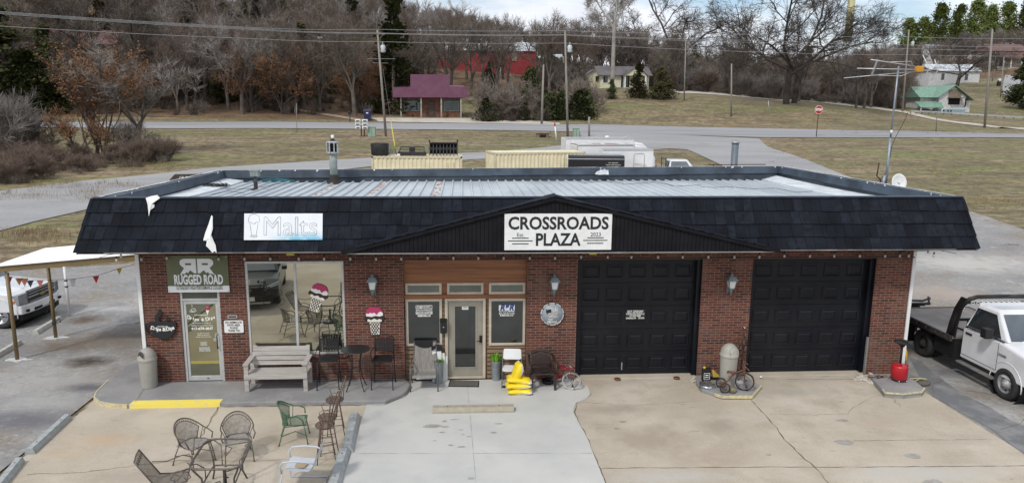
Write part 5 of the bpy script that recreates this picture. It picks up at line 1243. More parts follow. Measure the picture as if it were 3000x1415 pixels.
for k in range(2):
 b = MB(); b.lathe([(0,.075),(.06,.07),(.085,.055),(.13,.05),(.18,.035),(.20,.0),(.205,.0),(.195,.055),(.15,.07),(.10,.075),(.07,.095),(0,.105)], 36)
 o = b.build('hubcap', M('chrome hubcap', (.50,.53,.56), rough=.16, metal=.9, var=.1), loc=(L[0]+.0, L[1]+.20+.0*k, GZ+.025+k*.075)); tag(o, ('chrome hubcap lying under the other at the kerb island','shiny domed chrome hubcap on top of the other at the kerb island')[k], 'hubcap')
 if k == 1: o.rotation_euler = (R(4), R(3), 0)
L = place(ZJ, 825, 1060, zi); b = MB(); b.cyl((0,0,0),(0,0,.13),.085,.08,20); o = b.build('wood_block', M('weathered log end', (.17,.15,.09), var=.3, scale=14), loc=(L[0], L[1]+.06, zi)); tag(o, 'short weathered log block by the rusty tricycle rear wheel', 'log')
L = place(ZJ, 880, 950, zi)
b = MB(); b.loft([[(-.12,-.02,0),(-.02,-.05,0),(.0,.04,0)],[(-.09,0,.12),(.02,-.02,.13),(.02,.05,.11)]]); b.face([(.0,-.05,.0),(.16,-.03,.0),(.13,.0,.14),(.02,-.02,.13)]); o = b.build('crumpled_paper', M('printed crumpled paper', (.55,.56,.57), col2=(.15,.17,.2), scale=18, lo=.5, hi=.6), loc=(L[0]+.02, L[1]+.08, zi)); tag(o, 'crumpled printed paper bag on the kerb island behind the rusty tricycle', 'paper')
L = place(ZJ, 960, 800, zi); t = thing('rusty_stand', 'tall rusty scrap metal stand with glass bottles by the second garage door', 'stand', (L[0]+.0, L[1]+.15, zi)); L_ = L
m_dark_rust = M('dark rust', (.055,.022,.014), col2=(.09,.04,.025), rough=.9, scale=15)
b = MB(); b.tube([(.05,.05,0),(.06,.05,1.25)], .028, 8); b.tube([(-.10,.0,0),(-.08,.05,.9)], .014, 6); b.box(-.16,.12,-.05,.12,0,.03); b.build('post', m_dark_rust, t)
b = MB()
for z in (.45,.62,.78,.95): b.tube([(-.18,.02,z),(-.05,-.02,z+.02),(.06,-.05,z),(.12,.0,z+.01)], .011, 6)
b.build('rack_arms', m_dark_rust, t)
for (x, z) in ((.05,1.0),(.02,.80),(.06,.62),(-.13,.70)):
 b = MB(); b.lathe([(0,0),(.028,0),(.03,.09),(.012,.13),(.011,.17),(0,.17)], 10, (x,-.06,z)); b.build('bottle', M('brown glass bottle', (.06,.045,.045), rough=.08, spec=.9), t)
b = MB(); b.lathe([(0,0),(.04,.0),(.04,.02),(0,.025)], 10, (.06,.05,1.25)); b.build('cap', m_chr, t)
zi2 = GZ+.15
L = place(ZE, 1122, 1015, zi2); t = thing('oil_drainer', 'red wheeled oil drain tank with black pan on the right kerb island', 'oil drainer', (L[0], L[1]+.16, zi2), scale=.93)
m_redt = M('red plastic tank', (.42,.012,.02), rough=.35, var=.1)
b = MB(); b.lathe([(0,.06),(.17,.06),(.20,.09),(.205,.40),(.19,.44),(.10,.46),(0,.46)], 28); b.build('tank', m_redt, t)
for a in (-140, -40): b = MB(); b.tube([(.17*math.cos(R(a)),.17*math.sin(R(a)),.40),(.18*math.cos(R(a)),.18*math.sin(R(a)),.51),(.14*math.cos(R(a+30)),.14*math.sin(R(a+30)),.51),(.13*math.cos(R(a+30)),.13*math.sin(R(a+30)),.42)], .014, 6); b.build('handle', m_redt, t)
b = MB(); b.tube([(0,0,.44),(.0,.0,1.02)], .028, 10); b.lathe([(.0,.95),(.05,.95),(.09,1.04)], 16); b.build('pipe', m_black, t)
b = MB(); b.lathe([(0,1.03),(.15,1.035),(.21,1.08),(.225,1.085),(.215,1.095),(.14,1.055),(0,1.05)], 30); b.build('drain_pan', m_black, t)
b = MB(); b.tube([(.19*math.cos(R(a)),.19*math.sin(R(a)),.065) for a in range(0,360,20)], .016, 6, closed=True); b.build('base_ring', M('dark red base', (.10,.01,.012)), t)
for a in (-120,-50,30,150): b = MB(); b.cyl((.19*math.cos(R(a))-.012,.19*math.sin(R(a)),.028),(.19*math.cos(R(a))+.012,.19*math.sin(R(a)),.028),.028,n=10); b.build('caster', m_chr, t)
p = atY(*ZE(1165,810), .05); t = thing('hose_reel', 'flat yellow cord reel hanging on the right corner of the brick wall', 'cord reel', (11.56, .12, p.z))
b = MB(); mt_ = Matrix.Rotation(R(90),4,'Y');
for r in (.10,.14,.18,.21): b.tube([mt_ @ Vector((r*1.0*math.cos(R(a)),.62*r*math.sin(R(a)),0)) for a in range(0,360,15)], .02, 6, closed=True)
b.build('cord_loops', M('yellow orange cord', (.55,.30,.04), var=.2), t); b = MB(); b.box(-.03,.02,-.03,.03,.15,.26); b.build('hook', m_black, t)
p = atY(*ZE(1120,830),-.02);
L = place(ZE, 1245, 1018, GZ+.02); t = thing('old_hubcap', 'flat rusty pan with pale hose lying on the asphalt right of the red drain tank', 'pan', (L[0], L[1]+.05, GZ+.02))
b = MB(); b.lathe([(0,.02),(.20,.02),(.27,.05),(.29,.05),(.26,.01),(0,0)], 28); b.build('pan', M('grimy metal', (.13,.12,.10), var=.4, scale=9, metal=.3), t)
b = MB(); b.tube([(-.45,.25,.03),(-.2,.16,.06),(.0,.10,.07),(.15,.12,.07),(.30,.10,.05)], .015, 6); b.tube([(-.1,-.05,.06),(.1,.08,.07),(.25,.02,.06)], .012, 6); b.build('hose', M('pale yellow hose', (.45,.42,.25), var=.2), t)
L = place(ZE, 1000, 985, zi2); b = MB(); rr = random.Random(9)
for i in range(9):
 a = rr.uniform(0,3.1); l = rr.uniform(.1,.3); x, y = rr.uniform(-.2,.2), rr.uniform(-.06,.12); b.tube([(x,y,.012),(x+.5*l*math.cos(a),y+.5*l*math.sin(a)*.5,.03+rr.uniform(0,.02)),(x+l*math.cos(a),y+l*math.sin(a)*.5,.012)], .010, 5)
o = b.build('scrap_iron', m_dark_rust, loc=(L[0], L[1], zi2)); tag(o, 'tangle of dark rusty scrap iron left of the red drain tank', 'scrap metal')
b = MB();
for i in range(26):
 x, y = rr.uniform(-.5,.35), rr.uniform(-.06,.10); s = rr.uniform(.02,.05); b.face([(x,y,.004*i%.02+.006),(x+s,y+s*.4,.02),(x+s*1.3,y-s*.3,.012)])
o = b.build('dry_leaves', M('dry brown leaves', (.16,.10,.05), var=.4), loc=(L[0]+.0, min(-.12, L[1]+.14), zi2)); tag(o, 'dry brown leaves gathered at the foot of the right brick pier', 'leaves', kind='stuff')
for (Z, x, y, c, lb) in ((ZE,820,972,m_white,'small white ball at the foot of the right garage jamb'),(ZE,70,975,m_white,'small white ball in front of the second garage door'),(ZD,400,988,M('brown leaf',(.16,.07,.03)),'single curled brown leaf in front of the first garage door'),(ZD,838,980,M('brown leaf',(.16,.07,.03)),'small brown leaf near the right edge of the first garage door')):
 L = place(Z, x, y, AZ+.02); b = MB(); b.lathe([(0,0),(.03,.012),(.035,.03),(.02,.05),(0,.055)] if c is m_white else [(0,0),(.08,.012),(.085,.03),(0,.02)], 10); o = b.build('ball' if c is m_white else 'fallen_leaf', c, loc=(L[0], L[1]-.03, AZ+.02)); tag(o, lb, 'ball' if c is m_white else 'leaf')
m_stop = M('painted grey concrete stop', (.33,.35,.35), rough=.85, var=.15, scale=8, bmp=.3); m_stop2 = M('tan concrete stop', (.33,.30,.235), rough=.85, var=.1, scale=8, bmp=.2); m_stop3 = M('pale concrete stop', (.42,.42,.38), rough=.85, var=.15, scale=6)
def wheel_stop(p0, p1, mat, label, z, w=.17, h=.13, grp='concrete wheel stops'):
 p0, p1 = Vector(p0[:2]), Vector(p1[:2]); d = p1-p0; L_ = d.length; b = MB()
 sec = [(-w/2,0),(-w/2*.95,h*.4),(-w/2*.55,h),(w/2*.55,h),(w/2*.95,h*.4),(w/2,0)]
 b.loft([[(x, yy, zz) for x, zz in sec] for yy in (0, L_*.33, L_*.66, L_)])
 for q in (.18,.82): b.m(1).cyl((0,L_*q,h-.002),(0,L_*q,h+.003),.018,n=8)
 o = b.build('wheel_stop', [mat, m_dark_rust], bevel=.012); o.location = (p0.x, p0.y, z); o.rotation_euler = (0,0,math.atan2(-d.x, d.y)); tag(o, label, 'wheel stop', grp); return o
A_ = lambda Z, a, b, z: (atZ(*Z(*a), z), atZ(*Z(*b), z))
q = A_(ZG, (225,1005), (508,742), GZ); wheel_stop(*q, m_stop, 'grey concrete wheel stop along the left edge of the tan patio slab', GZ+.015, .19)
q = A_(ZG, (-60,1330), (150,1070), GZ); wheel_stop(*q, m_stop, 'grey concrete wheel stop running out of the bottom left corner', GZ+.015, .19)
q = A_(ZI, (330,900), (560,760), GZ); wheel_stop(*q, m_stop3, 'pale concrete wheel stop ahead of the white pickup by the second carport post', GZ+.012, .20)
q = A_(ZI, (-120,1170), (180,990), GZ); wheel_stop(*q, m_stop3, 'pale concrete wheel stop behind the nearest carport post', GZ+.012, .20)
q = A_(ZH, (2345,725), (2425,345), PZ); wheel_stop(*q, m_stop, 'rounded grey concrete stop beside the bar stools on the patio edge', PZ, .25, .14)
q = A_(ZH, (2195,1120), (2310,735), PZ); wheel_stop(*q, m_stop, 'rounded grey concrete stop next to the white metal chair', PZ, .25, .14)
a = atZ(1268, 1205, NZ); c = atZ(1505, 1201, NZ); wheel_stop(a, c, m_stop2, 'tan concrete parking block across the new pad in front of the entry door', NZ, .26, .12)
m_bronze = M('bronze chair metal', (.085,.07,.055), rough=.5, metal=.3, col2=(.15,.135,.125), scale=12)
m_silverw = M('worn silver chair metal', (.30,.29,.29), rough=.5, metal=.3, col2=(.12,.11,.10), scale=14)
m_rustst = M('rust brown stool metal', (.085,.05,.035), rough=.7, col2=(.12,.08,.06), scale=14)
m_green = M('dark green enamel mesh', (.035,.10,.05), rough=.45, col2=(.06,.14,.08), scale=10)
def meshgrid(b, P, nu, nv, w=.0028):
 """wire mesh over surface P(u,v)"""
 for i in range(nu+1):
  u = i/nu; pts = [Vector(P(u, v/12)) for v in range(13)]; du = (Vector(P(min(1,u+.01),.5))-Vector(P(max(0,u-.01),.5))).normalized()*w
  for a, c in zip(pts, pts[1:]): b.face([a-du, a+du, c+du, c-du])
 for j in range(nv+1):
  v = j/nv; pts = [Vector(P(u/12, v)) for u in range(13)]; dv = (Vector(P(.5,min(1,v+.01)))-Vector(P(.5,max(0,v-.01)))).normalized()*w
  for a, c in zip(pts, pts[1:]): b.face([a-dv, a+dv, c+dv, c-dv])
def barrel_chair(loc, rz, label, met, meshm, grp='round back wire patio chairs'):
 t = thing('patio_chair', label, 'chair', loc, rz, group=grp); s = .42
 def hoop(a, k=1.0):
  ca = math.cos(R(a)); sa = math.sin(R(a)); x = .30*k*ca; y = .02+.30*k*max(-.6, sa); z = .62+.22*max(0, sa)**1.3; return Vector((x, y, z))
 b = MB(); pts = [hoop(a) for a in range(-20, 201, 10)];
 pts = [Vector((.27,-.20,s+.03)), Vector((.31,-.19,s+.13))] + pts + [Vector((-.31,-.19,s+.13)), Vector((-.27,-.20,s+.03))]
 b.tube(pts, .013, 7); b.build('arm_hoop', met, t)
 b = MB(); b.tube([hoop(a, .93)-Vector((0,0,.05)) for a in range(20,161,10)], .008, 6)
 for a in range(25,160,9): b.tube([hoop(a)-Vector((0,0,.0)), hoop(a+5,.95)-Vector((0,0,.045)), hoop(a+9)-Vector((0,0,.0))], .006, 5)
 b.tube([hoop(20,.93)-Vector((0,0,.05)), (.20,.12,s)], .009, 6); b.tube([hoop(160,.93)-Vector((0,0,.05)), (-.20,.12,s)], .009, 6); b.tube([hoop(5), (.22,.05,s)], .007, 6); b.tube([hoop(175), (-.22,.05,s)], .007, 6)
 b.build('back_scrollwork', met, t)
 def Pb(u, v): a = 22+136*u; q = hoop(a,.93)-Vector((0,0,.05)); lo_ = Vector((.22*math.cos(R(a))*1.0, .03+.20*max(0,math.sin(R(a))), s)); return lo_.lerp(q, v)
 b = MB(); meshgrid(b, Pb, 40, 24); b.build('back_mesh', meshm, t, norm=False)
 def Ps(u, v): x = -.24+.48*u; return (x, -.24+.47*v*(1-.12*abs(2*u-1)**3), s+.012*math.cos(v*3.1)-.02*(v<.08)*(1-v/.08))
 b = MB(); meshgrid(b, Ps, 34, 34); b.face([Ps(0,.0),Ps(1,.0),(.235,-.25,s-.05),(-.235,-.25,s-.05)]) if False else None; b.build('seat_mesh', meshm, t, norm=False)
 b = MB(); b.tube([Ps(0,0),Ps(1,0),Ps(1,.5),Ps(.8,1),Ps(.5,1),Ps(.2,1),Ps(0,.5)], .011, 6, closed=True); b.build('seat_rim', met, t)
 for sx in (-1, 1):
  b = MB(); b.tube([(sx*.22,-.20,s),(sx*.25,-.24,.2),(sx*.26,-.27,0)], .011, 6); b.lathe([(0,0),(.02,0),(.02,.012),(0,.012)],8,(sx*.26,-.27,0)); b.build('leg', met, t)
  b = MB(); b.tube([(sx*.18,.16,s),(sx*.22,.24,.2),(sx*.24,.30,0)], .011, 6); b.lathe([(0,0),(.02,0),(.02,.012),(0,.012)],8,(sx*.24,.30,0)); b.build('leg', met, t)
 b = MB(); b.tube([(.25,-.24,.19),(.12,-.02,.24),(.22,.23,.19)], .008, 6); b.tube([(-.25,-.24,.19),(-.12,-.02,.24),(-.22,.23,.19)], .008, 6); b.build('leg_brace', met, t)
 return t
L = place(ZH, 1180, 775, PZ); barrel_chair((L[0], L[1], PZ), R(20), 'round back wire patio chair behind the glassless table, facing the road', m_bronze, m_silverw)
L = place(ZH, 700, 830, PZ); barrel_chair((L[0], L[1], PZ), R(62), 'round back wire patio chair left of the glassless table, turned towards it', m_bronze, m_silverw)
L = place(ZH, 1790, 590, PZ); barrel_chair((L[0]-.02, L[1]+.05, PZ), R(98), 'green mesh barrel patio chair beside the wire bar stools', m_green, m_green, 'green patio chair')
def rocker(loc, rz, label):
 t = thing('rocking_chair', label, 'chair', loc, rz, group='flat back mesh patio rockers'); s = .40
 def Pb(u, v): x = (-.24+.48*u); return (x, .22+.30*v, s+.50*v)
 def Ps(u, v): return (-.24+.48*u, -.26+.48*v, s+.03-.05*math.sin(v*2.6))
 b = MB(); meshgrid(b, Pb, 40, 40); b.build('back_mesh', m_bronze, t, norm=False)
 b = MB(); meshgrid(b, Ps, 40, 40); b.build('seat_mesh', m_bronze, t, norm=False)
 b = MB()
 for sx in (0, 1): b.tube([Ps(sx,0),Ps(sx,.5),Ps(sx,1),Pb(sx,0),Pb(sx,.5),Pb(sx,1)], .012, 6)
 b.tube([Pb(0,1),Pb(.5,1.03),Pb(1,1)], .012, 6); b.tube([Ps(0,0),Ps(1,0)], .012, 6)
 for i in range(5): b.tube([Pb(.1+.17*i,.85),Pb(.16+.17*i,.93),Pb(.2+.17*i,.85),Pb(.14+.17*i,.82)], .006, 5, closed=True)
 b.build('chair_rim', m_bronze, t)
 for sx in (-1, 1):
  b = MB(); b.tube([(sx*.25,.34,s+.24),(sx*.29,.1,s+.20),(sx*.30,-.15,s+.27),(sx*.29,-.30,s+.22),(sx*.28,-.33,s+.12),(sx*.27,-.27,s+.07),(sx*.27,-.22,s+.13)], .010, 6); b.build('armrest', m_bronze, t)
  b = MB(); b.tube([(sx*.27,-.20,s+.02),(sx*.27,-.10,s-.12),(sx*.27,.0,s-.06),(sx*.27,.08,s-.15),(sx*.27,-.02,s-.2),(sx*.27,-.10,s-.12)], .010, 6); b.build('scroll_spring', m_bronze, t)
 b = MB(); b.tube([(.26*math.cos(R(a)),.02+.28*math.sin(R(a)),.012) for a in range(0,360,15)], .012, 6, closed=True)
 for sx in (-1,1): b.tube([(sx*.27,.0,s-.15),(sx*.25,.02,.15),(sx*.24,.0,.02)], .012, 6)
 b.build('base_ring', m_bronze, t); return t
p = atZ(*ZH(470,985), PZ+.42); rocker((p.x-.02, p.y+.0, PZ), R(104), 'flat back mesh rocking chair at the left end of the glassless table')
p = atZ(*ZH(1150,1000), PZ+.45); rocker((p.x+.10, p.y-.72, PZ), R(172), 'flat back mesh rocking chair at the front of the glassless table')
zt_ = PZ+.71; C4 = [atZ(*ZH(*q), zt_) for q in ((830,572),(1325,568),(1190,895),(615,900))]
c0 = sum(C4, Vector())/4; t = thing('table_frame', 'bronze patio table frame missing its glass top, ringed by wire chairs', 'table', (c0.x, c0.y, PZ)); zt_ = .71
Q = [Vector((p.x-c0.x, p.y-c0.y, .71)) for p in C4]
def rounded(Q, k=.22, n=5):
 out = []
 for i in range(4):
  p, a, c = Q[i], Q[i-1], Q[(i+1)%4]; s0 = p.lerp(a, k); s1 = p.lerp(c, k)
  for j in range(n+1): u = j/n; out.append(s0*(1-u)**2+p*2*u*(1-u)+s1*u*u)
 return out
b = MB(); b.tube(rounded(Q), .020, 8, closed=True); b.build('top_rail', m_bronze, t)
Ql = [Vector((q.x*.62, q.y*.62, .30)) for q in Q]; b = MB(); b.tube(rounded(Ql, .15), .015, 8, closed=True); b.build('lower_rail', m_bronze, t)
for i in range(4):
 q, l = Q[i], Ql[i]; b = MB(); b.tube([q*.90+Vector((0,0,.07)), Vector((q.x*.80,q.y*.80,.60)), Vector((l.x,l.y,.42)), Vector((l.x*.98,l.y*.98,.2)), Vector((q.x*.74,q.y*.74,0))], .017, 8); b.build('leg', m_bronze, t)
 a, c = Q[i], Q[(i+1)%4]; m1, m2 = a.lerp(c,.30), a.lerp(c,.70); la, lc = Ql[i].lerp(Ql[(i+1)%4],.3), Ql[i].lerp(Ql[(i+1)%4],.7)
 b = MB(); b.tube([a.lerp(c,.12), Vector((m1.x*.9,m1.y*.9,.62)), Vector((la.x,la.y,.5)), la], .010, 6); b.build('scroll_brace', m_bronze, t)
t2 = thing('umbrella_stand', 'round black umbrella stand on the slab under the glassless table', 'umbrella stand', (c0.x+.05, c0.y-.08, PZ))
b = MB(); b.lathe([(0,0),(.24,0),(.25,.02),(.22,.05),(.10,.07),(.05,.10),(0,.10)], 28); b.build('base', m_black, t2)
b = MB(); b.tube([(0,0,.08),(0,0,.42)], .03, 10); b.tube([(0,0,.30),(.07,-.02,.30)], .012, 6); b.build('tube', m_black, t2)
def bar_stool(loc, rz, label):
 t = thing('bar_stool', label, 'stool', loc, rz, group='rusty wire bar stools along the patio edge'); s = .74
 for k in range(4):
  a = R(45+90*k); b = MB(); b.tube([(.12*math.cos(a),.12*math.sin(a),s-.04),(.25*math.cos(a),.25*math.sin(a),0)], .009, 6); b.build('leg', m_rustst, t)
 b = MB()
 for z, r in ((.22,.215),(.42,.18)): b.tube([(r*math.cos(R(45+90*k)), r*math.sin(R(45+90*k)), z) for k in range(4)], .007, 5, closed=True)
 b.tube([(.125*math.cos(R(a)),.125*math.sin(R(a)),s-.04) for a in range(0,360,20)], .007, 5, closed=True); b.build('foot_rails', m_rustst, t)
 b = MB(); b.tube([(.18*math.cos(R(a)),.18*math.sin(R(a)),s) for a in range(0,360,15)], .009, 6, closed=True); b.tube([(.17*math.cos(R(a)),.17*math.sin(R(a)),s-.03) for a in range(0,360,20)], .005, 5, closed=True)
 for i in range(-6, 7): x = i*.027; y = math.sqrt(.18**2-x*x); b.tube([(x,-y,s),(x,y,s)], .0045, 4)
 b.build('seat', m_rustst, t)
 b = MB(); top = s+.50
 b.tube([(-.15,.10,s),(-.16,.16,s+.25),(-.12,.22,top-.05),(0,.25,top),(.12,.22,top-.05),(.16,.16,s+.25),(.15,.10,s)], .008, 6)
 for x in (-.08,-.04,0,.04,.08): b.tube([(x*.8,.17,s),(x,.20,s+.25),(x,.24,top-.02)], .005, 4)
 b.tube([(-.15,.10,s+.2),(-.19,-.02,s+.22),(-.18,-.10,s+.17),(-.165,-.05,s)], .007, 5); b.tube([(.15,.10,s+.2),(.19,-.02,s+.22),(.18,-.10,s+.17),(.165,-.05,s)], .007, 5)
 b.build('backrest', m_rustst, t); return t
s0 = None
for i, (x, y, rz, lb) in enumerate(((2210,145,-80,'wire bar stool nearest the walkway kerb'),(2135,330,-75,'middle wire bar stool of the three on the patio'),(2105,415,-78,'wire bar stool closest to the white metal chair'))):
 p = atZ(*ZH(x, y), PZ+.74)
 if i == 0: s0 = bar_stool((p.x, p.y, PZ), R(rz), lb)
 else: dup(s0, (p.x, p.y, PZ), R(rz), lb)
m_pb = M('pale blue grey enamel', (.42,.45,.49), rough=.4, col2=(.48,.51,.55), scale=5)
p = atZ(*ZH(1850,850), PZ+.40); t = thing('metal_lawn_chair', 'pale blue grey metal lawn chair beside the rounded concrete stop', 'chair', (p.x, p.y, PZ), R(-93))
s = .40; b = MB(); W2 = .25
prof = [(-.30,s-.06),(-.27,s+.0),(-.2,s+.02),(0,s-.01),(.18,s-.02),(.25,s+.02)]
b.loft([[(x, y, z+.02*(abs(x)/W2)**3) for x in [(-W2+2*W2*i/10) for i in range(11)]] for y, z in prof], closed=False, caps=False, smooth=True); b.build('seat', [m_pb], t, norm=False)
b = MB(); mt_ = [(.25,s+.02),(.30,s+.12),(.36,s+.28),(.42,s+.42),(.455,s+.52)]
b.loft([[(x*(1.0 if k < 3 else (.95 if k == 3 else .72)), y+.02*(abs(x)/W2)**2*-1, z) for x in [(-W2+2*W2*i/10) for i in range(11)]] for k, (y, z) in enumerate(mt_)], closed=False, caps=False, smooth=True); b.build('backrest', m_pb, t, norm=False)
so_ = MB(); so_.prism([(-.12,-.10),(.10,-.12),(.12,.08),(-.05,.12)], s+.004, s+.006, 'z'); so_.build('rust_stain', M('ochre stain', (.38,.30,.18), var=.2), t)
for sx in (-1, 1):
 b = MB(); b.tube([(sx*.27,-.26,s-.02),(sx*.28,-.30,.2),(sx*.28,-.28,.02),(sx*.28,-.1,.014),(sx*.28,.25,.014),(sx*.28,.40,.03)], .015, 8); b.build('leg', m_pb, t)
 b = MB(); b.tube([(sx*.27,-.27,s-.03),(sx*.29,-.30,s+.12),(sx*.30,-.24,s+.20),(sx*.30,.0,s+.22),(sx*.30,.22,s+.20),(sx*.26,.34,s+.15)], .016, 8); b.build('armrest', m_pb, t)
b = MB(); b.tube([(-.28,.40,.03),(.28,.40,.03)], .015, 8); b.build('base_rail', m_pb, t)
m_wp = M('white vehicle paint', (.60,.61,.62), rough=.25, col2=(.73,.75,.78), scale=1.3, coat=.5)
m_vgl = glassmat('vehicle glass', .22, (.02,.028,.032), (.8,.85,.9), .03)
m_dplast = M('dark grey plastic', (.012,.012,.013), rough=.7, spec=.25)
m_tyre = M('tyre rubber', (.022,.022,.022), rough=.85, var=.3, scale=12)
m_alloy = M('bright alloy', (.45,.46,.48), rough=.3, metal=.7, var=.05)
m_steel = M('grey steel wheel', (.30,.30,.31), rough=.5, metal=.4, var=.15)
m_lamp = glassmat('lamp lens', .15, (.22,.23,.25), (.9,.9,.9), .08)
m_amber = M('amber lens', (.45,.12,.01), rough=.3)
m_dirty = M('dirty dark wheel', (.03,.028,.026), rough=.8, var=.3, scale=9)
def cut(o, cyls):
 """carve wheel arches out of mesh object o, applied at once so nothing hidden stays"""
 for (x, z, r, y0, y1) in cyls:
  c = MB(); c.cyl((x, y0, z), (x, y1, z), r, n=28); co = c.build('c', m_dplast)
  md = o.modifiers.new('b', 'BOOLEAN'); md.object = co; md.operation = 'DIFFERENCE'; md.solver = 'EXACT'
  bpy.context.view_layer.update(); dg = bpy.context.evaluated_depsgraph_get(); me = bpy.data.meshes.new_from_object(o.evaluated_get(dg))
  o.modifiers.clear(); o.data = me; bpy.data.objects.remove(co)
def car_wheel(parent, x, y, r, w, side, style='alloy', name='wheel'):
 """side=-1: outer face towards -y"""
 b = MB(); mt = Matrix.Translation((x, y, r)) @ Matrix.Rotation(R(90)*(-side if side else 1), 4, 'X')
 b.lathe([(r*.60,-w/2),(r*.90,-w/2),(r*.985,-w*.36),(r,-w*.2),(r,w*.2),(r*.985,w*.36),(r*.90,w/2),(r*.62,w/2),(r*.60,w*.3)], 32, mat=mt)
 ty = b.build(name, m_tyre, parent)
 b = MB()
 if style == 'alloy':
  b.lathe([(r*.61,-w/2),(r*.61,w*.47),(r*.57,w*.49),(r*.55,w*.30),(0,w*.22)], 28, mat=mt)
  for k in range(5):
   a = 2*math.pi*k/5+.3
   for da in (-.16, .16):
    b.loft([[mt @ Vector((rr_*math.cos(a+da*s+q), rr_*math.sin(a+da*s+q), zz)) for q, zz in ((-t_,w*.3),(-t_,w*.42),(t_,w*.42),(t_,w*.3))] for rr_, t_, s in ((r*.10,.35,.3),(r*.30,.16,.8),(r*.58,.12,1.25))])
  b.lathe([(0,w*.46),(r*.11,w*.45),(r*.13,w*.38)], 12, mat=mt)
 else:
  b.lathe([(r*.61,-w/2),(r*.61,w*.46),(r*.55,w*.40),(r*.50,w*.15),(r*.34,w*.2),(r*.30,w*.42),(r*.20,w*.50),(r*.17,w*.62),(0,w*.64)], 28, mat=mt)
  for k in range(8 if style != 'x' else 0): a = 2*math.pi*k/8; b.m(1).lathe([(0,w*.24),(r*.07,w*.235),(r*.07,w*.20)], 10, mat=mt @ Matrix.Translation((r*.42*math.cos(a), r*.42*math.sin(a), 0)))
 b.build('rim', [m_alloy if style == 'alloy' else m_dirty if style == 'dual' else m_steel, m_black], ty); return ty
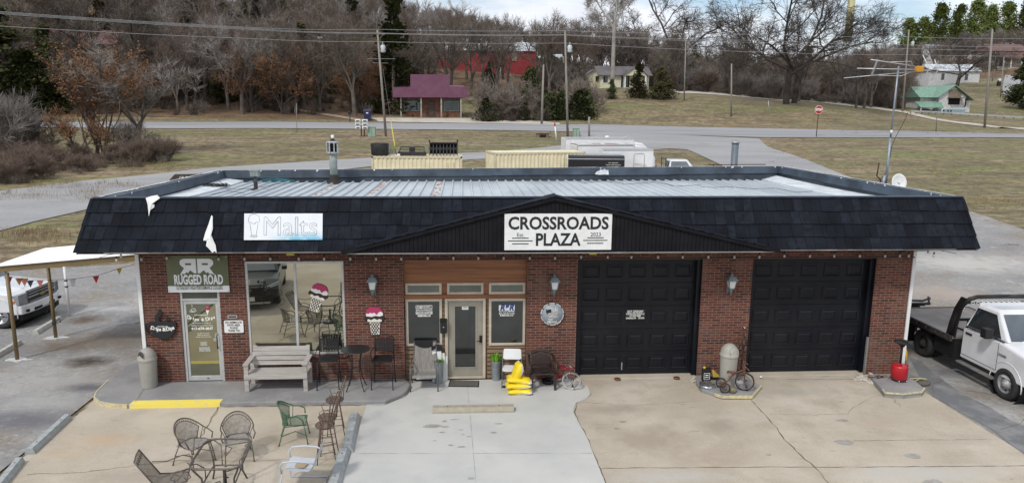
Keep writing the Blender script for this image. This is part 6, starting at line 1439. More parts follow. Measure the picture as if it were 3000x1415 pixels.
def truck_cab(t, paint, cx0, W, hood_z, roof_z, nose, arch_x, wr, cabdoor, side_names=True, hd=False, bed_back=None):
 """front body + cab. nose=+x. cx0: rear of cab; cabdoor: front edge of the door. Returns body"""
 h = W/2; back = bed_back if bed_back is not None else cx0
 b = MB(); cowl = cabdoor+.15
 sil = [(back,.48),(back,hood_z-.02),(cowl,hood_z+.02),(nose-.30,hood_z-.10),(nose-.12,hood_z-.18),(nose-.06,.78),(nose-.06,.50)]
 b.loft([[(x - (.10 if x > nose-.35 else 0)*(abs(k)**3), k*h*(1 if .5 < abs(k) else 1), z - .05*abs(k)**4*(z > .8)) for x, z in sil] for k in (-1,-.9,-.55,0,.55,.9,1)], smooth=False)
 body = b.build('body', paint, t); cut(body, [(ax, wr*1.0, wr*1.30, y0, y1) for ax in arch_x for (y0, y1) in ((-h-.2,-h+.45),(h-.45,h+.2))])
 bv = body.modifiers.new('bevel', 'BEVEL'); bv.width = .055; bv.segments = 4; bv.limit_method = 'ANGLE'; bv.angle_limit = R(35)
 for ax in arch_x:
  b = MB(); b.cyl((ax,-h+.44,wr),(ax,h-.44,wr), wr*1.28, n=24)
  for s_ in (-1, 1): b.tube([(ax, s_*(h-.42), wr),(ax, s_*(h+.004), wr)], wr*1.285, 28, caps=False)
  b.build('wheel_well', m_dplast, t, norm=False)
 b = MB(); b.loft([[(x,-w,z0),(x,-w*.9,z1),(x,w*.9,z1),(x,w,z0)] for x, w, z0, z1 in ((cowl+.02,h*.62,hood_z,hood_z+.055),(nose-.9,h*.58,hood_z-.06,hood_z+.0),(nose-.32,h*.52,hood_z-.13,hood_z-.085))]); b.build('hood', paint, t, bevel=.02)
 zb = hood_z-.01; rx0, rx1 = cx0+.10, cabdoor-.42
 base = [(cx0+.02,-h*.97),(cowl+.02,-h*.90),(cowl+.02,h*.90),(cx0+.02,h*.97)]; top = [(rx0+.05,-h*.76),(rx1,-h*.74),(rx1,h*.74),(rx0+.05,h*.76)]
 b = MB(); b.loft([[(x,y,zb) for x,y in base],[(x,y,roof_z-.06) for x,y in top],[(x*1.0+(.04 if x<0 else -.08),y*.9,roof_z) for x,y in top]]); g = b.build('cab', paint, t, bevel=.085, seg=4)
 def face(i, j, u0, u1, v0, v1, off, name, mat=m_vgl, corner=0):
  A, B = Vector((*base[i], zb)), Vector((*base[j], zb)); C_, D_ = Vector((*top[j], roof_z-.06)), Vector((*top[i], roof_z-.06))
  P = lambda u, v: A.lerp(B, u).lerp(D_.lerp(C_, u), v)
  n = (B-A).cross(D_-A).normalized();
  if n.dot((A+B)/2-Vector(((cx0+cowl)/2,0,zb))) < 0: n = -n
  q = [P(u0,v0),P(u1,v0),P(u1-corner,v1),P(u0,v1)]; mb = MB(); mb.loft([[p+n*.002 for p in q],[p+n*off for p in q]]); return mb.build(name, mat, g)
 face(1, 2, .05, .95, .06, .94, .012, 'windshield'); face(3, 0, .06, .94, .25, .90, .012, 'rear_window')
 for (i, j) in ((0, 1), (2, 3)):
  if (i, j) == (0, 1): face(i, j, .07, .86, .06, .90, .012, 'side_window')
  else: face(i, j, .14, .93, .06, .90, .012, 'side_window')
 for sy in (-1, 1):
  b = MB(); b.box(cx0+.06, cabdoor, sy*h-.004 if sy>0 else -h-.006, sy*h+.006 if sy>0 else -h+.004, .60, hood_z-.04)
  d = b.build('door', paint, t, bevel=.004); yy = sy*(h+.007)
  b = MB(); [b.bar((xx, yy, .60), (xx, yy, hood_z-.03), .003, .012) for xx in (cx0+.055, cabdoor+.005)]; b.bar((cx0+.05, yy, .60), (cabdoor, yy, .60), .003, .012); b.bar((cx0+.1, sy*h*.975, hood_z+.005), (cabdoor+.1, sy*h*.95, hood_z+.005), .03, .02); b.build('door_seam', m_black, d)
  for ax in arch_x: b = MB(); b.tube([(ax+wr*1.32*math.cos(R(q)), sy*(h-.004), wr+wr*1.32*math.sin(R(q))) for q in range(-8, 189, 14)], .016, 6); b.build('wheel_flare', paint, t)
  b = MB(); b.box(cx0+.16, cx0+.38, sy*(h+.012)-.012, sy*(h+.012)+.012, hood_z-.17, hood_z-.12); b.build('door_handle', paint if not hd else m_dplast, d)
  b = MB(); b.box(cabdoor-.30, cabdoor-.10, sy*(h+.19)-.10, sy*(h+.19)+.10, hood_z+.02, hood_z+.27); b.bar((cabdoor-.18, sy*h*.92, hood_z+.03),(cabdoor-.18, sy*(h+.15), hood_z+.06),.06,.05); b.build('mirror', m_black, t, bevel=.03)
 return body
def truck_nose(t, W, nose, hood_z, chrome):
 h = W/2
 b = MB(); b.box(nose-.10, nose-.028, -h*.64, h*.64, .70, hood_z-.13); gr = b.build('grille', m_black, t, bevel=.01)
 b = MB()
 for z in (.76, hood_z-.24, hood_z-.16): b.box(nose-.04, nose-.015, -h*.62, h*.62, z-.006, z+.012)
 b.box(nose-.035, nose-.005, -h*.66, h*.66, hood_z-.35 if False else .90, .93); b.build('grille_bars', m_alloy, gr)
 b = MB(); z = .90; b.prism([(-.05,z-.03),(-.05,z-.055),(.05,z-.055),(.05,z-.03),(.13,z-.03),(.15,z+.03),(.05,z+.03),(.05,z+.055),(-.05,z+.055),(-.05,z+.03),(-.15,z+.03),(-.13,z-.03)], nose-.004, nose+.008, 'x'); b.build('badge', M('gold badge', (.35,.27,.10), rough=.35, metal=.5), gr)
 for sy in (-1, 1):
  b = MB(); b.loft([[(nose-.06, sy*h*.63, .72),(nose-.06, sy*h*.63, hood_z-.16),(nose-.14, sy*h*.95, hood_z-.18),(nose-.14, sy*h*.95, .74)],[(nose-.02, sy*h*.63, .73),(nose-.02, sy*h*.63, hood_z-.17),(nose-.10, sy*h*.99, hood_z-.19),(nose-.10, sy*h*.99, .75)],[(nose-.25,sy*h*.7,.75),(nose-.25,sy*h*.7,hood_z-.19),(nose-.36,sy*(h+.005),hood_z-.20),(nose-.36,sy*(h+.005),.77)]]); b.build('headlight', m_lamp, t, bevel=.01)
  b = MB(); b.box(nose-.30, nose-.22, sy*h-.01, sy*h+.012, .80, .88); b.build('side_marker', m_amber, t)
  b = MB(); b.box(nose-.01, nose+.052, sy*h*.80-.05, sy*h*.80+.05, .50, .58); b.build('fog_light', m_dplast, t, bevel=.01)
 b = MB(); b.loft([[(nose-.3+.0,k*(h+.01),z) if abs(k)>.99 else (nose+.05-.14*abs(k)**3,k*h,z) for k in (-1.0,-.95,-.7,-.35,0,.35,.7,.95,1.0)] + [(nose-.3,h*.9,z),(nose-.3,-h*.9,z)] for z in (.44,.72)]); b.build('bumper', chrome, t, bevel=.03)
 b = MB(); b.loft([[(nose-.3,k*h*.98,z) if abs(k)>.99 else (nose+.03-.14*abs(k)**3,k*h*.97,z) for k in (-1,-.95,-.6,0,.6,.95,1)] + [(nose-.3,h*.9,z),(nose-.3,-h*.9,z)] for z in (.26,.44)]); b.box(nose+.0, nose+.058, -.5, .5, .47, .56); b.build('air_dam', m_dplast, t, bevel=.02)
 b = MB(); b.box(nose+.055, nose+.068, -.16, .16, .50, .60); b.build('number_plate', m_vinyl, t)
t = thing('white_pickup', 'white crew cab pickup parked behind the carport posts', 'pickup truck', (-15.85, 5.92, terr(-15.8,5.9)+.012), R(-3))
truck_cab(t, m_wp, -1.55, 2.0, 1.24, 1.88, 2.60, (1.88,-1.75), .41, .85, bed_back=-2.85)
truck_nose(t, 2.0, 2.60, 1.24, m_wp)
for x in (1.88,-1.75):
 for sy in (-1, 1): car_wheel(t, x, sy*.86, .41, .27, sy)
b = MB(); b.box(-2.75, -1.65, -.82, .82, 1.18, 1.232); b.build('bed_cover', m_black, t)
tz_ = GZ+.012
t = thing('flatbed_truck', 'white single cab flatbed truck with black headache rack beside the right wall', 'flatbed truck', (13.95, .35, tz_), R(-90))
truck_cab(t, m_wp, .42, 2.0, 1.33, 1.97, 3.05, (2.07,), .39, 1.72, hd=True)
truck_nose(t, 2.0, 3.05, 1.33, M('chrome bumper', (.55,.56,.58), rough=.2, metal=.8, var=.05))
for sy in (-1, 1):
 car_wheel(t, 2.07, sy*.90, .385, .25, sy, 'steel');
 w_ = car_wheel(t, -1.0, sy*.98, .385, .24, sy, 'dual'); car_wheel(t, -1.0, sy*.70, .385, .24, sy, 'dual')
 b = MB(); b.box(.45, 1.75, sy*1.04-.07, sy*1.04+.07, .36, .41); b.build('running_board', M('grey step board', (.16,.155,.15), var=.2), t, bevel=.015)
 b = MB(); b.box(-1.55, -.45, sy*1.08-.12, sy*1.08+.12, .80, .84); b.box(-1.62,-1.56,sy*1.08-.14,sy*1.08+.14,.25,.85); b.box(-.42,.36,sy*1.0-.12,sy*1.0+.12,.40,.90); b.build('mudguard', m_dplast, t)
 b = MB(); put_text(b, '3500', .09, 0, 0, 0, width=.26); o = b.build('door_lettering', m_ink, t); o.location = (1.98-.1, sy*1.012, 1.02); o.rotation_euler = (0,0,R(180) if sy > 0 else 0)
b = MB(); b.box(-2.35, .32, -1.2, 1.2, .93, 1.0); b.build('deck', M('worn steel deck', (.12,.105,.095), col2=(.21,.19,.17), scale=1.6, rough=.6, metal=.2), t)
b = MB()
for sy in (-1, 1): b.box(-2.35, .32, sy*1.2-.03, sy*1.2+.04, .86, 1.015)
b.box(-2.41,-2.35,-1.24,1.24,.80,1.015); b.box(-2.3,.3,-.42,-.34,.55,.93); b.box(-2.3,.3,.34,.42,.55,.93)
for i in range(7): b.box(-2.3+i*.4,-2.24+i*.4,-1.27,-1.23,.9,.98)
b.build('deck_rails', M('dirty black steel', (.035,.03,.028), var=.4, scale=8, rough=.7), t, bevel=.006)
b = MB(); b.box(-.35,.25,-.35,.35,1.0,1.03); b.box(-.2,.1,-.12,.12,1.03,1.10); b.build('hitch_plate', m_dark_rust, t)
b = MB()
for sy in (-1, 1): b.tube([(.22,sy*1.15,1.0),(.26,sy*1.14,1.4),(.42,sy*1.08,1.85),(.52,sy*.98,2.06),(.54,sy*.80,2.12),(.54,0,2.13)], .055, 8); b.bar((.40,sy*1.1,1.25),(.26,sy*.62,1.05),.05,.05)
[b.prism([(.02,.98),(.36,.98),(.40,1.35),(.50,1.8),(.60,2.10),(.42,2.10),(.22,1.75),(.10,1.35)], s_*1.13-.02, s_*1.13+.02) for s_ in (-1, 1)]; b.bar((.30,-1.1,1.45),(.30,1.1,1.45),.05,.07); b.bar((.48,-1.0,1.95),(.48,1.0,1.95),.05,.05)
for i in range(-4,5): b.bar((.30,i*.2,1.0),(.32,i*.2,1.45),.03,.03)
b.build('headache_rack', m_black, t)
b = MB()
for i in range(10):
 for k in range(2): y = -.95+i*.14+.07*k; b.tube([(.52,y+.05*math.cos(R(a)),2.02-.07*k+.03*math.sin(R(a))) for a in range(0,360,60)], .009, 4, closed=True)
for i in range(8): b.tube([(.50-.03*i,-1.02-.01*i+.02*math.cos(R(a)),1.95-.07*i+.03*math.sin(R(a))) for a in range(0,360,60)], .009, 4, closed=True)
b.build('white_chain', m_white, t)
L_ = (14.6, 3.5, tz_)
t = thing('equipment_tongue', 'dark steel trailer tongue and frame behind the flatbed deck', 'trailer tongue', (13.35, 3.55, tz_), scale=.82)
b = MB(); b.box(-1.2, 1.4, -.06, .06, 1.05, 1.13); b.box(-1.2,1.4,.25,.35,.92,1.0); b.bar((1.35,-.05,1.09),(1.45,.2,1.30),.06,.06); b.tube([(-1.0,0,1.18),(-.4,0,1.26),(1.1,0,1.2),(1.4,0,1.3)],.04,6); b.build('beam', m_black, t)
b = MB(); b.box(-.8,-.7,-.05,.35,0,1.05); b.box(.9,1.0,-.05,.35,0,1.05); b.build('stand', m_black, t)
b = MB(); b.cyl((-.9,.1,1.0),(.3,.1,1.0),.07); b.build('ram', M('blue grey cylinder', (.05,.07,.10), rough=.4), t)
m_suv = M('dark grey SUV paint', (.014,.018,.022), rough=.3, coat=.35, var=.1)
def suv(loc, rz, label, paint):
 t = thing('parked_suv', label, 'car', loc, rz); W = 1.86; h = W/2; nose = 2.35
 b = MB(); sil = [(-2.3,.40),(-2.38,.75),(-2.32,1.05),(.95,1.05),(1.9,.98),(2.2,.86),(2.33,.70),(2.33,.40)]
 b.loft([[(x-(.16 if x > 1.8 else 0)*abs(k)**3, k*h, z-.06*abs(k)**4*(z>.8)) for x, z in sil] for k in (-1,-.9,-.5,0,.5,.9,1)]); body = b.build('body', paint, t); cut(body, [(ax,.36,.46,y0,y1) for ax in (1.42,-1.35) for y0, y1 in ((-h-.2,-h+.4),(h-.4,h+.2))])
 bv = body.modifiers.new('bevel','BEVEL'); bv.width = .05; bv.segments = 3; bv.limit_method = 'ANGLE'; bv.angle_limit = R(35)
 zb, zr = 1.04, 1.66; base = [(-2.25,-h*.96),(1.0,-h*.9),(1.0,h*.9),(-2.25,h*.96)]; top = [(-1.85,-h*.74),(.15,-h*.72),(.15,h*.72),(-1.85,h*.74)]
 b = MB(); b.loft([[(x,y,zb) for x,y in base],[(x,y,zr-.05) for x,y in top],[(x*.92,y*.85,zr) for x,y in top]]); g = b.build('cab', paint, t, bevel=.05, seg=3)
 def face(i, j, u0, u1, v0, v1, nm):
  A, B = Vector((*base[i], zb)), Vector((*base[j], zb)); C_, D_ = Vector((*top[j], zr-.05)), Vector((*top[i], zr-.05)); P = lambda u, v: A.lerp(B,u).lerp(D_.lerp(C_,u),v)
  n = (B-A).cross(D_-A).normalized(); n = n if n.dot((A+B)/2-Vector((-.6,0,zb))) > 0 else -n
  q = [P(u0,v0),P(u1,v0),P(u1,v1),P(u0,v1)]; mb = MB(); mb.loft([[p+n*.002 for p in q],[p+n*.014 for p in q]]); mb.build(nm, m_vgl, g)
 face(1,2,.05,.95,.05,.95,'windshield'); face(3,0,.08,.92,.1,.9,'rear_window')
 for a, c in ((.06,.34),(.37,.63),(.66,.90)): face(0,1,a,c,.08,.88,'side_window'); face(2,3,1-c,1-a,.08,.88,'side_window')
 b = MB(); b.box(nose-.12,nose-.02,-h*.55,h*.55,.50,.80); b.box(nose-.1,nose+.0,-h*.8,h*.8,.30,.46); b.build('grille', m_black, t, bevel=.02)
 b = MB(); b.tube([(nose+.0,.06*math.cos(R(a)),.70+.04*math.sin(R(a))) for a in range(0,360,30)], .008, 6, closed=True); b.build('emblem', m_alloy, t)
 b = MB(); b.box(nose-.1,nose+.03,-h*.7,h*.7,.24,.30); b.build('bumper_trim', m_alloy, t, bevel=.01)
 b = MB(); b.box(nose-.0,nose+.02,-.16,.16,.34,.48); b.build('number_plate', m_vinyl, t)
 for sy in (-1,1):
  b = MB(); b.loft([[(nose-.06,sy*h*.55,.72),(nose-.06,sy*h*.55,.80),(nose-.35,sy*h*1.0,.92),(nose-.28,sy*h*1.0,.80)],[(nose-.01,sy*h*.55,.73),(nose-.01,sy*h*.55,.79),(nose-.30,sy*(h+.01),.91),(nose-.22,sy*(h+.01),.80)]]); b.build('headlight', m_lamp, t)
  b = MB(); b.box(.72,.9,sy*(h+.12)-.09,sy*(h+.12)+.09,1.06,1.2); b.build('mirror', paint, t, bevel=.03)
  for x in (1.42,-1.35): car_wheel(t, x, sy*.80, .36, .24, sy)
 return t
suv((-7.5, -8.75, GZ+.018), R(80), 'dark grey SUV parked facing the shop, mirrored in the large window', m_suv)
def gy(px, d): r = ray(px, 400); y = d-17.2736; return (CAM+r*((y-CAM.y)/r.y)).x, y
m_cont = M('cream container steel', (.66,.61,.43), rough=.6, var=.1, scale=1.5); m_contd = M('cream container rib', (.54,.50,.35), rough=.6, var=.1)
def container(x, y, rz, L, label, zt):
 z = terr(x, y); H = zt - z; t = thing('shipping_container', label, 'shipping container', (x, y, z), rz, group='cream shipping containers behind the shop'); W = 2.44
 b = MB()
 n = int(L/.28)
 def corr(i0, i1, fx):
  pass
 pts = []; s = L/n
 for i in range(n):
  x0 = i*s; pts += [(x0,0),(x0+s*.35,0),(x0+s*.5,.05),(x0+s*.85,.05)]
 pts.append((L,0))
 for yb, sg in ((.0, 1),(W, -1)):
  b.loft([[(px_, yb+sg*py_, zz) for px_, py_ in pts] for zz in (.16, H-.12)], closed=False, caps=False)
 pts = [(0,0)]; nn = 9; s2 = W/nn; pw = []
 for i in range(nn): pw += [(i*s2,0),(i*s2+s2*.35,0),(i*s2+s2*.5,.05),(i*s2+s2*.85,.05)]
 pw.append((W,0))
 for xb, sg in ((0,1),(L,-1)): b.loft([[(xb+sg*q, p, zz) for p, q in pw] for zz in (.16,H-.12)], closed=False, caps=False)
 b.build('corrugated_walls', m_cont, t, norm=False)
 b = MB(); pr = []
 for i in range(n): x0 = i*L/n; pr += [(x0,H-.03),(x0+.1,H-.03),(x0+.14,H-.0),(x0+.24,H-.0)]
 pr.append((L,H-.03)); b.loft([[(p, yy, q) for p, q in pr] for yy in (.05, W-.05)], closed=False, caps=False); b.build('roof', m_cont, t, norm=False)
 b = MB()
 for (x0,x1,y0,y1) in ((-.01,L+.01,-.02,.07),(-.01,L+.01,W-.07,W+.02),(-.02,.07,.07,W-.07),(L-.07,L+.02,.07,W-.07)):
  b.box(x0,x1,y0,y1,H-.12,H+.01); b.box(x0,x1,y0,y1,0,.16)
 for x0 in (-.02,L-.10):
  for y0 in (-.02,W-.10): b.box(x0,x0+.12,y0,y0+.12,0,H+.02)
 b.build('frame_rails', m_contd, t); return t, H
D0 = 50; x0, y0 = gy(1087, D0); x1, _ = gy(1353, D0); tC, HC = container(x0, y0, R(0), x1-x0, 'cream shipping container carrying black loader attachments on its roof', 6.74-148/FPX*D0*.985)
b = MB(); px0 = (x1-x0)
for i, s in enumerate('CXDU'): put_text(b, s, .16, px0-.95, -.024, HC-.5-.2*i, width=.1)
for i, s in enumerate('22G1'): put_text(b, s, .16, px0-.55, -.024, HC-.5-.2*i, width=.08)
b.build('container_lettering', M('brown stencil', (.22,.17,.10)), tC)
topz = terr(x0,y0)+HC
D1 = 52; xa, ya = gy(1449, D1); container(xa, ya, R(13), 7.0, 'cream shipping container standing end-on beside the white box trucks', 6.74-134/FPX*D1)
m_att = M('black attachment steel', (.018,.018,.02), rough=.55, var=.3)
def onC(px, dy): return (gy(px, D0+dy)[0], y0+dy, topz+.012)
L = onC(1112, 1.0); t = thing('round_tub', 'open black plastic tub standing on the left end of the container roof', 'tub', L)
b = MB(); b.lathe([(0,0),(.55,0),(.60,.03),(.63,.78),(.60,.82),(.56,.80),(.54,.1),(0,.1)], 28); b.build('tub_wall', m_att, t)
b = MB()
for i in range(-3,4):
 a = R(-90+i*18); b.bar((.62*math.cos(a),.62*math.sin(a),.03),(.64*math.cos(a),.64*math.sin(a),.8),.03,.03)
b.tube([(.62*math.cos(R(a)),.62*math.sin(R(a)),.80) for a in range(0,360,15)],.03,6,closed=True); b.build('ribs', m_att, t)
L = onC(1150, 1.1); b = MB(); rr = random.Random(3)
for i in range(12): a = rr.uniform(0,6.28); b.tube([(.25*math.cos(a),.25*math.sin(a),0),(.2*math.cos(a+1),.2*math.sin(a+1),.45+rr.uniform(-.15,.15)),(.3*math.cos(a+2),.3*math.sin(a+2),.05)], .012, 5)
o = b.build('wire_tangle', M('grey wire', (.16,.17,.17)), loc=L); tag(o, 'tangle of grey wire beside the black tub on the container roof', 'wire')
L = onC(1207, .9); t = thing('fork_frame', 'low black skid steer fork frame lying on the container roof', 'loader attachment', L)
b = MB(); b.box(-.95,1.0,-.5,-.35,.0,.28); b.build('front_beam', m_att, t, bevel=.02)
b = MB()
for x in (-.85,.85): b.bar((x,-.45,.28),(x*.95,.45,.55),.07,.07)
b.bar((-.85,.45,.55),(.85,.45,.55),.07,.07); b.bar((-.8,.0,.42),(.8,.0,.42),.05,.05); b.box(-.2,.2,-.1,.1,.2,.58); b.build('frame', m_att, t)
b = MB(); b.box(-.98,-.8,-.56,-.5,.02,.14); b.build('white_tag', m_white, t)
L = onC(1299, 1.3); t = thing('grapple_bucket', 'tall black tined grapple bucket on the right end of the container roof', 'loader attachment', L)
b = MB(); b.loft([[(x,.35,.05),(x,.45,.6),(x,.2,.85),(x,.15,.83),(x,.38,.58),(x,.3,.1)] for x in (-1.0,1.0)]); b.bar((-1.0,.1,.85),(1.0,.1,.85),.08,.08); b.build('back_shell', m_att, t)
for i in range(9):
 x = -.96+i*.24; b = MB(); b.loft([[(x-.025,.35,.05),(x-.025,-.25,.0),(x-.025,-.40,.06),(x-.025,-.25,.10),(x-.025,.2,.85),(x-.025,.35,.8)],[(x+.025,.35,.05),(x+.025,-.25,.0),(x+.025,-.40,.06),(x+.025,-.25,.10),(x+.025,.2,.85),(x+.025,.35,.8)]]); b.build('tine', m_att, t)
b = MB(); b.bar((-1.0,.0,.45),(1.0,.0,.45),.1,.12); b.bar((-.98,.1,.9),(-.98,.1,1.05),.05,.12); b.bar((.98,.1,.9),(.98,.1,1.08),.05,.12); b.build('cross_tube', m_att, t)
m_boxw = M('white box panel', (.70,.71,.72), rough=.45, var=.08, scale=1); m_roofg = M('grey trailer roof', (.34,.35,.37), rough=.5, var=.15, scale=1.2); m_rustroof = M('rust stained white roof', (.56,.55,.53), rough=.6, col2=(.33,.12,.06), scale=1.3, lo=.47, hi=.53, stretch=(1.6,.15,1))
def box_body(t, L, W, H, z0, wall, roof, rnd=.04, nm='box_body'):
 b = MB(); b.box(0, L, 0, W, z0, H-.03); o = b.build(nm, wall, t, bevel=rnd)
 b = MB(); b.box(.03, L-.03, .03, W-.03, H-.03, H); b.build('roof', roof, t, bevel=.01)
 b = MB()
 for (x0,x1,y0,y1) in ((0,L,-.015,.0),(0,L,W,W+.015)): b.box(x0,x1,y0,y1,H-.13,H-.03); b.box(x0,x1,y0,y1,z0,z0+.1)
 b.build('edge_rail', m_alu, t)
 return o
def axles(t, xs, W, r=.38):
 for x in xs:
  for (y, s) in ((.12,-1),(W-.12,1)): car_wheel(t, x, y, r, .24, s, 'steel')
D = 63; x, y = gy(1659, D); H = 6.74-90/FPX*D-terr(x,y)
t = thing('box_truck', 'rear white box truck with a long grey roof and a small dome vent', 'box truck', (x, y, terr(x,y)), R(3)); box_body(t, 6.1, 2.4, H, .9, m_boxw, m_roofg)
b = MB(); b.lathe([(0,.18),(.18,.14),(.25,.0),(0,0)], 16, (3.9,1.0,H)); b.build('roof_vent', m_white, t); b = MB(); b.bar((5.2,.6,H),(5.9,1.2,H+.12),.2,.05); b.build('roof_fin', m_alu, t)
b = MB(); b.loft([[(6.15,0.1,.5),(6.15,2.3,.5),(6.15,2.3,2.2),(6.15,.1,2.2)],[(7.4,.1,.5),(7.4,2.3,.5),(6.9,2.2,2.25),(6.9,.2,2.25)],[(8.1,.2,.5),(8.1,2.2,.5),(8.0,2.1,1.3),(8.0,.3,1.3)]]); b.build('cab', m_boxw, t, bevel=.06); axles(t, (1.2,7.2), 2.4, .42)
D = 59.5; x, y = gy(1689, D); H = 6.74-109/FPX*D-terr(x,y)
t = thing('box_truck', 'white box truck with a rust stained roof strip and rounded white hood', 'box truck', (x, y, terr(x,y)), R(4)); box_body(t, 5.0, 2.3, H, .8, m_boxw, m_rustroof, .12)
b = MB(); b.tube([(.05,-.02,1.2),(.05,-.02,H-.15),(.2,-.02,H-.02),(4.8,-.02,H-.02)], .05, 6); b.tube([(2.9,-.02,H-.5),(4.6,-.02,H-.42)], .02, 5); b.build('side_rail', m_alu, t)
b = MB(); b.loft([[(4.9,.1,.6),(4.9,2.2,.6),(4.9,2.2,H-.05),(4.9,.1,H-.05)],[(5.5,.1,.6),(5.5,2.2,.6),(5.5,2.1,H-.1),(5.5,.2,H-.1)],[(5.9,.12,.6),(5.9,2.18,.6),(5.9,2.1,2.0),(5.9,.2,2.0)],[(6.0,.14,.6),(6.0,2.16,.6),(6.0,2.1,1.75),(6.0,.2,1.75)],[(6.85,.25,.6),(6.85,2.05,.6),(6.8,1.95,1.6),(6.8,.35,1.6)],[(7.05,.4,.6),(7.05,1.9,.6),(7.0,1.8,1.35),(7.0,.5,1.35)]], smooth=False); cb_ = b.build('cab', m_boxw, t, bevel=.10, seg=3)
b = MB(); b.box(6.9,7.12,.30,2.0,.5,.72); b.build('bumper', m_black, t, bevel=.02); b = MB(); b.box(6.98,7.08,.32,.5,1.05,1.2); b.build('turn_signal', m_amber, t); b = MB(); b.box(7.0,7.1,.35,.55,.78,.98); b.build('headlight', m_lamp, t)
b = MB(); b.box(5.05,5.55,.085,.1,1.6,2.1); b.build('side_window', m_vgl, t); axles(t, (1.2,6.3), 2.3, .42)
D = 56.3; x, y = gy(1768, D); H = 6.74-122/FPX*D-terr(x,y); Lc = gy(1917,D)[0]-x
t = thing('cargo_trailer', 'white cargo trailer with a rounded side door and grab rail', 'trailer', (x, y, terr(x,y)), R(0)); box_body(t, Lc, 2.1, H, .45, m_boxw, m_roofg)
sx = Lc-1.55; b = MB(); b.tube([(sx,-.02,.6),(sx,-.02,H-.45),(sx+.08,-.02,H-.32),(sx+.75,-.02,H-.32),(sx+.83,-.02,H-.45),(sx+.83,-.02,.6)], .025, 6); dd_ = b.build('door_frame', m_alu, t); b = MB(); b.box(sx+.02,sx+.81,-.012,-.002,.6,H-.36); dr_ = b.build('side_door', m_boxw, t)
b = MB(); b.tube([(sx+.1,-.05,1.35),(sx+.15,-.12,1.45),(sx+1.0,-.12,1.30),(sx+1.0,-.05,.7)], .02, 6); b.build('grab_rail', m_alu, t); axles(t, (1.4,2.2), 2.1, .34)
D = 53; x, y = gy(1665, D); H = 6.74-140/FPX*D-terr(x,y); Lc = gy(1832,D)[0]-x
t = thing('black_trailer', 'black enclosed trailer with white lettering on its side behind the shop', 'trailer', (x, y, terr(x,y)), R(-2))
m_tb = M('black trailer panel', (.014,.015,.02), rough=.3, var=.1)
b = MB(); b.loft([[(xx,0,.45),(xx,0,H-.25),(xx,.10,H-.06),(xx,.25,H),(xx,1.65,H),(xx,1.8,H-.06),(xx,1.9,H-.25),(xx,1.9,.45)] for xx in (0,Lc)]); b.build('box_body', m_tb, t, bevel=.03)
b = MB(); b.loft([[(xx,.12,H-.055),(xx,.26,H+.006),(xx,1.64,H+.006),(xx,1.78,H-.055),(xx,1.7,H-.03),(xx,.2,H-.03)] for xx in (.05,Lc-.05)]); b.build('roof', M('silver trailer roof', (.30,.33,.36), rough=.35, metal=.5), t)
b = MB(); b.tube([(.0,-.012,.5),(.0,-.012,H-.25),(0,.10,H-.05),(0,.25,H+.01),(0,1.65,H+.01)], .03, 6); b.tube([(.02,-.012,H-.28),(Lc-.02,-.012,H-.28)], .018, 5); b.build('white_edging', m_white, t)
b = MB()
for i, (s, w) in enumerate((('RAY GRISHAM',.7),('CONSTRUCTION CONCRETE',1.1),('417-257-4830',.8),('LICENSED & INSURED',.7))): put_text(b, s, .11, Lc-.85, -.006, H-.55-.15*i, width=w)
b.build('lettering', m_vinyl, t); axles(t, (1.6,), 1.9, .34)
b = MB(); b.box(-.012,0,.15,1.75,.55,H-.3); b.build('rear_door', m_tb, t)
D = 55; x, y = gy(2005, D)
t = thing('work_pickup', 'small white pickup with dark rear window behind the shop', 'pickup truck', (x-.2, y, terr(x,y)), R(-4)); truck_cab(t, m_wp, -1.1, 1.85, 1.14, 6.74-150/FPX*D-terr(x,y), 2.5, (1.7,-2.0), .37, .85, bed_back=-2.7); truck_nose(t, 1.85, 2.5, 1.14, m_wp)
for xx in (1.7,-2.0):
 for sy in (-1,1): car_wheel(t, xx, sy*.80, .37, .24, sy, 'steel')
b = MB()
for sy in (-.8,.8): b.bar((-1.3,sy,1.1),(-1.3,sy,2.05),.05,.05)
b.bar((-1.3,-.85,1.95),(-1.3,.85,1.95),.05,.05); b.build('ladder_rack', m_black, t)
D = 41; x, y = gy(538, D); z = terr(x,y); t = thing('gooseneck_trailer', 'brown gooseneck trailer front with white lettering beyond the left parapet', 'trailer', (x, y, z), R(6))
m_gn = M('brown black trailer steel', (.05,.035,.032), rough=.5, var=.3); ZT_ = 6.74-196/FPX*D-z
b = MB(); b.box(-.6,.75,-.12,.12,ZT_-.42,ZT_-.05); b.loft([[(-.6,-.12,ZT_-.42),(-.6,.12,ZT_-.42),(-.6,.12,ZT_-.06),(-.6,-.12,ZT_-.06)],[(-1.15,-.12,ZT_-.95),(-1.15,.12,ZT_-.95),(-1.15,.12,ZT_-.65),(-1.15,-.12,ZT_-.65)]]); b.box(-1.28,-1.05,-.2,.2,.1,ZT_-.62); b.loft([[(.75,-.12,ZT_-.4),(.75,.12,ZT_-.4),(.75,.12,ZT_),(.75,-.12,ZT_)],[(1.2,-.1,ZT_-.22),(1.2,.1,ZT_-.22),(1.2,.1,ZT_-.12),(1.2,-.1,ZT_-.12)]]); b.build('gooseneck_beam', m_gn, t, bevel=.01)
b = MB(); b.box(-1.4,1.3,.3,8.0,.55,.75); b.box(-.9,-.7,.1,.3,.1,ZT_-.5); b.box(.7,.9,.1,.3,.1,ZT_-.4); b.build('deck', m_gn, t)
b = MB(); put_text(b, 'GR Trailers', .2, .1, -.125, ZT_-.24, width=.9); b.build('lettering', m_vinyl, t)
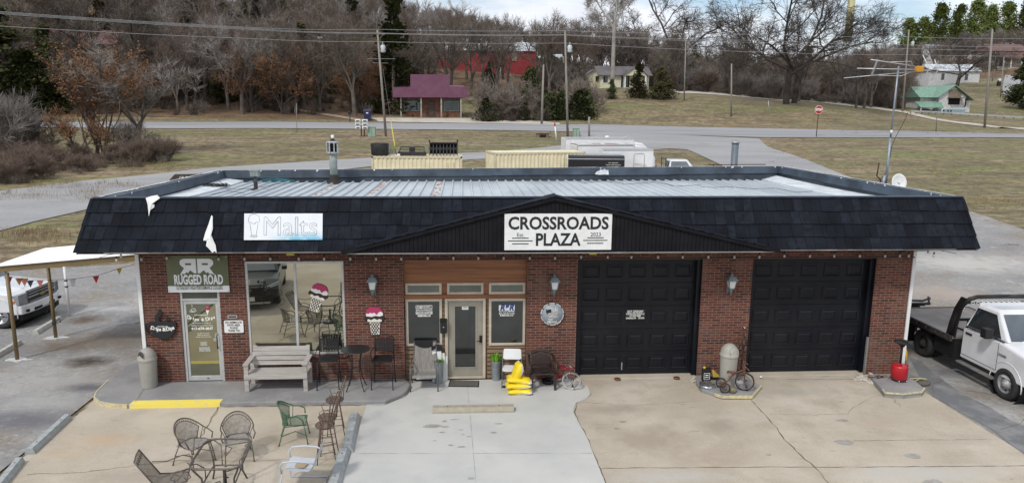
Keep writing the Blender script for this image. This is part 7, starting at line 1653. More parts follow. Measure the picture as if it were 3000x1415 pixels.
b = MB(); b.box(-.7,.8,.2,.9,.75,1.0); b.build('toolbox', M('silver toolbox', (.42,.43,.45), metal=.5, rough=.35), t)
for xx in (-1.3,1.2):
 for yy in (3.5,4.4): car_wheel(t, xx, yy, .38, .24, 1 if xx > 0 else -1, 'steel')
m_gold = M('golden brown painted steel', (.20,.135,.05), rough=.55, col2=(.15,.11,.06), scale=4)
t = thing('carport', 'small carport with white corrugated roof on brown posts left of the shop', 'carport', (-11.95, 2.05, GZ))
def cz(x): return 2.40 + (x+11.95)*.085 - GZ       # underside height above base
b = MB(); n = 26; pr = []
for i in range(n+1): y = -.14+2.35*i/n; pr += [(y, 0), (y+.03, .03)]
b.loft([[(x, y, cz(x-11.95)+.14+h) for y, h in pr] for x in (-.25, 1.5, 3.0, 4.22)], closed=False, caps=False)
b.loft([[(x, y, cz(x-11.95)+.135) for y in (-.14, 2.24)] for x in (-.25, 4.22)], closed=False, caps=False)
b.build('corrugated_roof', M('white corrugated sheet', (.74,.75,.75), rough=.5, var=.05), t, norm=False)
b = MB(); b.bar((-.22,-.06,cz(-12.17)+.05),(4.2,-.06,cz(-7.75)+.05),.06,.15); b.build('front_beam', m_gold, t)
b = MB(); b.bar((-.22,1.95,cz(-12.17)+.05),(4.2,1.95,cz(-7.75)+.05),.06,.15); b.build('rear_beam', m_gold, t)
for y in (0, 1.87):
 b = MB(); b.tube([(0,y,0),(0,y,2.40)], .05, 10); b.build('post', m_gold, t)
 b = MB(); rr = random.Random(int(y*10)+2); b.prism([((.30 if k%3 else .42)*rr.uniform(.6,1)*math.cos(R(k*24)), y+.20*rr.uniform(.6,1)*math.sin(R(k*24))) for k in range(15)], .002, .03, 'z'); b.build('footing', M('white footing concrete', (.52,.52,.50), var=.15, scale=8), t)
b = MB(); b.tube([(0,1.87,.45),(.02,1.81,.47)], .055, 8); b.tube([(.05,1.82,.50),(.20,1.80,.62),(.22,1.8,.5)], .012, 5); b.build('tie_wrap', m_black, t)
t = thing('white_post', 'slim white steel post standing alone behind the carport', 'post', (-12.71, 6.16, GZ))
b = MB(); b.tube([(0,0,0),(0,0,2.1)], .045, 10); b.build('pipe', m_white, t)
for z in (.98,1.18): b = MB(); b.tube([(0,0,z),(0,0,z+.05)], .05, 10); b.build('band', m_black, t)
t = thing('pennant_string', 'string of coloured pennants hanging under the carport roof', 'bunting', (-11.95, 2.0, 0))
pc = {'red': (.45,.02,.025), 'orange': (.38,.16,.03), 'salmon': (.55,.20,.15), 'black': (.03,.04,.04), 'white': (.6,.62,.66), 'yellow': (.55,.38,.03)}
flags = [(80,372,2.1,'red',1.2),(180,385,2.5,'orange',1),(230,388,2.7,'salmon',1.1),(285,405,2.95,'black',1),(378,405,3.4,'salmon',1),(682,392,3.95,'white',1.1),(900,362,3.95,'red',1.1),(1118,292,3.95,'yellow',.9)]
cord = []
for (x, y, Y, c, s) in flags:
 p = atY(*ZI(x, y), Y); cord.append((p.x+11.95, p.y-2.0, p.z+.05))
 b = MB(); w = .085*s; ln = .2*s; an = .5 if c in ('orange','salmon','black') else .1
 b.face([(p.x+11.95-w*math.cos(an), p.y-2.0-w*math.sin(an), p.z+.05),(p.x+11.95+w*math.cos(an), p.y-2.0+w*math.sin(an), p.z+.05),(p.x+11.95+(.0 if c != 'white' else .03), p.y-2.02, p.z+.05-ln)] + ([(p.x+11.95-.03, p.y-2.02, p.z+.05-ln)] if c == 'white' else []))
 b.build('pennant', M('pennant '+c, pc[c], rough=.6, var=.05), t, norm=False)
b = MB(); b.tube([(0,0,2.30)]+cord+[(4.2,1.9,2.62)], .006, 5); b.build('cord', m_cord, t)
def onroof(Z, x, y, zz=None):
 z = 4.25
 for _ in range(3): p = atZ(*Z(x, y), z); z = dz(p.y)
 return p
m_flue = M('weathered grey flue', (.17,.20,.19), rough=.8, col2=(.25,.28,.27), scale=6)
m_flueb = M('tar', (.02,.018,.016), rough=.8)
p = onroof(ZR_, 2172, 424); zb_ = p.z; up = lambda Z, x, y: atY(*Z(x, y), p.y).z - zb_
t = thing('flue_chimney', 'thick weathered flue with white louvred cap on the metal roof', 'chimney', (p.x, p.y, zb_))
h1 = up(ZR_, 2170, 172); h2 = up(ZR_, 2170, 80); h3 = up(ZR_, 2158, 46); h4 = up(ZR_, 2158, 17)
b = MB(); b.cyl((0,0,.12),(0,0,h1),.125,n=24); b.build('pipe', m_flue, t)
b = MB(); b.lathe([(.24,.01),(.20,.05),(.15,.12),(.145,.28),(.125,.30)], 20); b.build('tar_flashing', m_flueb, t)
b = MB(); b.lathe([(.13,h1-.02),(.20,h1+.02),(.20,h1+.05),(.16,h1+.06)], 8)
for k in range(8):
 a = R(22.5+45*k); b.bar((.19*math.cos(a),.19*math.sin(a),h1+.02),(.19*math.cos(a),.19*math.sin(a),h2),.085,.03)
b.lathe([(.15,h2-.03),(.22,h2),(.22,h2+.025),(.08,h2+.05)], 8); b.build('louvred_cap', M('chalky white metal', (.45,.46,.47), rough=.7, col2=(.25,.27,.28), scale=8), t)
b = MB(); b.cyl((0,0,h1),(0,0,h2),.12,n=16); b.build('cap_core', m_dplast, t)
b = MB(); b.lathe([(.15,h2+.02),(.10,h2+.05),(.05,h3),(0,h3)], 16); b.build('black_cone', m_flueb, t)
b = MB(); b.cyl((0,0,h3-.02),(0,0,h4),.05,n=12); b.build('white_tip', m_white, t)
p = onroof(ZR_, 1517, 478); zb_ = p.z
t = thing('vent_pipe', 'slim roof vent pipe with square cap and tarred base', 'vent pipe', (p.x, p.y, zb_)); h1 = up(ZR_, 1517, 362); h2 = up(ZR_, 1517, 312)
b = MB(); b.cyl((0,0,.15),(0,0,h1),.05,n=12); b.build('pipe', m_slate, t); b = MB(); b.lathe([(.15,.005),(.10,.03),(.06,.05),(.06,.22),(.05,.24)], 14); b.build('tar_flashing', m_flueb, t)
b = MB(); b.box(-.12,.12,-.12,.12,h1,h2); b.box(-.14,.14,-.14,.14,h2-.02,h2+.01); b.box(-.03,.03,-.125,-.119,h1,h2-.03); b.build('cap', m_flue, t, bevel=.01)
p = onroof(ZR_, 1168, 462); b = MB(); rr = random.Random(5)
for i in range(9):
 r = rr.uniform(.2,.42); cx, cy = rr.uniform(-.12,.12), rr.uniform(-.1,.1); b.tube([(cx+r*math.cos(R(a)), cy+r*.7*math.sin(R(a)), .06+rr.uniform(0,.05)+.03*math.sin(R(a*2+i*40))) for a in range(0,360,24)], .009, 5, closed=True)
b.tube([(-.3,-.1,.08),(-.1,.0,.2),(.1,.1,.24),(.3,.0,.1)], .009, 5); o = b.build('cable_coil', m_cord, loc=(p.x, p.y, p.z)); tag(o, 'loose coil of black cable lying on the left end of the metal roof', 'cable')
cb = MB()
def roofline(pts, r=.007):
 P = []
 for (Z, x, y) in pts: q = onroof(Z, x, y); P.append((q.x, q.y, q.z+.05))
 cb.tube(P, r, 5)
roofline([(ZR_,1200,470),(ZR_,1320,487),(ZR_,1470,478),(ZR_,1515,480)]); roofline([(ZR_,1150,530),(ZR_,1300,500),(ZR_,1420,520)]); roofline([(ZR_,1540,470),(ZR_,1700,440),(ZR_,1930,425)])
o = cb.build('roof_cable', m_cord); tag(o, 'thin black cables trailing over the left part of the metal roof', 'cable')
cb = MB(); roofline([(ZT,1640,112),(ZT,1760,140),(ZT,1900,128),(ZT,2060,150),(ZT,2250,135),(ZT,2400,165),(ZT,2560,155)]); roofline([(ZU,0,300),(ZU,110,310),(ZU,210,302),(ZU,420,320),(ZU,600,315),(ZU,760,348),(ZU,900,340)])
o = cb.build('roof_cable', m_cord); tag(o, 'long thin black cable snaking over the right part of the metal roof', 'cable')
p = atY(*ZQ(1519, 1135), 9.6); top_ = atY(*ZQ(1522, 965), 9.6).z; t = thing('stovepipe', 'grey round metal stovepipe rising behind the rear parapet', 'chimney', (p.x+.0, 9.6, GZ))
b = MB(); b.cyl((0,0,0),(0,0,top_-GZ-.08),.13,n=20); b.build('pipe', M('blue grey stovepipe', (.13,.16,.185), rough=.5, metal=.3), t); b = MB(); b.lathe([(.13,top_-GZ-.1),(.17,top_-GZ-.08),(.17,top_-GZ-.04),(.10,top_-GZ-.03),(0,top_-GZ-.03)], 16)
for a in range(0,360,60): b.bar((.12*math.cos(R(a)),.12*math.sin(R(a)),top_-GZ-.04),(.12*math.cos(R(a)),.12*math.sin(R(a)),top_-GZ+.03),.02,.02)
b.build('crown', m_zinc, t); b = MB(); b.bar((-1.1,-.3,top_-GZ-.88),(1.1,-.3,top_-GZ-.86),.03,.03); b.bar((-.9,-.3,top_-GZ-1.1),(-.9,-.3,top_-GZ-.86),.03,.03); b.build('brace_wire', m_dark_rust, t)
pm = onroof(ZU, 1470, 338); zb_ = pm.z; upm = lambda Z, x, y: atY(*Z(x, y), pm.y)
t = thing('antenna_mast', 'tall television aerial with orange hub on a grey mast at the right roof end', 'antenna', (pm.x, pm.y, zb_))
tp = upm(ZS, 905, 455).z - zb_; m_mast = M('grey blue galvanised mast', (.24,.28,.32), rough=.45, metal=.4); m_el = M('pale aluminium rods', (.50,.51,.53), rough=.4, metal=.4)
b = MB(); b.tube([(0,0,0),(0,0,1.7)], .040, 10); b.tube([(0,0,1.6),(.02,0,tp)], .026, 10); b.tube([(-.10,0,0),(-.06,0,.55)], .05, 8); b.build('mast', m_mast, t)
b = MB(); zz = upm(ZS, 843, 905).z-zb_; b.cyl((.01,0,zz-.05),(.01,0,zz+.06),.036,n=10); b.build('white_tape', m_white, t)
def am(x, y, d=0): q = upm(ZS, x, y); return (q.x-pm.x, d, q.z-zb_)
b = MB()
b.tube([am(660,415,-.35),am(1000,455,-.03)], .014, 6); b.tube([am(610,470,0),am(1110,480,0)], .016, 6); b.tube([am(560,533,.35),am(1030,490,.03)], .014, 6)
b.tube([am(800,430,-.25),am(945,425,-.25),am(985,455,-.05)], .010, 6); b.tube([am(790,515,.25),am(945,520,.25),am(985,495,.05)], .010, 6)
b.tube([am(1060,380,.0),am(1105,475,0),am(1030,575,0)], .013, 6); b.tube([am(1140,410,0),am(1165,480,0),am(1115,550,0)], .013, 6); b.tube([am(1105,475,0),am(1170,482,0)], .012, 6)
b.build('rods', m_el, t)
b = MB(); q = am(728,465,0); b.bar(am(738,412,-.1), am(720,520,.1), .02, .07); b.build('cross_plate', M('dull grey plate', (.27,.27,.26)), t)
b = MB(); q = am(1035,475,0); b.box(q[0]-.11,q[0]+.11,-.07,.07,q[2]-.09,q[2]+.09); b.build('hub', M('orange plastic hub', (.55,.25,.02), rough=.5), t, bevel=.02)
b = MB(); b.tube([am(965,770,.05),am(930,850,.05),am(890,920,.05),am(850,1000,.02),am(840,1080,.04),(-.02,.04,.6),(-.3,.0,.3),(-.9,-.2,.06),(-1.4,-.6,.05)], .009, 5); b.build('cable', m_cord, t)
pd = upm(ZU, 1538, 250); t = thing('satellite_dish', 'round white satellite dish beside the aerial mast at the roof edge', 'satellite dish', (pd.x, pm.y-.25, pd.z))
t.rotation_euler = (R(78), 0, R(8))
b = MB(); b.lathe([(0,0),(.10,.006),(.20,.030),(.262,.055),(.268,.050),(.20,.018),(0,-.015)], 36); b.build('reflector', m_white, t)
b = MB(); b.lathe([(0,.02),(.03,.018),(.03,.06),(0,.07)], 12); b.build('feed', m_vin, t)
b = MB(); b.box(-.12,.04,-.36,-.22,-.20,-.05); b.tube([(0,0,-.02),(0,-.1,-.15),(0,-.3,-.15)], .03, 8); b.build('mount', m_black, t)
p = upm(ZU, 1432, 235); q = upm(ZU, 1425, 100); t = thing('conduit_stub', 'bent dark rusty conduit stub standing left of the aerial mast', 'conduit', (p.x, pm.y, zb_)); b = MB(); b.tube([(.05,0,0),(.02,0,p.z-zb_),(q.x-p.x-.03,0,p.z-zb_+.12),(q.x-p.x,0,q.z-zb_)], .022, 8); b.build('pipe', m_dark_rust, t)
m_pole = M('weathered grey pole wood', (.20,.18,.155), col2=(.28,.26,.235), rough=.9, scale=3, stretch=(3,3,.3)); m_tx = M('pale grey transformer', (.48,.52,.54), rough=.4, var=.05)
WT = {}
def pole(name, Z0_, x0, y0, Z1_, x1, y1, label, r=.14, cat='utility pole', mat=None, nm='utility_pole', grp='utility poles across the road'):
 g = G(*Z0_(x0, y0)); q = atY(*Z1_(x1, y1), g.y); H = q.z-g.z
 t = thing(nm, label, cat, (g.x, g.y, g.z-.05), 0, grp); b = MB(); b.tube([(0,0,0),((q.x-g.x)*.5,0,H*.5),(q.x-g.x,0,H)], [r*1.15,r,r*.75], 10); b.build('shaft', mat or m_pole, t); WT[name] = (t, g, q, H); return t, g, q, H
def transformer(t, g, Z, x, y, s=1):
 q = atY(*Z(x, y), g.y); p = (q.x-g.x, -.25, q.z-g.z); b = MB(); b.lathe([(0,-.45*s),(.22*s,-.45*s),(.26*s,-.4*s),(.26*s,.35*s),(.20*s,.42*s),(0,.45*s)], 16, p); b.tube([(p[0],p[1]-.05,p[2]+.4*s),(p[0],p[1]-.05,p[2]+.75*s)], .04, 6); b.box(p[0]-.34*s,p[0]+.34*s,-.3,-.2,p[2]+.12*s,p[2]+.2*s); b.box(p[0]-.3*s,p[0]+.34*s,-.3,-.2,p[2]-.3*s,p[2]-.22*s); b.build('transformer', m_tx, t)
t, g, q, H = pole('P1', ZP, 890, 935, ZP, 830, 205, 'leaning grey utility pole with transformer in front of the purple roofed building')
transformer(t, g, ZP, 870, 333)
b = MB(); a = atY(*ZP(830,240), g.y); dx, hz_ = a.x-g.x, a.z-g.z; b.bar((dx-.1,-.12,hz_+.2),(dx+.9,-.12,hz_+.1),.08,.1); b.bar((dx,-.1,hz_-.7),(dx+.75,-.12,hz_+.1),.04,.04); b.build('bracket', m_pole, t)
b = MB();
for zz, l in ((-1.0,.0),):
 pass
s1, s2 = G(*ZP(950,1005)), atY(*ZP(868,470), g.y)
t2 = thing('guy_wire', 'pole guy wire with yellow guard slanting down beside the transformer pole', 'guy wire', (s1.x, s1.y, s1.z)); e = Vector((s2.x-s1.x, s2.y-s1.y, s2.z-s1.z)); b.bm.free()
b = MB(); b.tube([(0,0,0), e], .018, 5); b.build('wire', m_gframe, t2); b = MB(); b.tube([(0,0,0), e*.30], .05, 6); b.build('yellow_guard', M('yellow guy guard', (.62,.52,.05), rough=.5), t2)
t, g, q, H = pole('P2', ZQ, 382, 942, ZQ, 363, 212, 'grey utility pole with transformer and street lamp near the stop-marked junction')
transformer(t, g, ZQ, 393, 333)
b = MB(); a = atY(*ZQ(355,420), g.y); b.tube([(a.x-g.x,0,a.z-g.z-.2),(a.x-g.x-.1,0,a.z-g.z+.55),(a.x-g.x-1.3,-.2,a.z-g.z+.75)], .05, 6); c_ = b.build('lamp_arm', m_tx, t); b = MB(); a = atY(*ZQ(320,384), g.y); b.box(a.x-g.x-.45,a.x-g.x+.4,-.5,-.2,a.z-g.z-.12,a.z-g.z+.2); b.lathe([(0,-.3),(.15,-.25),(.2,-.1),(0,-.1)],10,(a.x-g.x,-.35,a.z-g.z)); b.build('street_lamp', m_tx, t, bevel=.05)
pole('P3', ZQ, 203, 850, ZQ, 216, 443, 'short plain grey pole standing between the purple building and the hedge', .16)
pole('P4', ZQ, 1005, 513, ZQ, 1003, 292, 'thin grey pole rising behind the cream cottage', .16)
pole('P5', ZQ, 1178, 688, ZQ, 1190, 255, 'tall thin grey pole on the grass bank right of the cottage', .11)
pole('P6', ZQ, 1500, 798, ZQ, 1503, 435, 'short thick pale pole on the middle of the grass bank', .13)
pole('P8', ZP, 460, 655, ZP, 455, 262, 'slender lamp pole among the bare trees on the left slope', .12)
t = WT['P8'][0]; H = WT['P8'][3]; b = MB(); b.box(-.7,.3,-.2,.2,H-.1,H+.25); b.build('lamp_head', m_tx, t, bevel=.08)
pole('R1', ZS, 920, 764, ZS, 965, 205, 'tall leaning pole left of the green roofed house', .16)
t, g = WT['R1'][:2]; transformer(t, g, ZS, 985, 300, 1.0)
pole('R2', ZS, 1482, 876, ZS, 1537, 200, 'tall leaning brown pole right of the green roofed house', .17)
pole('R3', ZS, 1590, 668, ZS, 1615, 390, 'short pole beside the curved driveway', .13)
pole('R4', ZS, 1535, 560, ZS, 1562, 360, 'short pole below the brown roofed house', .12)
t, g, q, H = pole('R5', ZS, 290, 548, ZS, 294, 332, 'slim white lamp pole among the grey brush right of the big oak', .10, mat=m_white)
b = MB(); b.tube([(0,0,H),(.1,0,H+.4)], .09, 6); b.build('lamp_head', m_white, t)
def post(Z, x, y, x1, y1, label, name, mat, r=.06, cat='post'):
 g = G(*Z(x, y)); q = atY(*Z(x1, y1), g.y); t = thing(name, label, cat, (g.x, g.y, g.z-.05)); b = MB(); b.tube([(0,0,0),(q.x-g.x,0,q.z-g.z)], r, 8); b.build('post', mat, t); return t, g, q
post(ZQ, 528, 935, 528, 798, 'short weathered wooden fence stub at the roadside', 'wooden_post', m_pole, .13)
t, g, q = post(ZQ, 305, 966, 294, 862, 'white pipeline marker post with red top beside the highway', 'marker_post', m_white, .075); b = MB(); a = atY(*ZQ(292,836), g.y); b.tube([(q.x-g.x,0,q.z-g.z),(a.x-g.x,0,a.z-g.z)], .08, 8); b.build('red_top', m_redt, t)
post(ZP, 280, 905, 277, 705, 'very thin bare roadside rod on the left verge', 'roadside_rod', m_pole, .035)
post(ZS, 5, 750, 3, 690, 'small thin marker rod at the end of the grass bank', 'marker_rod', m_tx, .05)
t, g, q = post(ZP, 643, 838, 643, 780, 'black roadside mailbox on a post left of the blue bin', 'roadside_mailbox', m_black, .06, 'mailbox'); b = MB(); b.box(-.18,.2,-.35,.3,q.z-g.z,q.z-g.z+.42); b.build('box', m_black, t, bevel=.08)
for (x, sc) in ((1100,1),): pass
t, g, q = post(ZS, 1150, 900, 1157, 770, 'thin dark sign post beside the highway on the right', 'sign_post', m_gframe, .05)
g = G(*ZP(728, 935)); t = thing('mailbox_cluster', 'cluster of small white mailboxes on brown posts beside the highway', 'mailboxes', (g.x, g.y, g.z-.03))
q = atY(*ZP(728,828), g.y); H = q.z-g.z
for dx in (-.12,.25): b = MB(); b.box(dx-.06,dx+.06,-.06,.06,0,H*.7); b.build('post', m_dark_rust, t)
for i in range(2):
 for k in range(3): b = MB(); b.box(-.85+i*.85+.06, -.85+i*.85+.72, -.45, .25, H*.48+k*.42, H*.48+k*.42+.34); bx = b.build('mailbox', m_white, t, bevel=.08); b = MB(); b.box(-.85+i*.85+.2,-.85+i*.85+.6,-.47,-.45,H*.48+k*.42+.08,H*.48+k*.42+.26); b.build('mailbox_door', m_gframe, bx)
m_tbx = M('pale green utility box', (.25,.36,.29), rough=.5, var=.06)
for (Z, x, y, w, h, lb) in ((ZP,791,936,.9,1.15,'pale green utility cabinet right of the mailbox cluster'),(ZQ,441,940,.75,1.1,'pale green utility cabinet between the lamp pole and the wooden stub')):
 g = G(*Z(x, y)); t = thing('utility_cabinet', lb, 'utility box', (g.x, g.y, g.z-.03)); k = 1.0; b = MB(); b.box(-w/2*k,w/2*k,0,.8,0,h*k); b.build('cabinet', m_tbx, t, bevel=.04); b = MB(); b.box(-w/2*k-.04,w/2*k+.04,-.04,.84,h*k,h*k+.06); b.build('lid', m_tbx, t); b = MB(); b.box(-.02,.02,-.01,-.001,.1,h*.9); b.build('door_seam', m_gframe, t)
g = G(*ZP(765, 826)); t = thing('blue_bin', 'dark blue wheeled rubbish bin at the end of the woodland path', 'wheelie bin', (g.x, g.y, g.z-.03)); m_bb = M('dark blue plastic', (.015,.02,.075), rough=.5)
s = 1.35; b = MB(); b.loft([[(-.35*s,-.3*s,.1),(.35*s,-.3*s,.1),(.35*s,.3*s,.1),(-.35*s,.3*s,.1)],[(-.42*s,-.38*s,1.1*s),(.42*s,-.38*s,1.1*s),(.42*s,.4*s,1.1*s),(-.42*s,.4*s,1.1*s)]]); b.build('bin_body', m_bb, t, bevel=.03)
b = MB(); b.loft([[(-.45*s,-.42*s,1.1*s),(.45*s,-.42*s,1.1*s),(.45*s,.45*s,1.15*s),(-.45*s,.45*s,1.15*s)],[(-.40*s,-.38*s,1.2*s),(.40*s,-.38*s,1.2*s),(.42*s,.42*s,1.26*s),(-.42*s,.42*s,1.26*s)]]); b.build('lid', m_bb, t)
for sx in (-1,1): b = MB(); b.cyl((sx*.38*s,.3*s,.14),(sx*.46*s,.3*s,.14),.14,n=12); b.build('wheel', m_black, t)
b = MB(); b.box(-.12*s,.12*s,-.385*s,-.36*s,.80*s,.92*s); b.build('label_print', m_white, t)
g = G(*ZQ(211, 942)); t = thing('stone_culvert', 'low brown stone culvert box in the roadside grass', 'culvert', (g.x, g.y, g.z-.05)); m_st = M('brown stone', (.17,.13,.09), var=.3, scale=4)
b = MB(); b.box(-.75,.75,0,.9,0,.55); b.box(-.9,.9,-.1,1.0,.5,.68); b.build('stone_block', m_st, t, bevel=.08); b = MB(); b.box(-.4,.4,-.03,-.005,.08,.4); b.build('opening', m_dplast, t)
def signpost(Z, x, y, yc, xc): g = G(*Z(x, y)); q = atY(*Z(xc, yc), g.y); return g, q
g, q = signpost(ZS, 330, 940, 750, 348); t = thing('stop_sign', 'red octagonal STOP sign on a thin post at the road junction', 'traffic sign', (g.x, g.y, g.z-.05)); dpx = (g.y+17.27)
rs = 28/2.336/FPX*dpx; P0 = Vector((q.x-g.x, 0, q.z-g.z))
b = MB(); b.tube([(0,0,0),(P0.x,.03,P0.z)], .05, 6); b.build('post', m_dark_rust, t)
def octa(r): return [(P0.x+r*math.cos(R(22.5+45*k)), P0.z+r*math.sin(R(22.5+45*k))) for k in range(8)]
b = MB(); b.prism(octa(rs*1.08), -.03, -.01); b.build('white_border', m_white, t)
b = MB(); b.prism(octa(rs*.98), -.045, -.03); b.build('red_face', M('stop sign red', (.42,.01,.02), rough=.4, var=.05), t)
b = MB(); put_text(b, 'STOP', rs*.75, P0.x, -.05, P0.z, width=rs*1.6, bold=.03, depth=.005); b.build('lettering', m_white, t)
g, q = signpost(ZS, 1262, 768, 690, 1268); t = thing('speed_sign', 'small white speed limit 45 sign in front of the green roofed house', 'traffic sign', (g.x, g.y, g.z-.05)); dpx = g.y+17.27; k = 1/2.336/FPX*dpx
b = MB(); b.tube([(0,0,0),(q.x-g.x,.04,q.z-g.z)], .05, 6); b.build('post', m_gframe, t)
b = MB(); X, Z_ = q.x-g.x, q.z-g.z; b.box(X-14*k,X+14*k,-.03,0,Z_-20*k,Z_+20*k); b.build('sign_plate', m_white, t)
b = MB(); put_text(b, 'SPEED', 9*k, X, -.04, Z_+14*k, width=20*k); put_text(b, 'LIMIT', 9*k, X, -.04, Z_+6*k, width=18*k); put_text(b, '45', 22*k, X, -.04, Z_-9*k, width=20*k, bold=.03); b.build('lettering', m_ink, t)
gr_ = [G(*ZS(x, y)) for x, y in ((978,782),(1060,782),(1150,786),(1260,792),(1380,800),(1500,808),(1620,815),(1752,822),(1860,830))]
t = thing('guard_rail', 'galvanised highway guard rail in front of the green roofed house', 'guard rail', (gr_[0].x, gr_[0].y, gr_[0].z)); O = gr_[0]; hR = 11/2.336/FPX*(O.y+17.3)+.2
b = MB()
for a, c in zip(gr_, gr_[1:]): b.bar(a-O+Vector((0,0,hR)), c-O+Vector((0,0,hR)), .08, .30)
b.build('rail', M('galvanised rail', (.42,.44,.45), rough=.4, metal=.3), t)
for a, c in zip(gr_, gr_[1:]):
 for s in (0, .5): p = a.lerp(c, s)-O; b = MB(); b.box(p.x-.1,p.x+.1,p.y+.06,p.y+.25,p.z-.3,p.z+hR+.15); b.build('rail_post', m_pole, t)
m_wire = M('pale overhead wire', (.30,.31,.32), rough=.5)
def wire(pts, sagk, label, r=.022):
 """pts: list of (Z,x,y,depth y)"""
 P = [atY(*Z(x, y), Y) for Z, x, y, Y in pts]; b = MB(); out = []
 for a, c in zip(P, P[1:]):
  for i in range(12): u = i/12; q = a.lerp(c, u); q.z -= sagk*4*u*(1-u); out.append(q)
 out.append(P[-1]); b.tube(out, r, 4); o = b.build('overhead_wire', m_wire); tag(o, label, 'wire', group='overhead power lines along the highway'); return o
Y1, Y2 = WT['P1'][1].y, WT['P2'][1].y
for (yl, y0_, y1_, y2_, y3_, y4_, lb) in ((92,193,203,213,232,255,'top power line of the bundle crossing the whole view'),(100,200,228,240,275,310,'second power line of the bundle just below the top one'),(108,207,232,243,290,335,'third power line of the bundle crossing above the purple building'),(203,268,287,297,355,375,'lowest power line running below the other wires')):
 wire([(ZL,-260,yl-24,Y1-4),(ZP,0,y0_,Y1-2),(ZP,830,y1_,Y1),(ZQ,360,y2_,Y2),(ZQ,1752,y3_+5,Y2+4),(ZS,960,y4_,Y2+8),(ZS,1900,y4_+10,Y2+10)], .12, lb)
for (yy, lb) in ((403,'short upper service wire pair fixed to the leaning pole'),(432,'short lower service wire pair fixed to the leaning pole')):
 wire([(ZP,755 if yy<420 else 800,yy,Y1),(ZP,955 if yy<420 else 905,yy+2,Y1)], 0, lb, .02)
def box_house(name, cat, label, x, y, z): return thing(name, label, cat, (x, y, z))
g = G(1262, 345); dep = g.y+17.27; k = dep/FPX; t = box_house('roadside_store', 'building', 'old wooden storefront with stepped purple metal false front', g.x, g.y, g.z-.1)
def ql(Z, x, y, dy=0): q = atY(*Z(x, y), g.y+dy); return q.x-g.x, q.z-g.z+.1
m_pur = M('faded purple metal', (.135,.045,.085), rough=.5, col2=(.165,.065,.11), scale=1.2); m_barn = M('weathered brown boards', (.12,.085,.065), col2=(.19,.155,.135), rough=.9, scale=1, stretch=(4,1,.2)); m_barn2 = M('reddish brown boards', (.15,.07,.045), rough=.9, var=.3, scale=2)
xl, zb0 = ql(ZP, 992, 808); xr, _ = ql(ZP, 1405, 808); _, ze = ql(ZP, 1200, 672)
b = MB(); b.box(xl+.2, xr-.2, 1.4, 9, -.6, ze+1.5); b.build('wall', m_barn, t)
b = MB(); b.box(*[ql(ZP,1125,0)[0], ql(ZP,1262,0)[0]], 1.36, 1.40, .1, ze); b.box(xl+.25,xr-.25,1.37,1.395,.1,1.05); b.build('front_boards', m_barn2, t)
for (a0, a1) in ((1015,1110),(1290,1384)):
 x0, zt2 = ql(ZP, a0, 697); x1, zb2 = ql(ZP, a1, 757); b = MB(); b.box(x0-.1,x1+.1,1.28,1.36,zb2-.1,zt2+.1); f = b.build('window_frame', M('grey window frame', (.30,.30,.29)), t); b = MB(); b.box(x0,x1,1.25,1.28,zb2,zt2); b.build('pane', glassmat('teal store glass', .06, (.03,.055,.06)), f)
x0, zt2 = ql(ZP, 1178, 692); x1, zb2 = ql(ZP, 1222, 797); b = MB(); b.box(x0,x1,1.24,1.36,.12,zt2); dd = b.build('door', M('dark brown door', (.045,.028,.022)), t); b = MB()
for i in range(6): b.bar((x0+.1,1.23,.3+i*.4),(x1-.1,1.23,.7+i*.35),.03,.05); b.bar((x1-.1,1.23,.3+i*.4),(x0+.1,1.23,.7+i*.35),.03,.05)
b.build('door_lattice', m_barn, dd)
for xx in (992,1130,1268,1402): x0, _ = ql(ZP, xx, 700); b = MB(); b.box(x0-.12,x0+.12,-.12,.12,0,ze); b.build('porch_post', M('pale porch post', (.30,.28,.25), var=.25, scale=3), t)
b = MB(); b.box(xl-.3,xr+.3,-.3,1.4,-.3,.1); b.build('porch_floor', M('porch slab', (.25,.23,.2)), t)
fr_ = [ql(ZP,937,668),(ql(ZP,1452,668)),ql(ZP,1452,597),ql(ZP,1325,593),ql(ZP,1325,513),ql(ZP,1058,511),ql(ZP,1058,597),ql(ZP,937,601)]
b = MB(); lean = .35
b.prism([(x, z) for x, z in fr_], -.42, -.30);
x = fr_[0][0]+.1
while x < fr_[1][0]-.05:
 zt3 = fr_[4][1] if fr_[5][0] < x < fr_[4][0] else fr_[2][1]; b.box(x, x+.05, -.46, -.42, fr_[0][1], zt3-.02); x += .33
b.build('false_front', m_pur, t)
b = MB(); b.loft([[(xl-.4,-.3,ze+.1),(xl-.4,9.4,ze+.1),(xl-.4,4.5,ze+2.2)],[(xr+.4,-.3,ze+.1),(xr+.4,9.4,ze+.1),(xr+.4,4.5,ze+2.2)]]); b.build('roof', m_pur, t)
g = G(1480, 216);
t = box_house('red_barn', 'barn', 'long red barn with white metal roof on the wooded hill', g.x, g.y, g.z-.3); m_redb = M('barn red boards', (.24,.025,.03), rough=.7, var=.2, scale=1.5); m_wr = M('white barn roof', (.50,.53,.56), rough=.5, var=.12, scale=1)
xl, _ = ql(ZP, 1232, 400); xr, zt3 = ql(ZQ, 165, 345); _, zr_ = ql(ZQ, 165, 312)
b = MB(); b.box(xl, xr, 0, 7, -4, zt3); b.build('wall', m_redb, t)
b = MB(); b.loft([[(xl-.4,-.5,zt3-.1),(xl-.4,3.5,zr_+1.2),(xl-.4,7.5,zt3-.1)],[(xr+.6,-.5,zt3-.1),(xr+.6,3.5,zr_+1.2),(xr+.6,7.5,zt3-.1)]]); b.build('roof', m_wr, t)
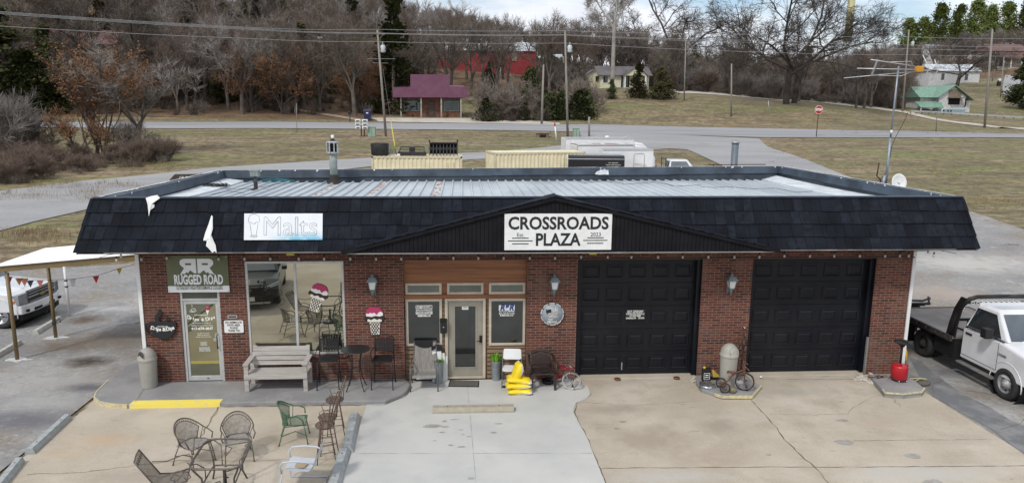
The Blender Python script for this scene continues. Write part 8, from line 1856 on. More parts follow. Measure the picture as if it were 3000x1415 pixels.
b = MB(); b.box(xr-.05,xr+.3,-.1,.2,-1,zt3); b.build('corner_board', m_white, t); b = MB(); x0, _ = ql(ZP,1672,400); b.box(x0-.1,x0+.15,-.1,-.02,-1,zt3); b.build('corner_board', m_white, t)
x0, z1_ = ql(ZQ, 0, 350); x1, z0_ = ql(ZQ, 33, 415); b = MB(); b.box(x0,x1,-.12,-.02,z0_,z1_); b.build('door', M('tan barn door', (.3,.24,.18)), t)
g = G(1815, 258); t = box_house('cream_cottage', 'house', 'small cream cottage with grey roof and white porch posts', g.x, g.y, g.z-.3); m_crm = M('cream siding', (.62,.59,.42), rough=.7, var=.06); m_shg = M('grey brown shingles', (.13,.12,.125), rough=.9, var=.2, scale=3)
xl, _ = ql(ZQ, 600, 600); xr, _ = ql(ZQ, 935, 600); _, ze = ql(ZQ, 900, 512); _, zrg = ql(ZQ, 700, 448)
b = MB(); b.box(xl, xr, 0, 7.5, -1, ze); b.prism([(0,ze-.1),(7.5,ze-.1),(3.75,zrg-.1)], xl+.05, xr-.05, 'x'); b.build('wall', m_crm, t)
b = MB(); b.loft([[(xl-.6,-.7,ze-.05),(xl-.6,3.75,zrg+.2),(xl-.6,8.2,ze-.05),(xl-.6,3.75,zrg-.0)],[(xr+.6,-.7,ze-.05),(xr+.6,3.75,zrg+.2),(xr+.6,8.2,ze-.05),(xr+.6,3.75,zrg-.0)]]); b.build('roof', m_shg, t)
wx, _ = ql(ZQ, 515, 500); b = MB(); b.box(wx, xl, 1.5, 6.5, -1, ze-.2); b.prism([(wx-.0,ze-.25),(xl+1.0,ze-.25),((wx+xl)/2+.5,ze+1.1)], 1.45, 6.55); b.build('side_wing', m_crm, t)
b = MB(); cxw = (wx+xl)/2+.5; b.loft([[(wx-.5,1.0,ze-.35),(cxw,1.0,ze+1.35),(cxw,1.0,ze+1.15)],[(wx-.5,7,ze-.35),(cxw,7,ze+1.35),(cxw,7,ze+1.15)]]); b.build('wing_roof', m_shg, t)
px0, _ = ql(ZQ, 765, 500); px1, _ = ql(ZQ, 905, 500); b = MB(); zc = ze-.1; b.prism([(px0-.2,zc),(px1+.2,zc),((px0+px1)/2+.2,zrg-.1)], -1.6, 0); b.build('porch_gable', m_crm, t)
mx = (px0+px1)/2+.2; b = MB();
for q in (px0-.5, px1+.5): b.bar((q,-.9,zc-.1),(mx,-.9,zrg+.02),1.9,.14)
b.build('porch_roof', m_shg, t)
for q in (px0, px1): b = MB(); b.box(q-.14,q+.14,-1.55,-1.27,.3,zc); b.build('porch_post', m_white, t)
b = MB(); b.box(px0-1.6,px1+.5,-1.8,0,-.6,.35); b.build('porch_floor', M('porch concrete', (.32,.31,.29)), t)
for (a0,a1,y0_,y1_,nm) in ((625,655,515,560,'window'),(747,757,518,600,'window'),(783,797,518,600,'door'),(842,862,520,548,'window'),(900,918,520,570,'window')):
 x0, zt3 = ql(ZQ,a0,y0_); x1, zb3 = ql(ZQ,a1,y1_); b = MB(); b.box(x0-.12,x1+.12,-.08,-.01,zb3-.1,zt3+.1); f = b.build(nm, m_white if nm == 'window' else m_dplast, t); b = MB(); b.box(x0,x1,-.11,-.08,zb3,zt3); b.build('pane', m_dglass, f)
x0, zt3 = ql(ZQ,573,517,1.4); x1, zb3 = ql(ZQ,592,555,1.4); b = MB(); b.box(x0,x1,1.36,1.44,zb3,zt3); b.build('window', m_dglass, t)
g = G(214, 202); t = box_house('hillside_house', 'house', 'low tan house with long dull red roof behind the left trees', g.x, g.y, g.z-.3)
xl, zr_ = ql(ZL, 275, 217); xr, _ = ql(ZL, 820, 217); _, ze = ql(ZL, 600, 318); xw, _ = ql(ZL, 858, 400)
b = MB(); b.box(xl+.5, xw, 0, 9, -4, ze); b.build('wall', M('tan house wall', (.20,.165,.12), var=.15), t)
b = MB(); b.loft([[(xl-.3,-.8,ze-.1),(xl-.3,4.5,zr_+.6),(xl-.3,9.8,ze-.1)],[(xw+.5,-.8,ze-.1),(xw+.3,4.5,zr_+.6),(xw+.5,9.8,ze-.1)]]); b.build('roof', M('dull red shingles', (.13,.065,.06), rough=.9, var=.15), t)
for a0, a1 in ((490,520),(755,792)): x0, zt3 = ql(ZL,a0,345); x1, zb3 = ql(ZL,a1,385); b = MB(); b.box(x0,x1,-.06,-.01,zb3-.4,zt3); b.build('window', m_dglass, t)
g = G(2790, 330); t = box_house('white_farmhouse', 'house', 'old white two storey house with green metal roof and sagging balcony', g.x, g.y, g.z-.4); m_grn = M('faded green metal roof', (.12,.25,.17), rough=.5, col2=(.20,.32,.26), scale=2); m_wh = M('weathered white siding', (.52,.53,.53), rough=.8, var=.15, scale=2)
xl, _ = ql(ZS, 1168, 700); xr, _ = ql(ZS, 1350, 700); _, ze = ql(ZS, 1250, 650); xp, zp = ql(ZS, 1272, 580); xs0, _ = ql(ZS, 1080, 700)
b = MB(); b.prism([(xl,-.5),(xr,-.5),(xr,ze),(xp,zp),(xl,ze)], 0, 8); b.build('front_wall', m_wh, t)
b = MB(); b.box(xs0, xl, 2, 8, -.5, ze); b.prism([(2,ze),(8,ze),(5,zp-.5)], xs0, xl+.5, 'x'); b.build('side_wall', m_wh, t)
b = MB()
b.loft([[(xl-.7,-.7,ze-.3),(xp,-.7,zp+.25),(xp,-.7,zp+.05)],[(xl-.7,8.4,ze-.3),(xp,8.4,zp+.25),(xp,8.4,zp+.05)]]); b.loft([[(xr+1.6,-.7,ze-.9),(xp,-.7,zp+.25),(xp,-.7,zp+.05)],[(xr+1.6,8.4,ze-.9),(xp,8.4,zp+.25),(xp,8.4,zp+.05)]])
b.build('main_roof', m_grn, t); b = MB(); b.loft([[(xs0-.6,1.3,ze-.3),(xs0-.6,5,zp-.1),(xs0-.6,8.6,ze-.3)],[(xp-.2,1.3,ze-.3),(xp-.2,5,zp-.1),(xp-.2,8.6,ze-.3)]]); b.build('side_roof', m_grn, t)
x0, zt3 = ql(ZS, 1240, 612); x1, zb3 = ql(ZS, 1322, 660); b = MB(); b.box(x0,x1,-.10,-.01,zb3,zt3+.2); b.build('gable_boards', M('bare grey brown boards', (.20,.16,.12), var=.3, scale=3), t)
x0, zt3 = ql(ZS, 1238, 660); x1, zb3 = ql(ZS, 1310, 708); b = MB(); b.box(x0,x1,-.08,-.01,zb3,zt3); b.build('upper_opening', m_dplast, t)
b = MB(); b.box(x0-.3,x1+.4,-1.5,0,zt3-.1,zt3+.05); b.bar((x1+.3,-1.3,zt3),(x1+1.2,-.1,zb3-.5),.12,.12); b.build('balcony', m_barn, t)
x0, zt3 = ql(ZS, 1357, 670); x1, zb3 = ql(ZS, 1375, 720); b = MB(); b.box(xr,xr+1.9,1,7,-.5,ze-1.2); b.build('lean_to', m_wh, t); b = MB(); b.box(x0,x1,.92,.99,zb3,zt3); b.build('door', m_dplast, t)
x0, zt3 = ql(ZS, 1140, 738); x1, zb3 = ql(ZS, 1345, 772); b = MB(); b.box(x0,x1,-.12,-.01,zb3-.3,zt3); b.build('blue_foundation', M('pale blue block', (.22,.32,.36), var=.15), t)
for a0 in (1150,1195,1225,1245): x0, _ = ql(ZS, a0, 750); b = MB(); b.box(x0,x0+.35,-.2,-.12,zb3+.15,zt3-.15); b.build('basement_window', m_dglass, t)
b = MB(); x0, z0_ = ql(ZS, 1000, 722); x1, z1_ = ql(ZS, 1160, 708); b.loft([[(x0,-2.2,z0_-.2),(x1,-2.2,z0_-.2),(x1,-2.2,z0_-.05),(x0,-2.2,z0_-.05)],[(x0+1.2,2,z1_+.5),(x1+.8,0,z1_+.5),(x1+.8,0,z1_+.65),(x0+1.2,2,z1_+.65)]]); b.build('porch_roof', m_grn, t)
for q in (x0+.2,x1-.3): b = MB(); b.box(q,q+.15,-2.1,-1.95,-.4,z0_-.2); b.build('porch_post', m_white, t)
def simple_house(px, py, Z, x0, x1, ytop, yeave, wall, roof, name, label, cat='house', depth=7, wins=2):
 global g
 g = G(px, py); t = box_house(name, cat, label, g.x, g.y, g.z-.5); a, zr2 = ql(Z, x0, ytop); c, ze2 = ql(Z, x1, yeave)
 b = MB(); b.box(a+.3, c-.3, 0, depth, -3, ze2); b.build('wall', wall, t)
 b = MB(); b.loft([[(a,-.6,ze2-.1),(a+.4,depth/2,zr2+.3),(a,depth+.6,ze2-.1)],[(c,-.6,ze2-.1),(c-.4,depth/2,zr2+.3),(c,depth+.6,ze2-.1)]]); b.build('roof', roof, t)
 for i in range(wins): xx = a+(c-a)*(i+.6)/(wins+.2); b = MB(); b.box(xx-.5,xx+.5,-.06,-.01,ze2*.35,ze2*.8); b.build('window', m_dglass, t)
 return t
simple_house(2955, 200, ZS, 1530, 1800, 292, 345, M('pale stone wall', (.36,.31,.25), var=.15), M('red brown shingles', (.13,.065,.055), var=.15), 'ranch_house', 'large pale stone house with red brown roof at the right edge', depth=10)
t = bpy.data.objects['ranch_house'];
b = MB();
for q_ in (1545,1585,1632,1705): x0, _ = ql(ZS, q_, 420); _, z0_ = ql(ZS, q_, 448); b.box(x0-.15,x0+.15,-2.6,-2.3,z0_-.4,ql(ZS,q_,400)[1])
b.build('porch_posts', m_white, t)
x0, z1_ = ql(ZS, 1532, 345); x1, z0_ = ql(ZS, 1740, 402); b = MB(); b.loft([[(x0,-3,z0_),(x1,-3,z0_),(x1,-3,z0_+.25),(x0,-3,z0_+.25)],[(x0+1,0,z1_),(x1,0,z1_),(x1,0,z1_+.25),(x0+1,0,z1_+.25)]]); b.build('porch_roof', M('red brown shingles', (.13,.065,.055)), t)
x0, z1_ = ql(ZS, 1550, 405); x1, z0_ = ql(ZS, 1605, 445); b = MB(); b.box(x0,x1,-.2,-.05,z0_,z1_); b.build('dark_doorway', m_dplast, t)
b = MB(); x0, z1_ = ql(ZS, 1500, 450); x1, z0_ = ql(ZS, 1700, 525); b.box(x0,x1+3,-3.4,-3.0,z0_-1,z1_-.3); b.build('retaining_wall', M('cream retaining wall', (.40,.36,.29), var=.12, scale=1), t)
simple_house(2800, 178, ZS, 1095, 1500, 300, 330, m_wh, M('grey trailer roofing', (.30,.31,.32), var=.15), 'mobile_home', 'long grey white mobile home high on the right hill', depth=5, wins=4)
simple_house(2800, 245, ZS, 1110, 1460, 432, 480, m_wh, m_wr, 'white_shed', 'white building with snow white roof behind the bare tree on the right', 'shed', depth=8, wins=2)
simple_house(2640, 178, ZS, 845, 1000, 305, 330, m_wh, M('grey trailer roofing', (.30,.31,.32), var=.15), 'pale_cottage', 'small pale house half hidden behind the tall pole and brush', depth=6, wins=1)
simple_house(2935, 135, ZS, 1540, 1625, 165, 190, M('orange brown cabin', (.42,.25,.12), var=.2), M('pale roof', (.45,.46,.47)), 'orange_cabin', 'orange brown cabin glimpsed between the pines at the top right', depth=6, wins=1)
g = G(2484, 120); t = thing('water_tower', 'tall pale yellow water standpipe far behind the big double oak', 'water tower', (g.x, g.y, g.z-1)); q = atY(2470, 60, g.y); k = (g.y+17.3)/FPX
b = MB(); b.cyl((0,0,0),(0,0,(311+30)*k-g.z+8.5),22/2*k*.95,n=28); b.build('tank', M('pale yellow green tank', (.42,.40,.22), rough=.6, var=.06), t); b = MB(); b.tube([(-.3-11*k,-.6,0),(-.3-11*k,-.6,(300)*k-g.z+8)], .25, 6); b.build('ladder', m_tbx, t)
t, g, q = post(ZS, 1578, 590, 1576, 548, 'dark wheeled bin and white box beside the curved driveway', 'driveway_bin', m_black, .2, 'bin'); b = MB(); b.box(-.45,.45,-.3,.4,.1,1.3); b.build('bin_body', m_black, t, bevel=.05); b = MB(); b.box(-.4,.45,-.3,.3,1.6,2.2); b.build('white_box', m_white, t)
def veg_mat(name, c1, c2, c3=None, rough=.95):
 mt, nt, b = newmat(name); oi = nt.nodes.new('ShaderNodeObjectInfo'); tc = nt.nodes.new('ShaderNodeTexCoord')
 f = noisefac(nt, tc.outputs['Object'], .9, .35, .65, detail=3); c = mixc(nt, f, c1, c2)
 c = mixc(nt, oi.outputs['Random'], c, c3 or tuple(q*.6 for q in c1)) if c3 else c
 nt.links.new(c, b.inputs['Base Color']); b.inputs['Roughness'].default_value = rough; b.inputs['Specular IOR Level'].default_value = .1; return mt
m_bark = veg_mat('grey brown bark', (.085,.072,.062), (.15,.132,.118)); m_barkd = veg_mat('dark oak bark', (.045,.038,.034), (.085,.074,.066)); m_barkp = veg_mat('pale sycamore bark', (.22,.205,.19), (.36,.34,.31))
m_twig = veg_mat('bare twigs', (.20,.165,.138), (.32,.275,.24), (.14,.115,.095)); m_twigg = veg_mat('silver twigs', (.24,.22,.205), (.34,.32,.30), (.2,.18,.165)); m_twigr = veg_mat('red brown twigs', (.15,.108,.085), (.22,.17,.14), (.11,.08,.065))
m_twigd = veg_mat('dark oak twigs', (.055,.047,.042), (.09,.078,.07))
m_cedl = veg_mat('cedar foliage', (.022,.034,.013), (.055,.070,.024), (.06,.054,.024)); m_brl = veg_mat('dry brown oak leaves', (.13,.062,.028), (.23,.115,.055)); m_pine = veg_mat('bright pine needles', (.06,.085,.022), (.16,.19,.055)); m_shg_ = veg_mat('green brush leaves', (.026,.038,.014), (.055,.062,.025)); m_reed = veg_mat('straw grass blades', (.20,.15,.085), (.32,.25,.15))
class TB:
 def __init__(s): s.v = []; s.f = []
 def seg(s, p, q, r0, r1, n=4):
  d = (q-p).normalized(); a = d.orthogonal().normalized(); c = d.cross(a); k = len(s.v)
  for P, r in ((p, r0), (q, r1)):
   for j in range(n): t = 2*math.pi*j/n; s.v.append(P + (a*math.cos(t)+c*math.sin(t))*r)
  for j in range(n): s.f.append((k+j, k+(j+1)%n, k+n+(j+1)%n, k+n+j))
 def rib(s, p, q, w, rr):
  d = q-p; a = d.orthogonal().normalized(); a = (a*math.cos(t := rr.uniform(0, 6.28)) + d.normalized().cross(a)*math.sin(t))*w; k = len(s.v)
  s.v += [p-a, p+a, q+a*.3, q-a*.3]; s.f.append((k, k+1, k+2, k+3))
 def leaf(s, p, sz, rr):
  a = Vector((rr.gauss(0,1), rr.gauss(0,1), rr.gauss(0,.7))).normalized(); c = a.orthogonal().normalized()*sz*.5; a = a*sz; k = len(s.v)
  s.v += [p-a*.5, p+c, p+a*.6, p-c]; s.f.append((k, k+1, k+2, k+3))
 def mesh(s, name, mat): me = bpy.data.meshes.new(name); me.from_pydata([tuple(v) for v in s.v], [], s.f); me.materials.append(mat); return me
def grow(W, T, p, d, L, r, lev, rr, o):
 """limb of several bent segments, with side shoots"""
 n = 4 if lev < 2 else 3; q = p
 for i in range(n):
  d = (d + Vector((rr.gauss(0,1), rr.gauss(0,1), rr.gauss(0,.6)))*o['bend'] + Vector((0,0,o['up']))).normalized()
  e = q + d*(L/n); r1 = r*(1-.55*(i+1)/n)**.8; W.seg(q, e, max(r*(1-.55*i/n)**.8, .012), max(r1, .010), 6 if lev == 0 else 4 if lev == 1 else 3)
  if lev < o['lev']:
   for k in range(o['kids'][lev] if i > 0 or lev > 0 else o.get('low', 0)):
    ax = d.orthogonal().normalized(); ax.rotate(Matrix.Rotation(rr.uniform(0,6.28), 3, d)); nd = (d*rr.uniform(.45,.9) + ax*rr.uniform(.6,1.0)*o['spread']).normalized()
    grow(W, T, q.lerp(e, rr.uniform(.3,1)), nd, L*rr.uniform(.42,.72)*(1-.12*i), r1*.62, lev+1, rr, o)
  else:
   for k in range(o['twigs']):
    a = q.lerp(e, rr.random()); nd = (d+Vector((rr.gauss(0,.7), rr.gauss(0,.7), rr.gauss(.15,.5)))).normalized(); T.rib(a, a+nd*rr.uniform(.35,1)*o['tl'], o['tw'], rr)
    if o.get('leaf') and rr.random() < o['leaf']:
     for _ in range(3): T2[0].leaf(a+nd*rr.uniform(0,o['tl']), o['ls'], rr)
  q = e
T2 = [None]
def tree_proto(H, seed, trunk_mat, twig_mat, o, leafm=None, stems=1, cat='tree', name='bare_tree', r0=None):
 rr = random.Random(seed); W, T = TB(), TB(); T2[0] = TB(); r0 = r0 or H*.017
 for s in range(stems):
  d = Vector((0,0,1)) if stems == 1 else Vector((rr.gauss(0,.35), rr.gauss(0,.35), 1)).normalized()
  b0 = Vector((0,0,-.4)) if stems == 1 else Vector((rr.gauss(0,.12*H*.4), rr.gauss(0,.12*H*.4), -.3))
  th = H*o['trunk']; e = b0 + d*th + Vector((rr.gauss(0,.2), rr.gauss(0,.2), 0)); W.seg(b0, e, r0*1.35, r0, 8 if stems == 1 else 5)
  for k in range(o['forks']):
   a = 2*math.pi*k/o['forks'] + rr.uniform(-.4,.4); t = o['tilt']*rr.uniform(.5,1.2) if k or o['forks'] > 2 else .15
   nd = (d + Vector((math.cos(a)*t, math.sin(a)*t, 0))).normalized(); grow(W, T, e.lerp(b0, rr.uniform(0,.35) if k else 0), nd, H*(1-o['trunk'])*rr.uniform(.62,.85), r0*.62, 0, rr, o)
 ms = [('trunk', W.mesh('trunk', trunk_mat)), ('crown', T.mesh('crown', twig_mat))]
 if T2[0].v: ms.append(('dry_leaves', T2[0].mesh('dry_leaves', leafm)))
 return (name, cat, H, ms)
FIRST = {}
def put(proto, x, y, s=1, rz=0, label='', group=None, dz=0, name=None):
 nm, cat, H, ms = proto; r = bpy.data.objects.new(name or nm, None); COL.objects.link(r); r.location = (x, y, terr(x, y)-.12+dz); r.rotation_euler = (0,0,rz); r.scale = (s, s, s*1.0)
 r['label'] = label; r['category'] = cat
 if group: r['group'] = group
 for pn, me in ms: c = bpy.data.objects.new(pn, me); COL.objects.link(c); c.parent = r
 return r
O_FINE = dict(trunk=.28, forks=4, tilt=.45, lev=2, kids=(2,2,2), bend=.10, up=.09, spread=.8, twigs=5, tl=1.4, tw=.018)
O_OAK = dict(trunk=.30, forks=4, tilt=1.0, lev=3, kids=(2,2,2,1), bend=.24, up=.03, spread=1.0, twigs=3, tl=1.0, tw=.016, low=0)
O_BRUSH = dict(trunk=.12, forks=3, tilt=.6, lev=1, kids=(2,2), bend=.16, up=.10, spread=.9, twigs=9, tl=.9, tw=.013)
bare = [tree_proto(13+i, 10+i, m_bark, (m_twig, m_twigr, m_twig, m_twigg, m_twig)[i], dict(O_FINE, tilt=(.35,.5,.42,.6,.3)[i])) for i in range(5)]
oak_leaf = [tree_proto(9+i, 40+i, m_barkd, m_twigr, dict(O_FINE, trunk=.15, tilt=.8, leaf=.62, ls=.17, twigs=4, tw=.014), m_brl, name='leafy_oak') for i in range(2)]
shrub = [tree_proto(4.2, 50+i, m_bark, (m_twig, m_twigg, m_twigr)[i], O_BRUSH, stems=7, name='bare_shrub', cat='shrub', r0=.035) for i in range(3)]
def evergreen(H, R0, seed, mat, n, name, sz, kind='cone'):
 rr = random.Random(seed); W, T = TB(), TB(); W.seg(Vector((0,0,-.4)), Vector((0,0,H*.93)), H*.018, .03, 6)
 nb = 46 if kind == 'cone' else 64
 for k in range(nb):
  if kind == 'cone': t = rr.uniform(.03,.97)**1.1; z = H*t; rad = R0*(1-t)**.75*rr.uniform(.6,1.12); c = rad*.5; dr = -.05
  else: t = rr.uniform(.22,1.0); z = H*t; rad = R0*min(1,(1.08-t)*2.2)*rr.uniform(.35,1); dr = .1
  a = rr.uniform(0,6.28); tip = Vector((rad*math.cos(a), rad*math.sin(a), z+dr*rad+rr.uniform(-.1,.3))); b0 = Vector((0,0,z-(0 if kind == 'cone' else rad*.35))); W.seg(b0, tip, .03, .01, 3)
  for _ in range(n//nb):
   u = rr.uniform(.25,1.05) if kind == 'cone' else rr.uniform(.35,1.1); p = b0.lerp(tip, u) + Vector((rr.gauss(0,1), rr.gauss(0,1), rr.gauss(0,.8)))*(.17*R0*(1.1-t*.6) if kind == 'cone' else .5); T.leaf(p, sz*rr.uniform(.6,1.3), rr)
 return (name, 'tree', H, [('trunk', W.mesh('trunk', m_bark)), ('crown', T.mesh('crown', mat))])
cedar = [evergreen(9, 2.3, 60, m_cedl, 4600, 'cedar_tree', .27), evergreen(11, 2.2, 61, m_cedl, 5000, 'cedar_tree', .28), evergreen(6, 2.5, 62, m_cedl, 4200, 'cedar_tree', .25)]
pine = [evergreen(13, 3.2, 70, m_pine, 6200, 'pine_tree', .36, 'pine'), evergreen(12, 2.8, 71, m_pine, 5600, 'pine_tree', .36, 'pine')]
big = [tree_proto(19, 81, m_barkd, m_twigd, O_OAK, name='bare_oak', r0=.30), tree_proto(18, 84, m_barkd, m_twigd, dict(O_OAK, tilt=1.1, forks=4), name='bare_oak', r0=.28)]
def hgt(px, ptop, g): return (6.744 - (ptop-(310-.0093*(px-1355)*-1))/FPX*(g.y+17.27)) - g.z
def hero(proto, px, py, top, label, rz=0, grp=None, sx=1):
 g = G(px, py); H = hgt(px, top, g); s = H/proto[2]; o = put(proto, g.x, g.y, s, R(rz), label, grp);
 if sx != 1: o.scale = (s*sx, s*sx, s)
 return o
hero(big[0], 335, 300, -60, 'huge dark bare oak in front of the red roofed hillside house', 30)
hero(big[0], 2302, 305, -110, 'left trunk of the big double bare oak beside the gravel road', 200, sx=1.1)
hero(big[1], 2326, 302, -90, 'right trunk of the big double bare oak beside the gravel road', 40, sx=1.1)
hero(big[1], 1957, 252, -90, 'large spreading bare oak on the bank right of the cream cottage', 120, sx=1.05)
syc = tree_proto(20, 86, m_barkp, m_twigg, dict(O_OAK, trunk=.5, tilt=.5, forks=3), name='sycamore_tree', r0=.30); hero(syc, 1793, 262, -110, 'tall pale trunked sycamore directly in front of the cream cottage', 10, sx=.9)
hero(big[1], 2800, 262, 88, 'round crowned bare oak behind the green roofed house', 77, sx=1.75)
lfc = tree_proto(10, 47, m_bark, m_twigr, dict(O_FINE, trunk=.2, forks=2, tilt=.25, lev=1, kids=(2,2), twigs=6, tl=1.0, leaf=.40, ls=.17, tw=.014), m_brl, stems=9, name='leafy_oak', r0=.075)
hero(lfc, 290, 452, 120, 'multi stemmed oak holding brown leaves on the left verge', 20, sx=1.1)
hero(oak_leaf[0], 240, 462, 300, 'low brown leaved oak clump at the foot of the leafy oak', 90)
hero(bare[3], 408, 452, 118, 'silvery bare tree right of the brown leafed oak on the left verge', 0, sx=1.2); hero(shrub[0], 385, 455, 330, 'dense bare brush clump under the silvery tree', 10)
for px, py, tp, i, lb in ((60,455,270,1,'silver grey bare bush at the left edge of the verge'),(10,470,250,1,'tall grey bush cut by the left picture edge'),(110,462,330,0,'low bare bush right of the silver grey bush'),(215,440,400,2,'small ivy covered stump shoot left of the leafy oak'),(478,455,388,0,'thin bare sapling on the verge beyond the silvery tree')): hero(shrub[i], px, py, tp, lb, px)
for px, py, tp, i, sx, lb in ((20,330,40,0,1.6,'dark cedar at the far left edge'),(150,330,90,0,1.3,'broad dark cedar in front of the hillside house'),(90,335,160,2,1.4,'low wide cedar between the two left cedars'),(645,300,215,2,1.0,'small round cedar beside the woodland path'),(560,200,0,1,1.2,'tall cedar on the slope right of the big oak'),(720,190,10,1,1,'narrow cedar halfway up the left slope'),(1035,200,0,1,1.2,'cedar left of the tall central cedar'),(1155,335,-30,1,1.05,'tallest dark cedar left of the purple roof'),(1215,260,150,0,1,'cedar behind the left end of the purple store'),(1550,345,205,2,1,'dark cedar among the brush right of the purple store'),(1870,288,190,2,.9,'scraggly cedar in front of the cottage porch'),(1935,290,200,2,1.3,'wide dark cedar right of the cottage'),(1790,290,235,2,.9,'dark bush at the foot of the sycamore'),(2990,320,150,1,1.5,'dark cedar at the right picture edge')):
 hero(cedar[i], px, py, tp, lb, px*3, sx=sx)
for i, px in enumerate((2655,2700,2745,2800,2850,2895,2940,2990,2670,2720,2880)):
 g = G(px, 150 + (i%3)*8); H = hgt(px, (30,28,34,25,22,24,26,15,60,70,50)[i], g); put(pine[i%2], g.x, g.y, max(.8, H/12.5)*1.05, i*1.3, 'bright green pine in the row along the top right ridge', 'pines along the top right ridge')
houses = [(o.location.x, o.location.y) for o in bpy.data.objects if o.get('category') in ('house','barn','building','shed') and o.name != 'shop_building']
rr = random.Random(99); placed = []; cnt = 0
def clear(x, y, rad):
 for hx, hy in houses:
  if abs(x-hx) < 9 and -14 < y-hy < 11: return False
 return all((x-a)**2+(y-b)**2 > rad*rad for a, b in placed[-160:])
def pxof(x, y, z):
 d = Vector((x, y, z))-CAM; c = Vector((sum(d[i]*(XR, YR, ZR)[i][0] for i in range(3)), sum(d[i]*(XR, YR, ZR)[i][1] for i in range(3)), sum(d[i]*(XR, YR, ZR)[i][2] for i in range(3)))); return 1500+FPX*c.x/c.z, 707.5+FPX*c.y/c.z
zones = [  # px range, depth range, count, proto weights, scale
 (-80, 1120, 118, 150, 50, 'bare'), (-80, 1150, 150, 200, 80, 'bare'), (-60, 1500, 195, 250, 70, 'bare'), (1120, 1700, 138, 200, 36, 'bare'), (1700, 2320, 152, 210, 46, 'bare'), (2330, 2660, 140, 175, 26, 'bare'), (2380, 3050, 195, 260, 26, 'bare'),
 (380, 1150, 118, 170, 20, 'leaf'), (-60, 1150, 122, 200, 40, 'cedar'), (-60, 1500, 150, 230, 26, 'cedar'), (1700, 2600, 160, 230, 14, 'cedar')]
for (p0, p1, d0, d1, n, kind) in zones:
 k = 0; tries = 0
 while k < n and tries < n*12:
  tries += 1; px = rr.uniform(p0, p1); d = rr.uniform(d0, d1); r = ray(px, 300); y = d-17.27; x = (CAM+r*((y-CAM.y)/r.y)).x
  if not clear(x, y, 3.2 if kind == 'bare' else 4): continue
  if 2680 < px < 3060 and d < 235 or 1265 < px < 1590 and d < 196 and rr.random() < (.35 if px < 1440 else .8) or 110 < px < 440 and d < 165 and rr.random() < .85: continue
  placed.append((x, y)); k += 1
  if kind == 'bare': put(bare[rr.choice((0,1,2,2,3,4,1))], x, y, rr.uniform(.72,1.12)*(.85 if px > 1900 else 1)*(.7 if 2640 < px else 1), rr.uniform(0,6.28), 'bare winter tree in the wood on the hillside', 'bare trees of the wood')
  elif kind == 'leaf': put(oak_leaf[k%2], x, y, rr.uniform(.7,1.0), rr.uniform(0,6.28), 'oak with brown leaves low in the left wood', 'brown leaved oaks of the wood')
  else: put(cedar[k%3], x, y, rr.uniform(.8,1.35), rr.uniform(0,6.28), 'dark cedar scattered among the bare trees', 'cedars of the wood')
import numpy as np
def mass(name, protos, spots, label, cat, mats):
 V, F, MI, off = [], [], [], 0; data = []
 for pr in protos:
  sets = []
  for j, (pn, me) in enumerate(pr[3]):
   a = np.empty(len(me.vertices)*3); me.vertices.foreach_get('co', a); f = [tuple(p.vertices) for p in me.polygons]; sets.append((a.reshape(-1,3), f, me.materials[0]))
  data.append(sets)
 slots = []; LP = []; LS = []; mi = []; cache = {}
 for (x, y, s, rz, k) in spots:
  c, sn = math.cos(rz), math.sin(rz); z = terr(x, y)-.15
  for j, (co, f, mt) in enumerate(data[k % len(data)]):
   if mt not in slots: slots.append(mt)
   key = (k % len(data), j)
   if key not in cache: cache[key] = (np.array([i for t in f for i in t]), np.array([len(t) for t in f]))
   lp, ls = cache[key]; q = co*s; V.append(np.stack([q[:,0]*c-q[:,1]*sn+x, q[:,0]*sn+q[:,1]*c+y, q[:,2]+z], 1)); LP.append(lp+off); LS.append(ls); mi.append(np.full(len(ls), slots.index(mt))); off += len(co)
 me = bpy.data.meshes.new(name); V = np.concatenate(V).astype('f'); LP = np.concatenate(LP).astype('i'); LS = np.concatenate(LS).astype('i'); mi = np.concatenate(mi).astype('i')
 me.vertices.add(len(V)); me.vertices.foreach_set('co', V.ravel()); me.loops.add(len(LP)); me.loops.foreach_set('vertex_index', LP); me.polygons.add(len(LS)); me.polygons.foreach_set('loop_start', np.concatenate([[0], np.cumsum(LS)[:-1]]).astype('i')); me.update(calc_edges=True)
 for m_ in slots: me.materials.append(m_)
 me.polygons.foreach_set('material_index', mi); o = bpy.data.objects.new(name, me); COL.objects.link(o); tag(o, label, cat, kind='stuff'); return o
def spots(n, p0, p1, d0, d1, s0, s1, seed, f=None):
 rr = random.Random(seed); out = []
 while len(out) < n:
  px = rr.uniform(p0, p1); d = d0+(d1-d0)*rr.random(); r = ray(px, 300); y = d-17.27; x = (CAM+r*((y-CAM.y)/r.y)).x
  if (f is None or f(px, d)) and (d < 115 or clear(x, y, 0)): out.append((x, y, rr.uniform(s0, s1), rr.uniform(0,6.28), rr.randrange(9)))
 return out
lowt = [tree_proto(12, 90+i, m_bark, (m_twig, m_twigg)[i], dict(O_FINE, lev=1, kids=(3,3), twigs=7, tl=2.0, tw=.035)) for i in range(2)]
mass('distant_woodland', lowt, spots(330, -150, 3150, 245, 400, .9, 1.2, 5), 'far grey mass of bare woodland along the ridge', 'woodland', None)
lows = [tree_proto(2.2, 95+i, m_bark, m, dict(O_BRUSH, twigs=5, tl=.55, tw=.012, lev=0, kids=(2,)), stems=8, r0=.02) for i, m in enumerate((m_twigr, m_twig, m_twigd))]
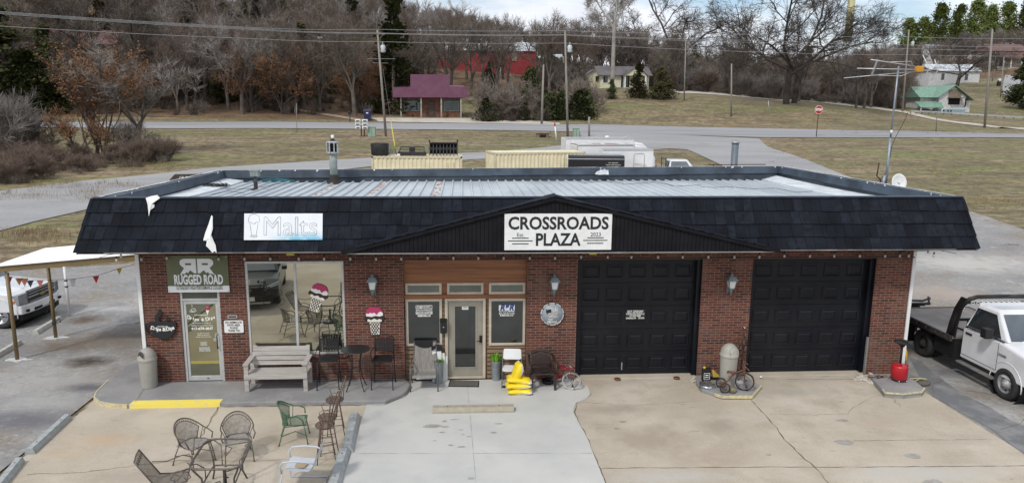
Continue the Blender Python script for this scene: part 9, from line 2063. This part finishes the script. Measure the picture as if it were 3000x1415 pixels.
mass('undergrowth', lows, spots(380, -60, 1130, 116, 175, .7, 1.5, 6, lambda p, d: d > 119 or p < 600) + spots(120, 1480, 1720, 114, 132, .9, 1.7, 7) + spots(130, 1980, 2640, 150, 170, .8, 1.5, 8), 'tangled bare undergrowth along the foot of the wood', 'undergrowth', None)
evb = [evergreen(2.6, 1.5, 75+i, m_shg_, 500, 'bush', .26) for i in range(2)]
mass('thicket', [shrub[0], shrub[2], shrub[1]], spots(130, 1880, 2660, 152, 205, .9, 1.5, 21) + spots(60, 1600, 1900, 150, 190, .9, 1.4, 22) + spots(45, -60, 1150, 125, 180, .7, 1.2, 23), 'dense grey bare thicket filling the wood below the tree crowns', 'thicket', None)
mass('hedge_brush', lows*2 + evb + [shrub[0], shrub[2], shrub[0]], spots(95, 1395, 1735, 113, 130, .8, 1.75, 9) , 'thick mixed green and bare brush between the purple store and the cottage', 'brush', None)
def gspots(n, poly, s0, s1, seed):
 rr = random.Random(seed); out = []
 for _ in range(n):
  i = rr.randrange(len(poly)); px, py, ex, ey = poly[i]; g = G(px+rr.uniform(-ex, ex), py+rr.uniform(-ey, ey)); out.append((g.x, g.y, rr.uniform(s0, s1), rr.uniform(0,6.28), rr.randrange(9)))
 return out
mass('verge_brush', [lows[0], lows[1], shrub[2], lows[0]], gspots(210, [(60,500,90,28),(200,490,90,25),(330,478,90,14),(430,470,60,8),(60,455,90,25),(20,530,60,10)], .28, .6, 12), 'low red brown brush along the left verge of the access road', 'brush', None)
tuft = TB(); rt = random.Random(2)
for _ in range(26):
 p = Vector((rt.gauss(0,.25), rt.gauss(0,.25), 0)); tuft.rib(p, p+Vector((rt.gauss(0,.12), rt.gauss(0,.12), rt.uniform(.15,.45))), .012, rt)
tp_ = ('t','grass',.4,[('blades', tuft.mesh('blades', m_reed))])
mass('tall_grass', [tp_], gspots(700, [(300,345,300,4),(750,345,200,4),(1760,345,90,12),(2000,300,100,14),(2200,330,200,20),(2500,330,100,10),(2700,390,250,6),(150,575,150,16),(100,700,90,30),(2450,470,200,40),(2800,520,150,40),(650,425,250,30),(1550,400,150,12),(2900,600,80,20),(250,545,160,10),(430,490,90,14),(300,480,120,20)], .5, 1.3, 13), 'scattered straw coloured grass tufts on the verges and banks', 'grass', None)
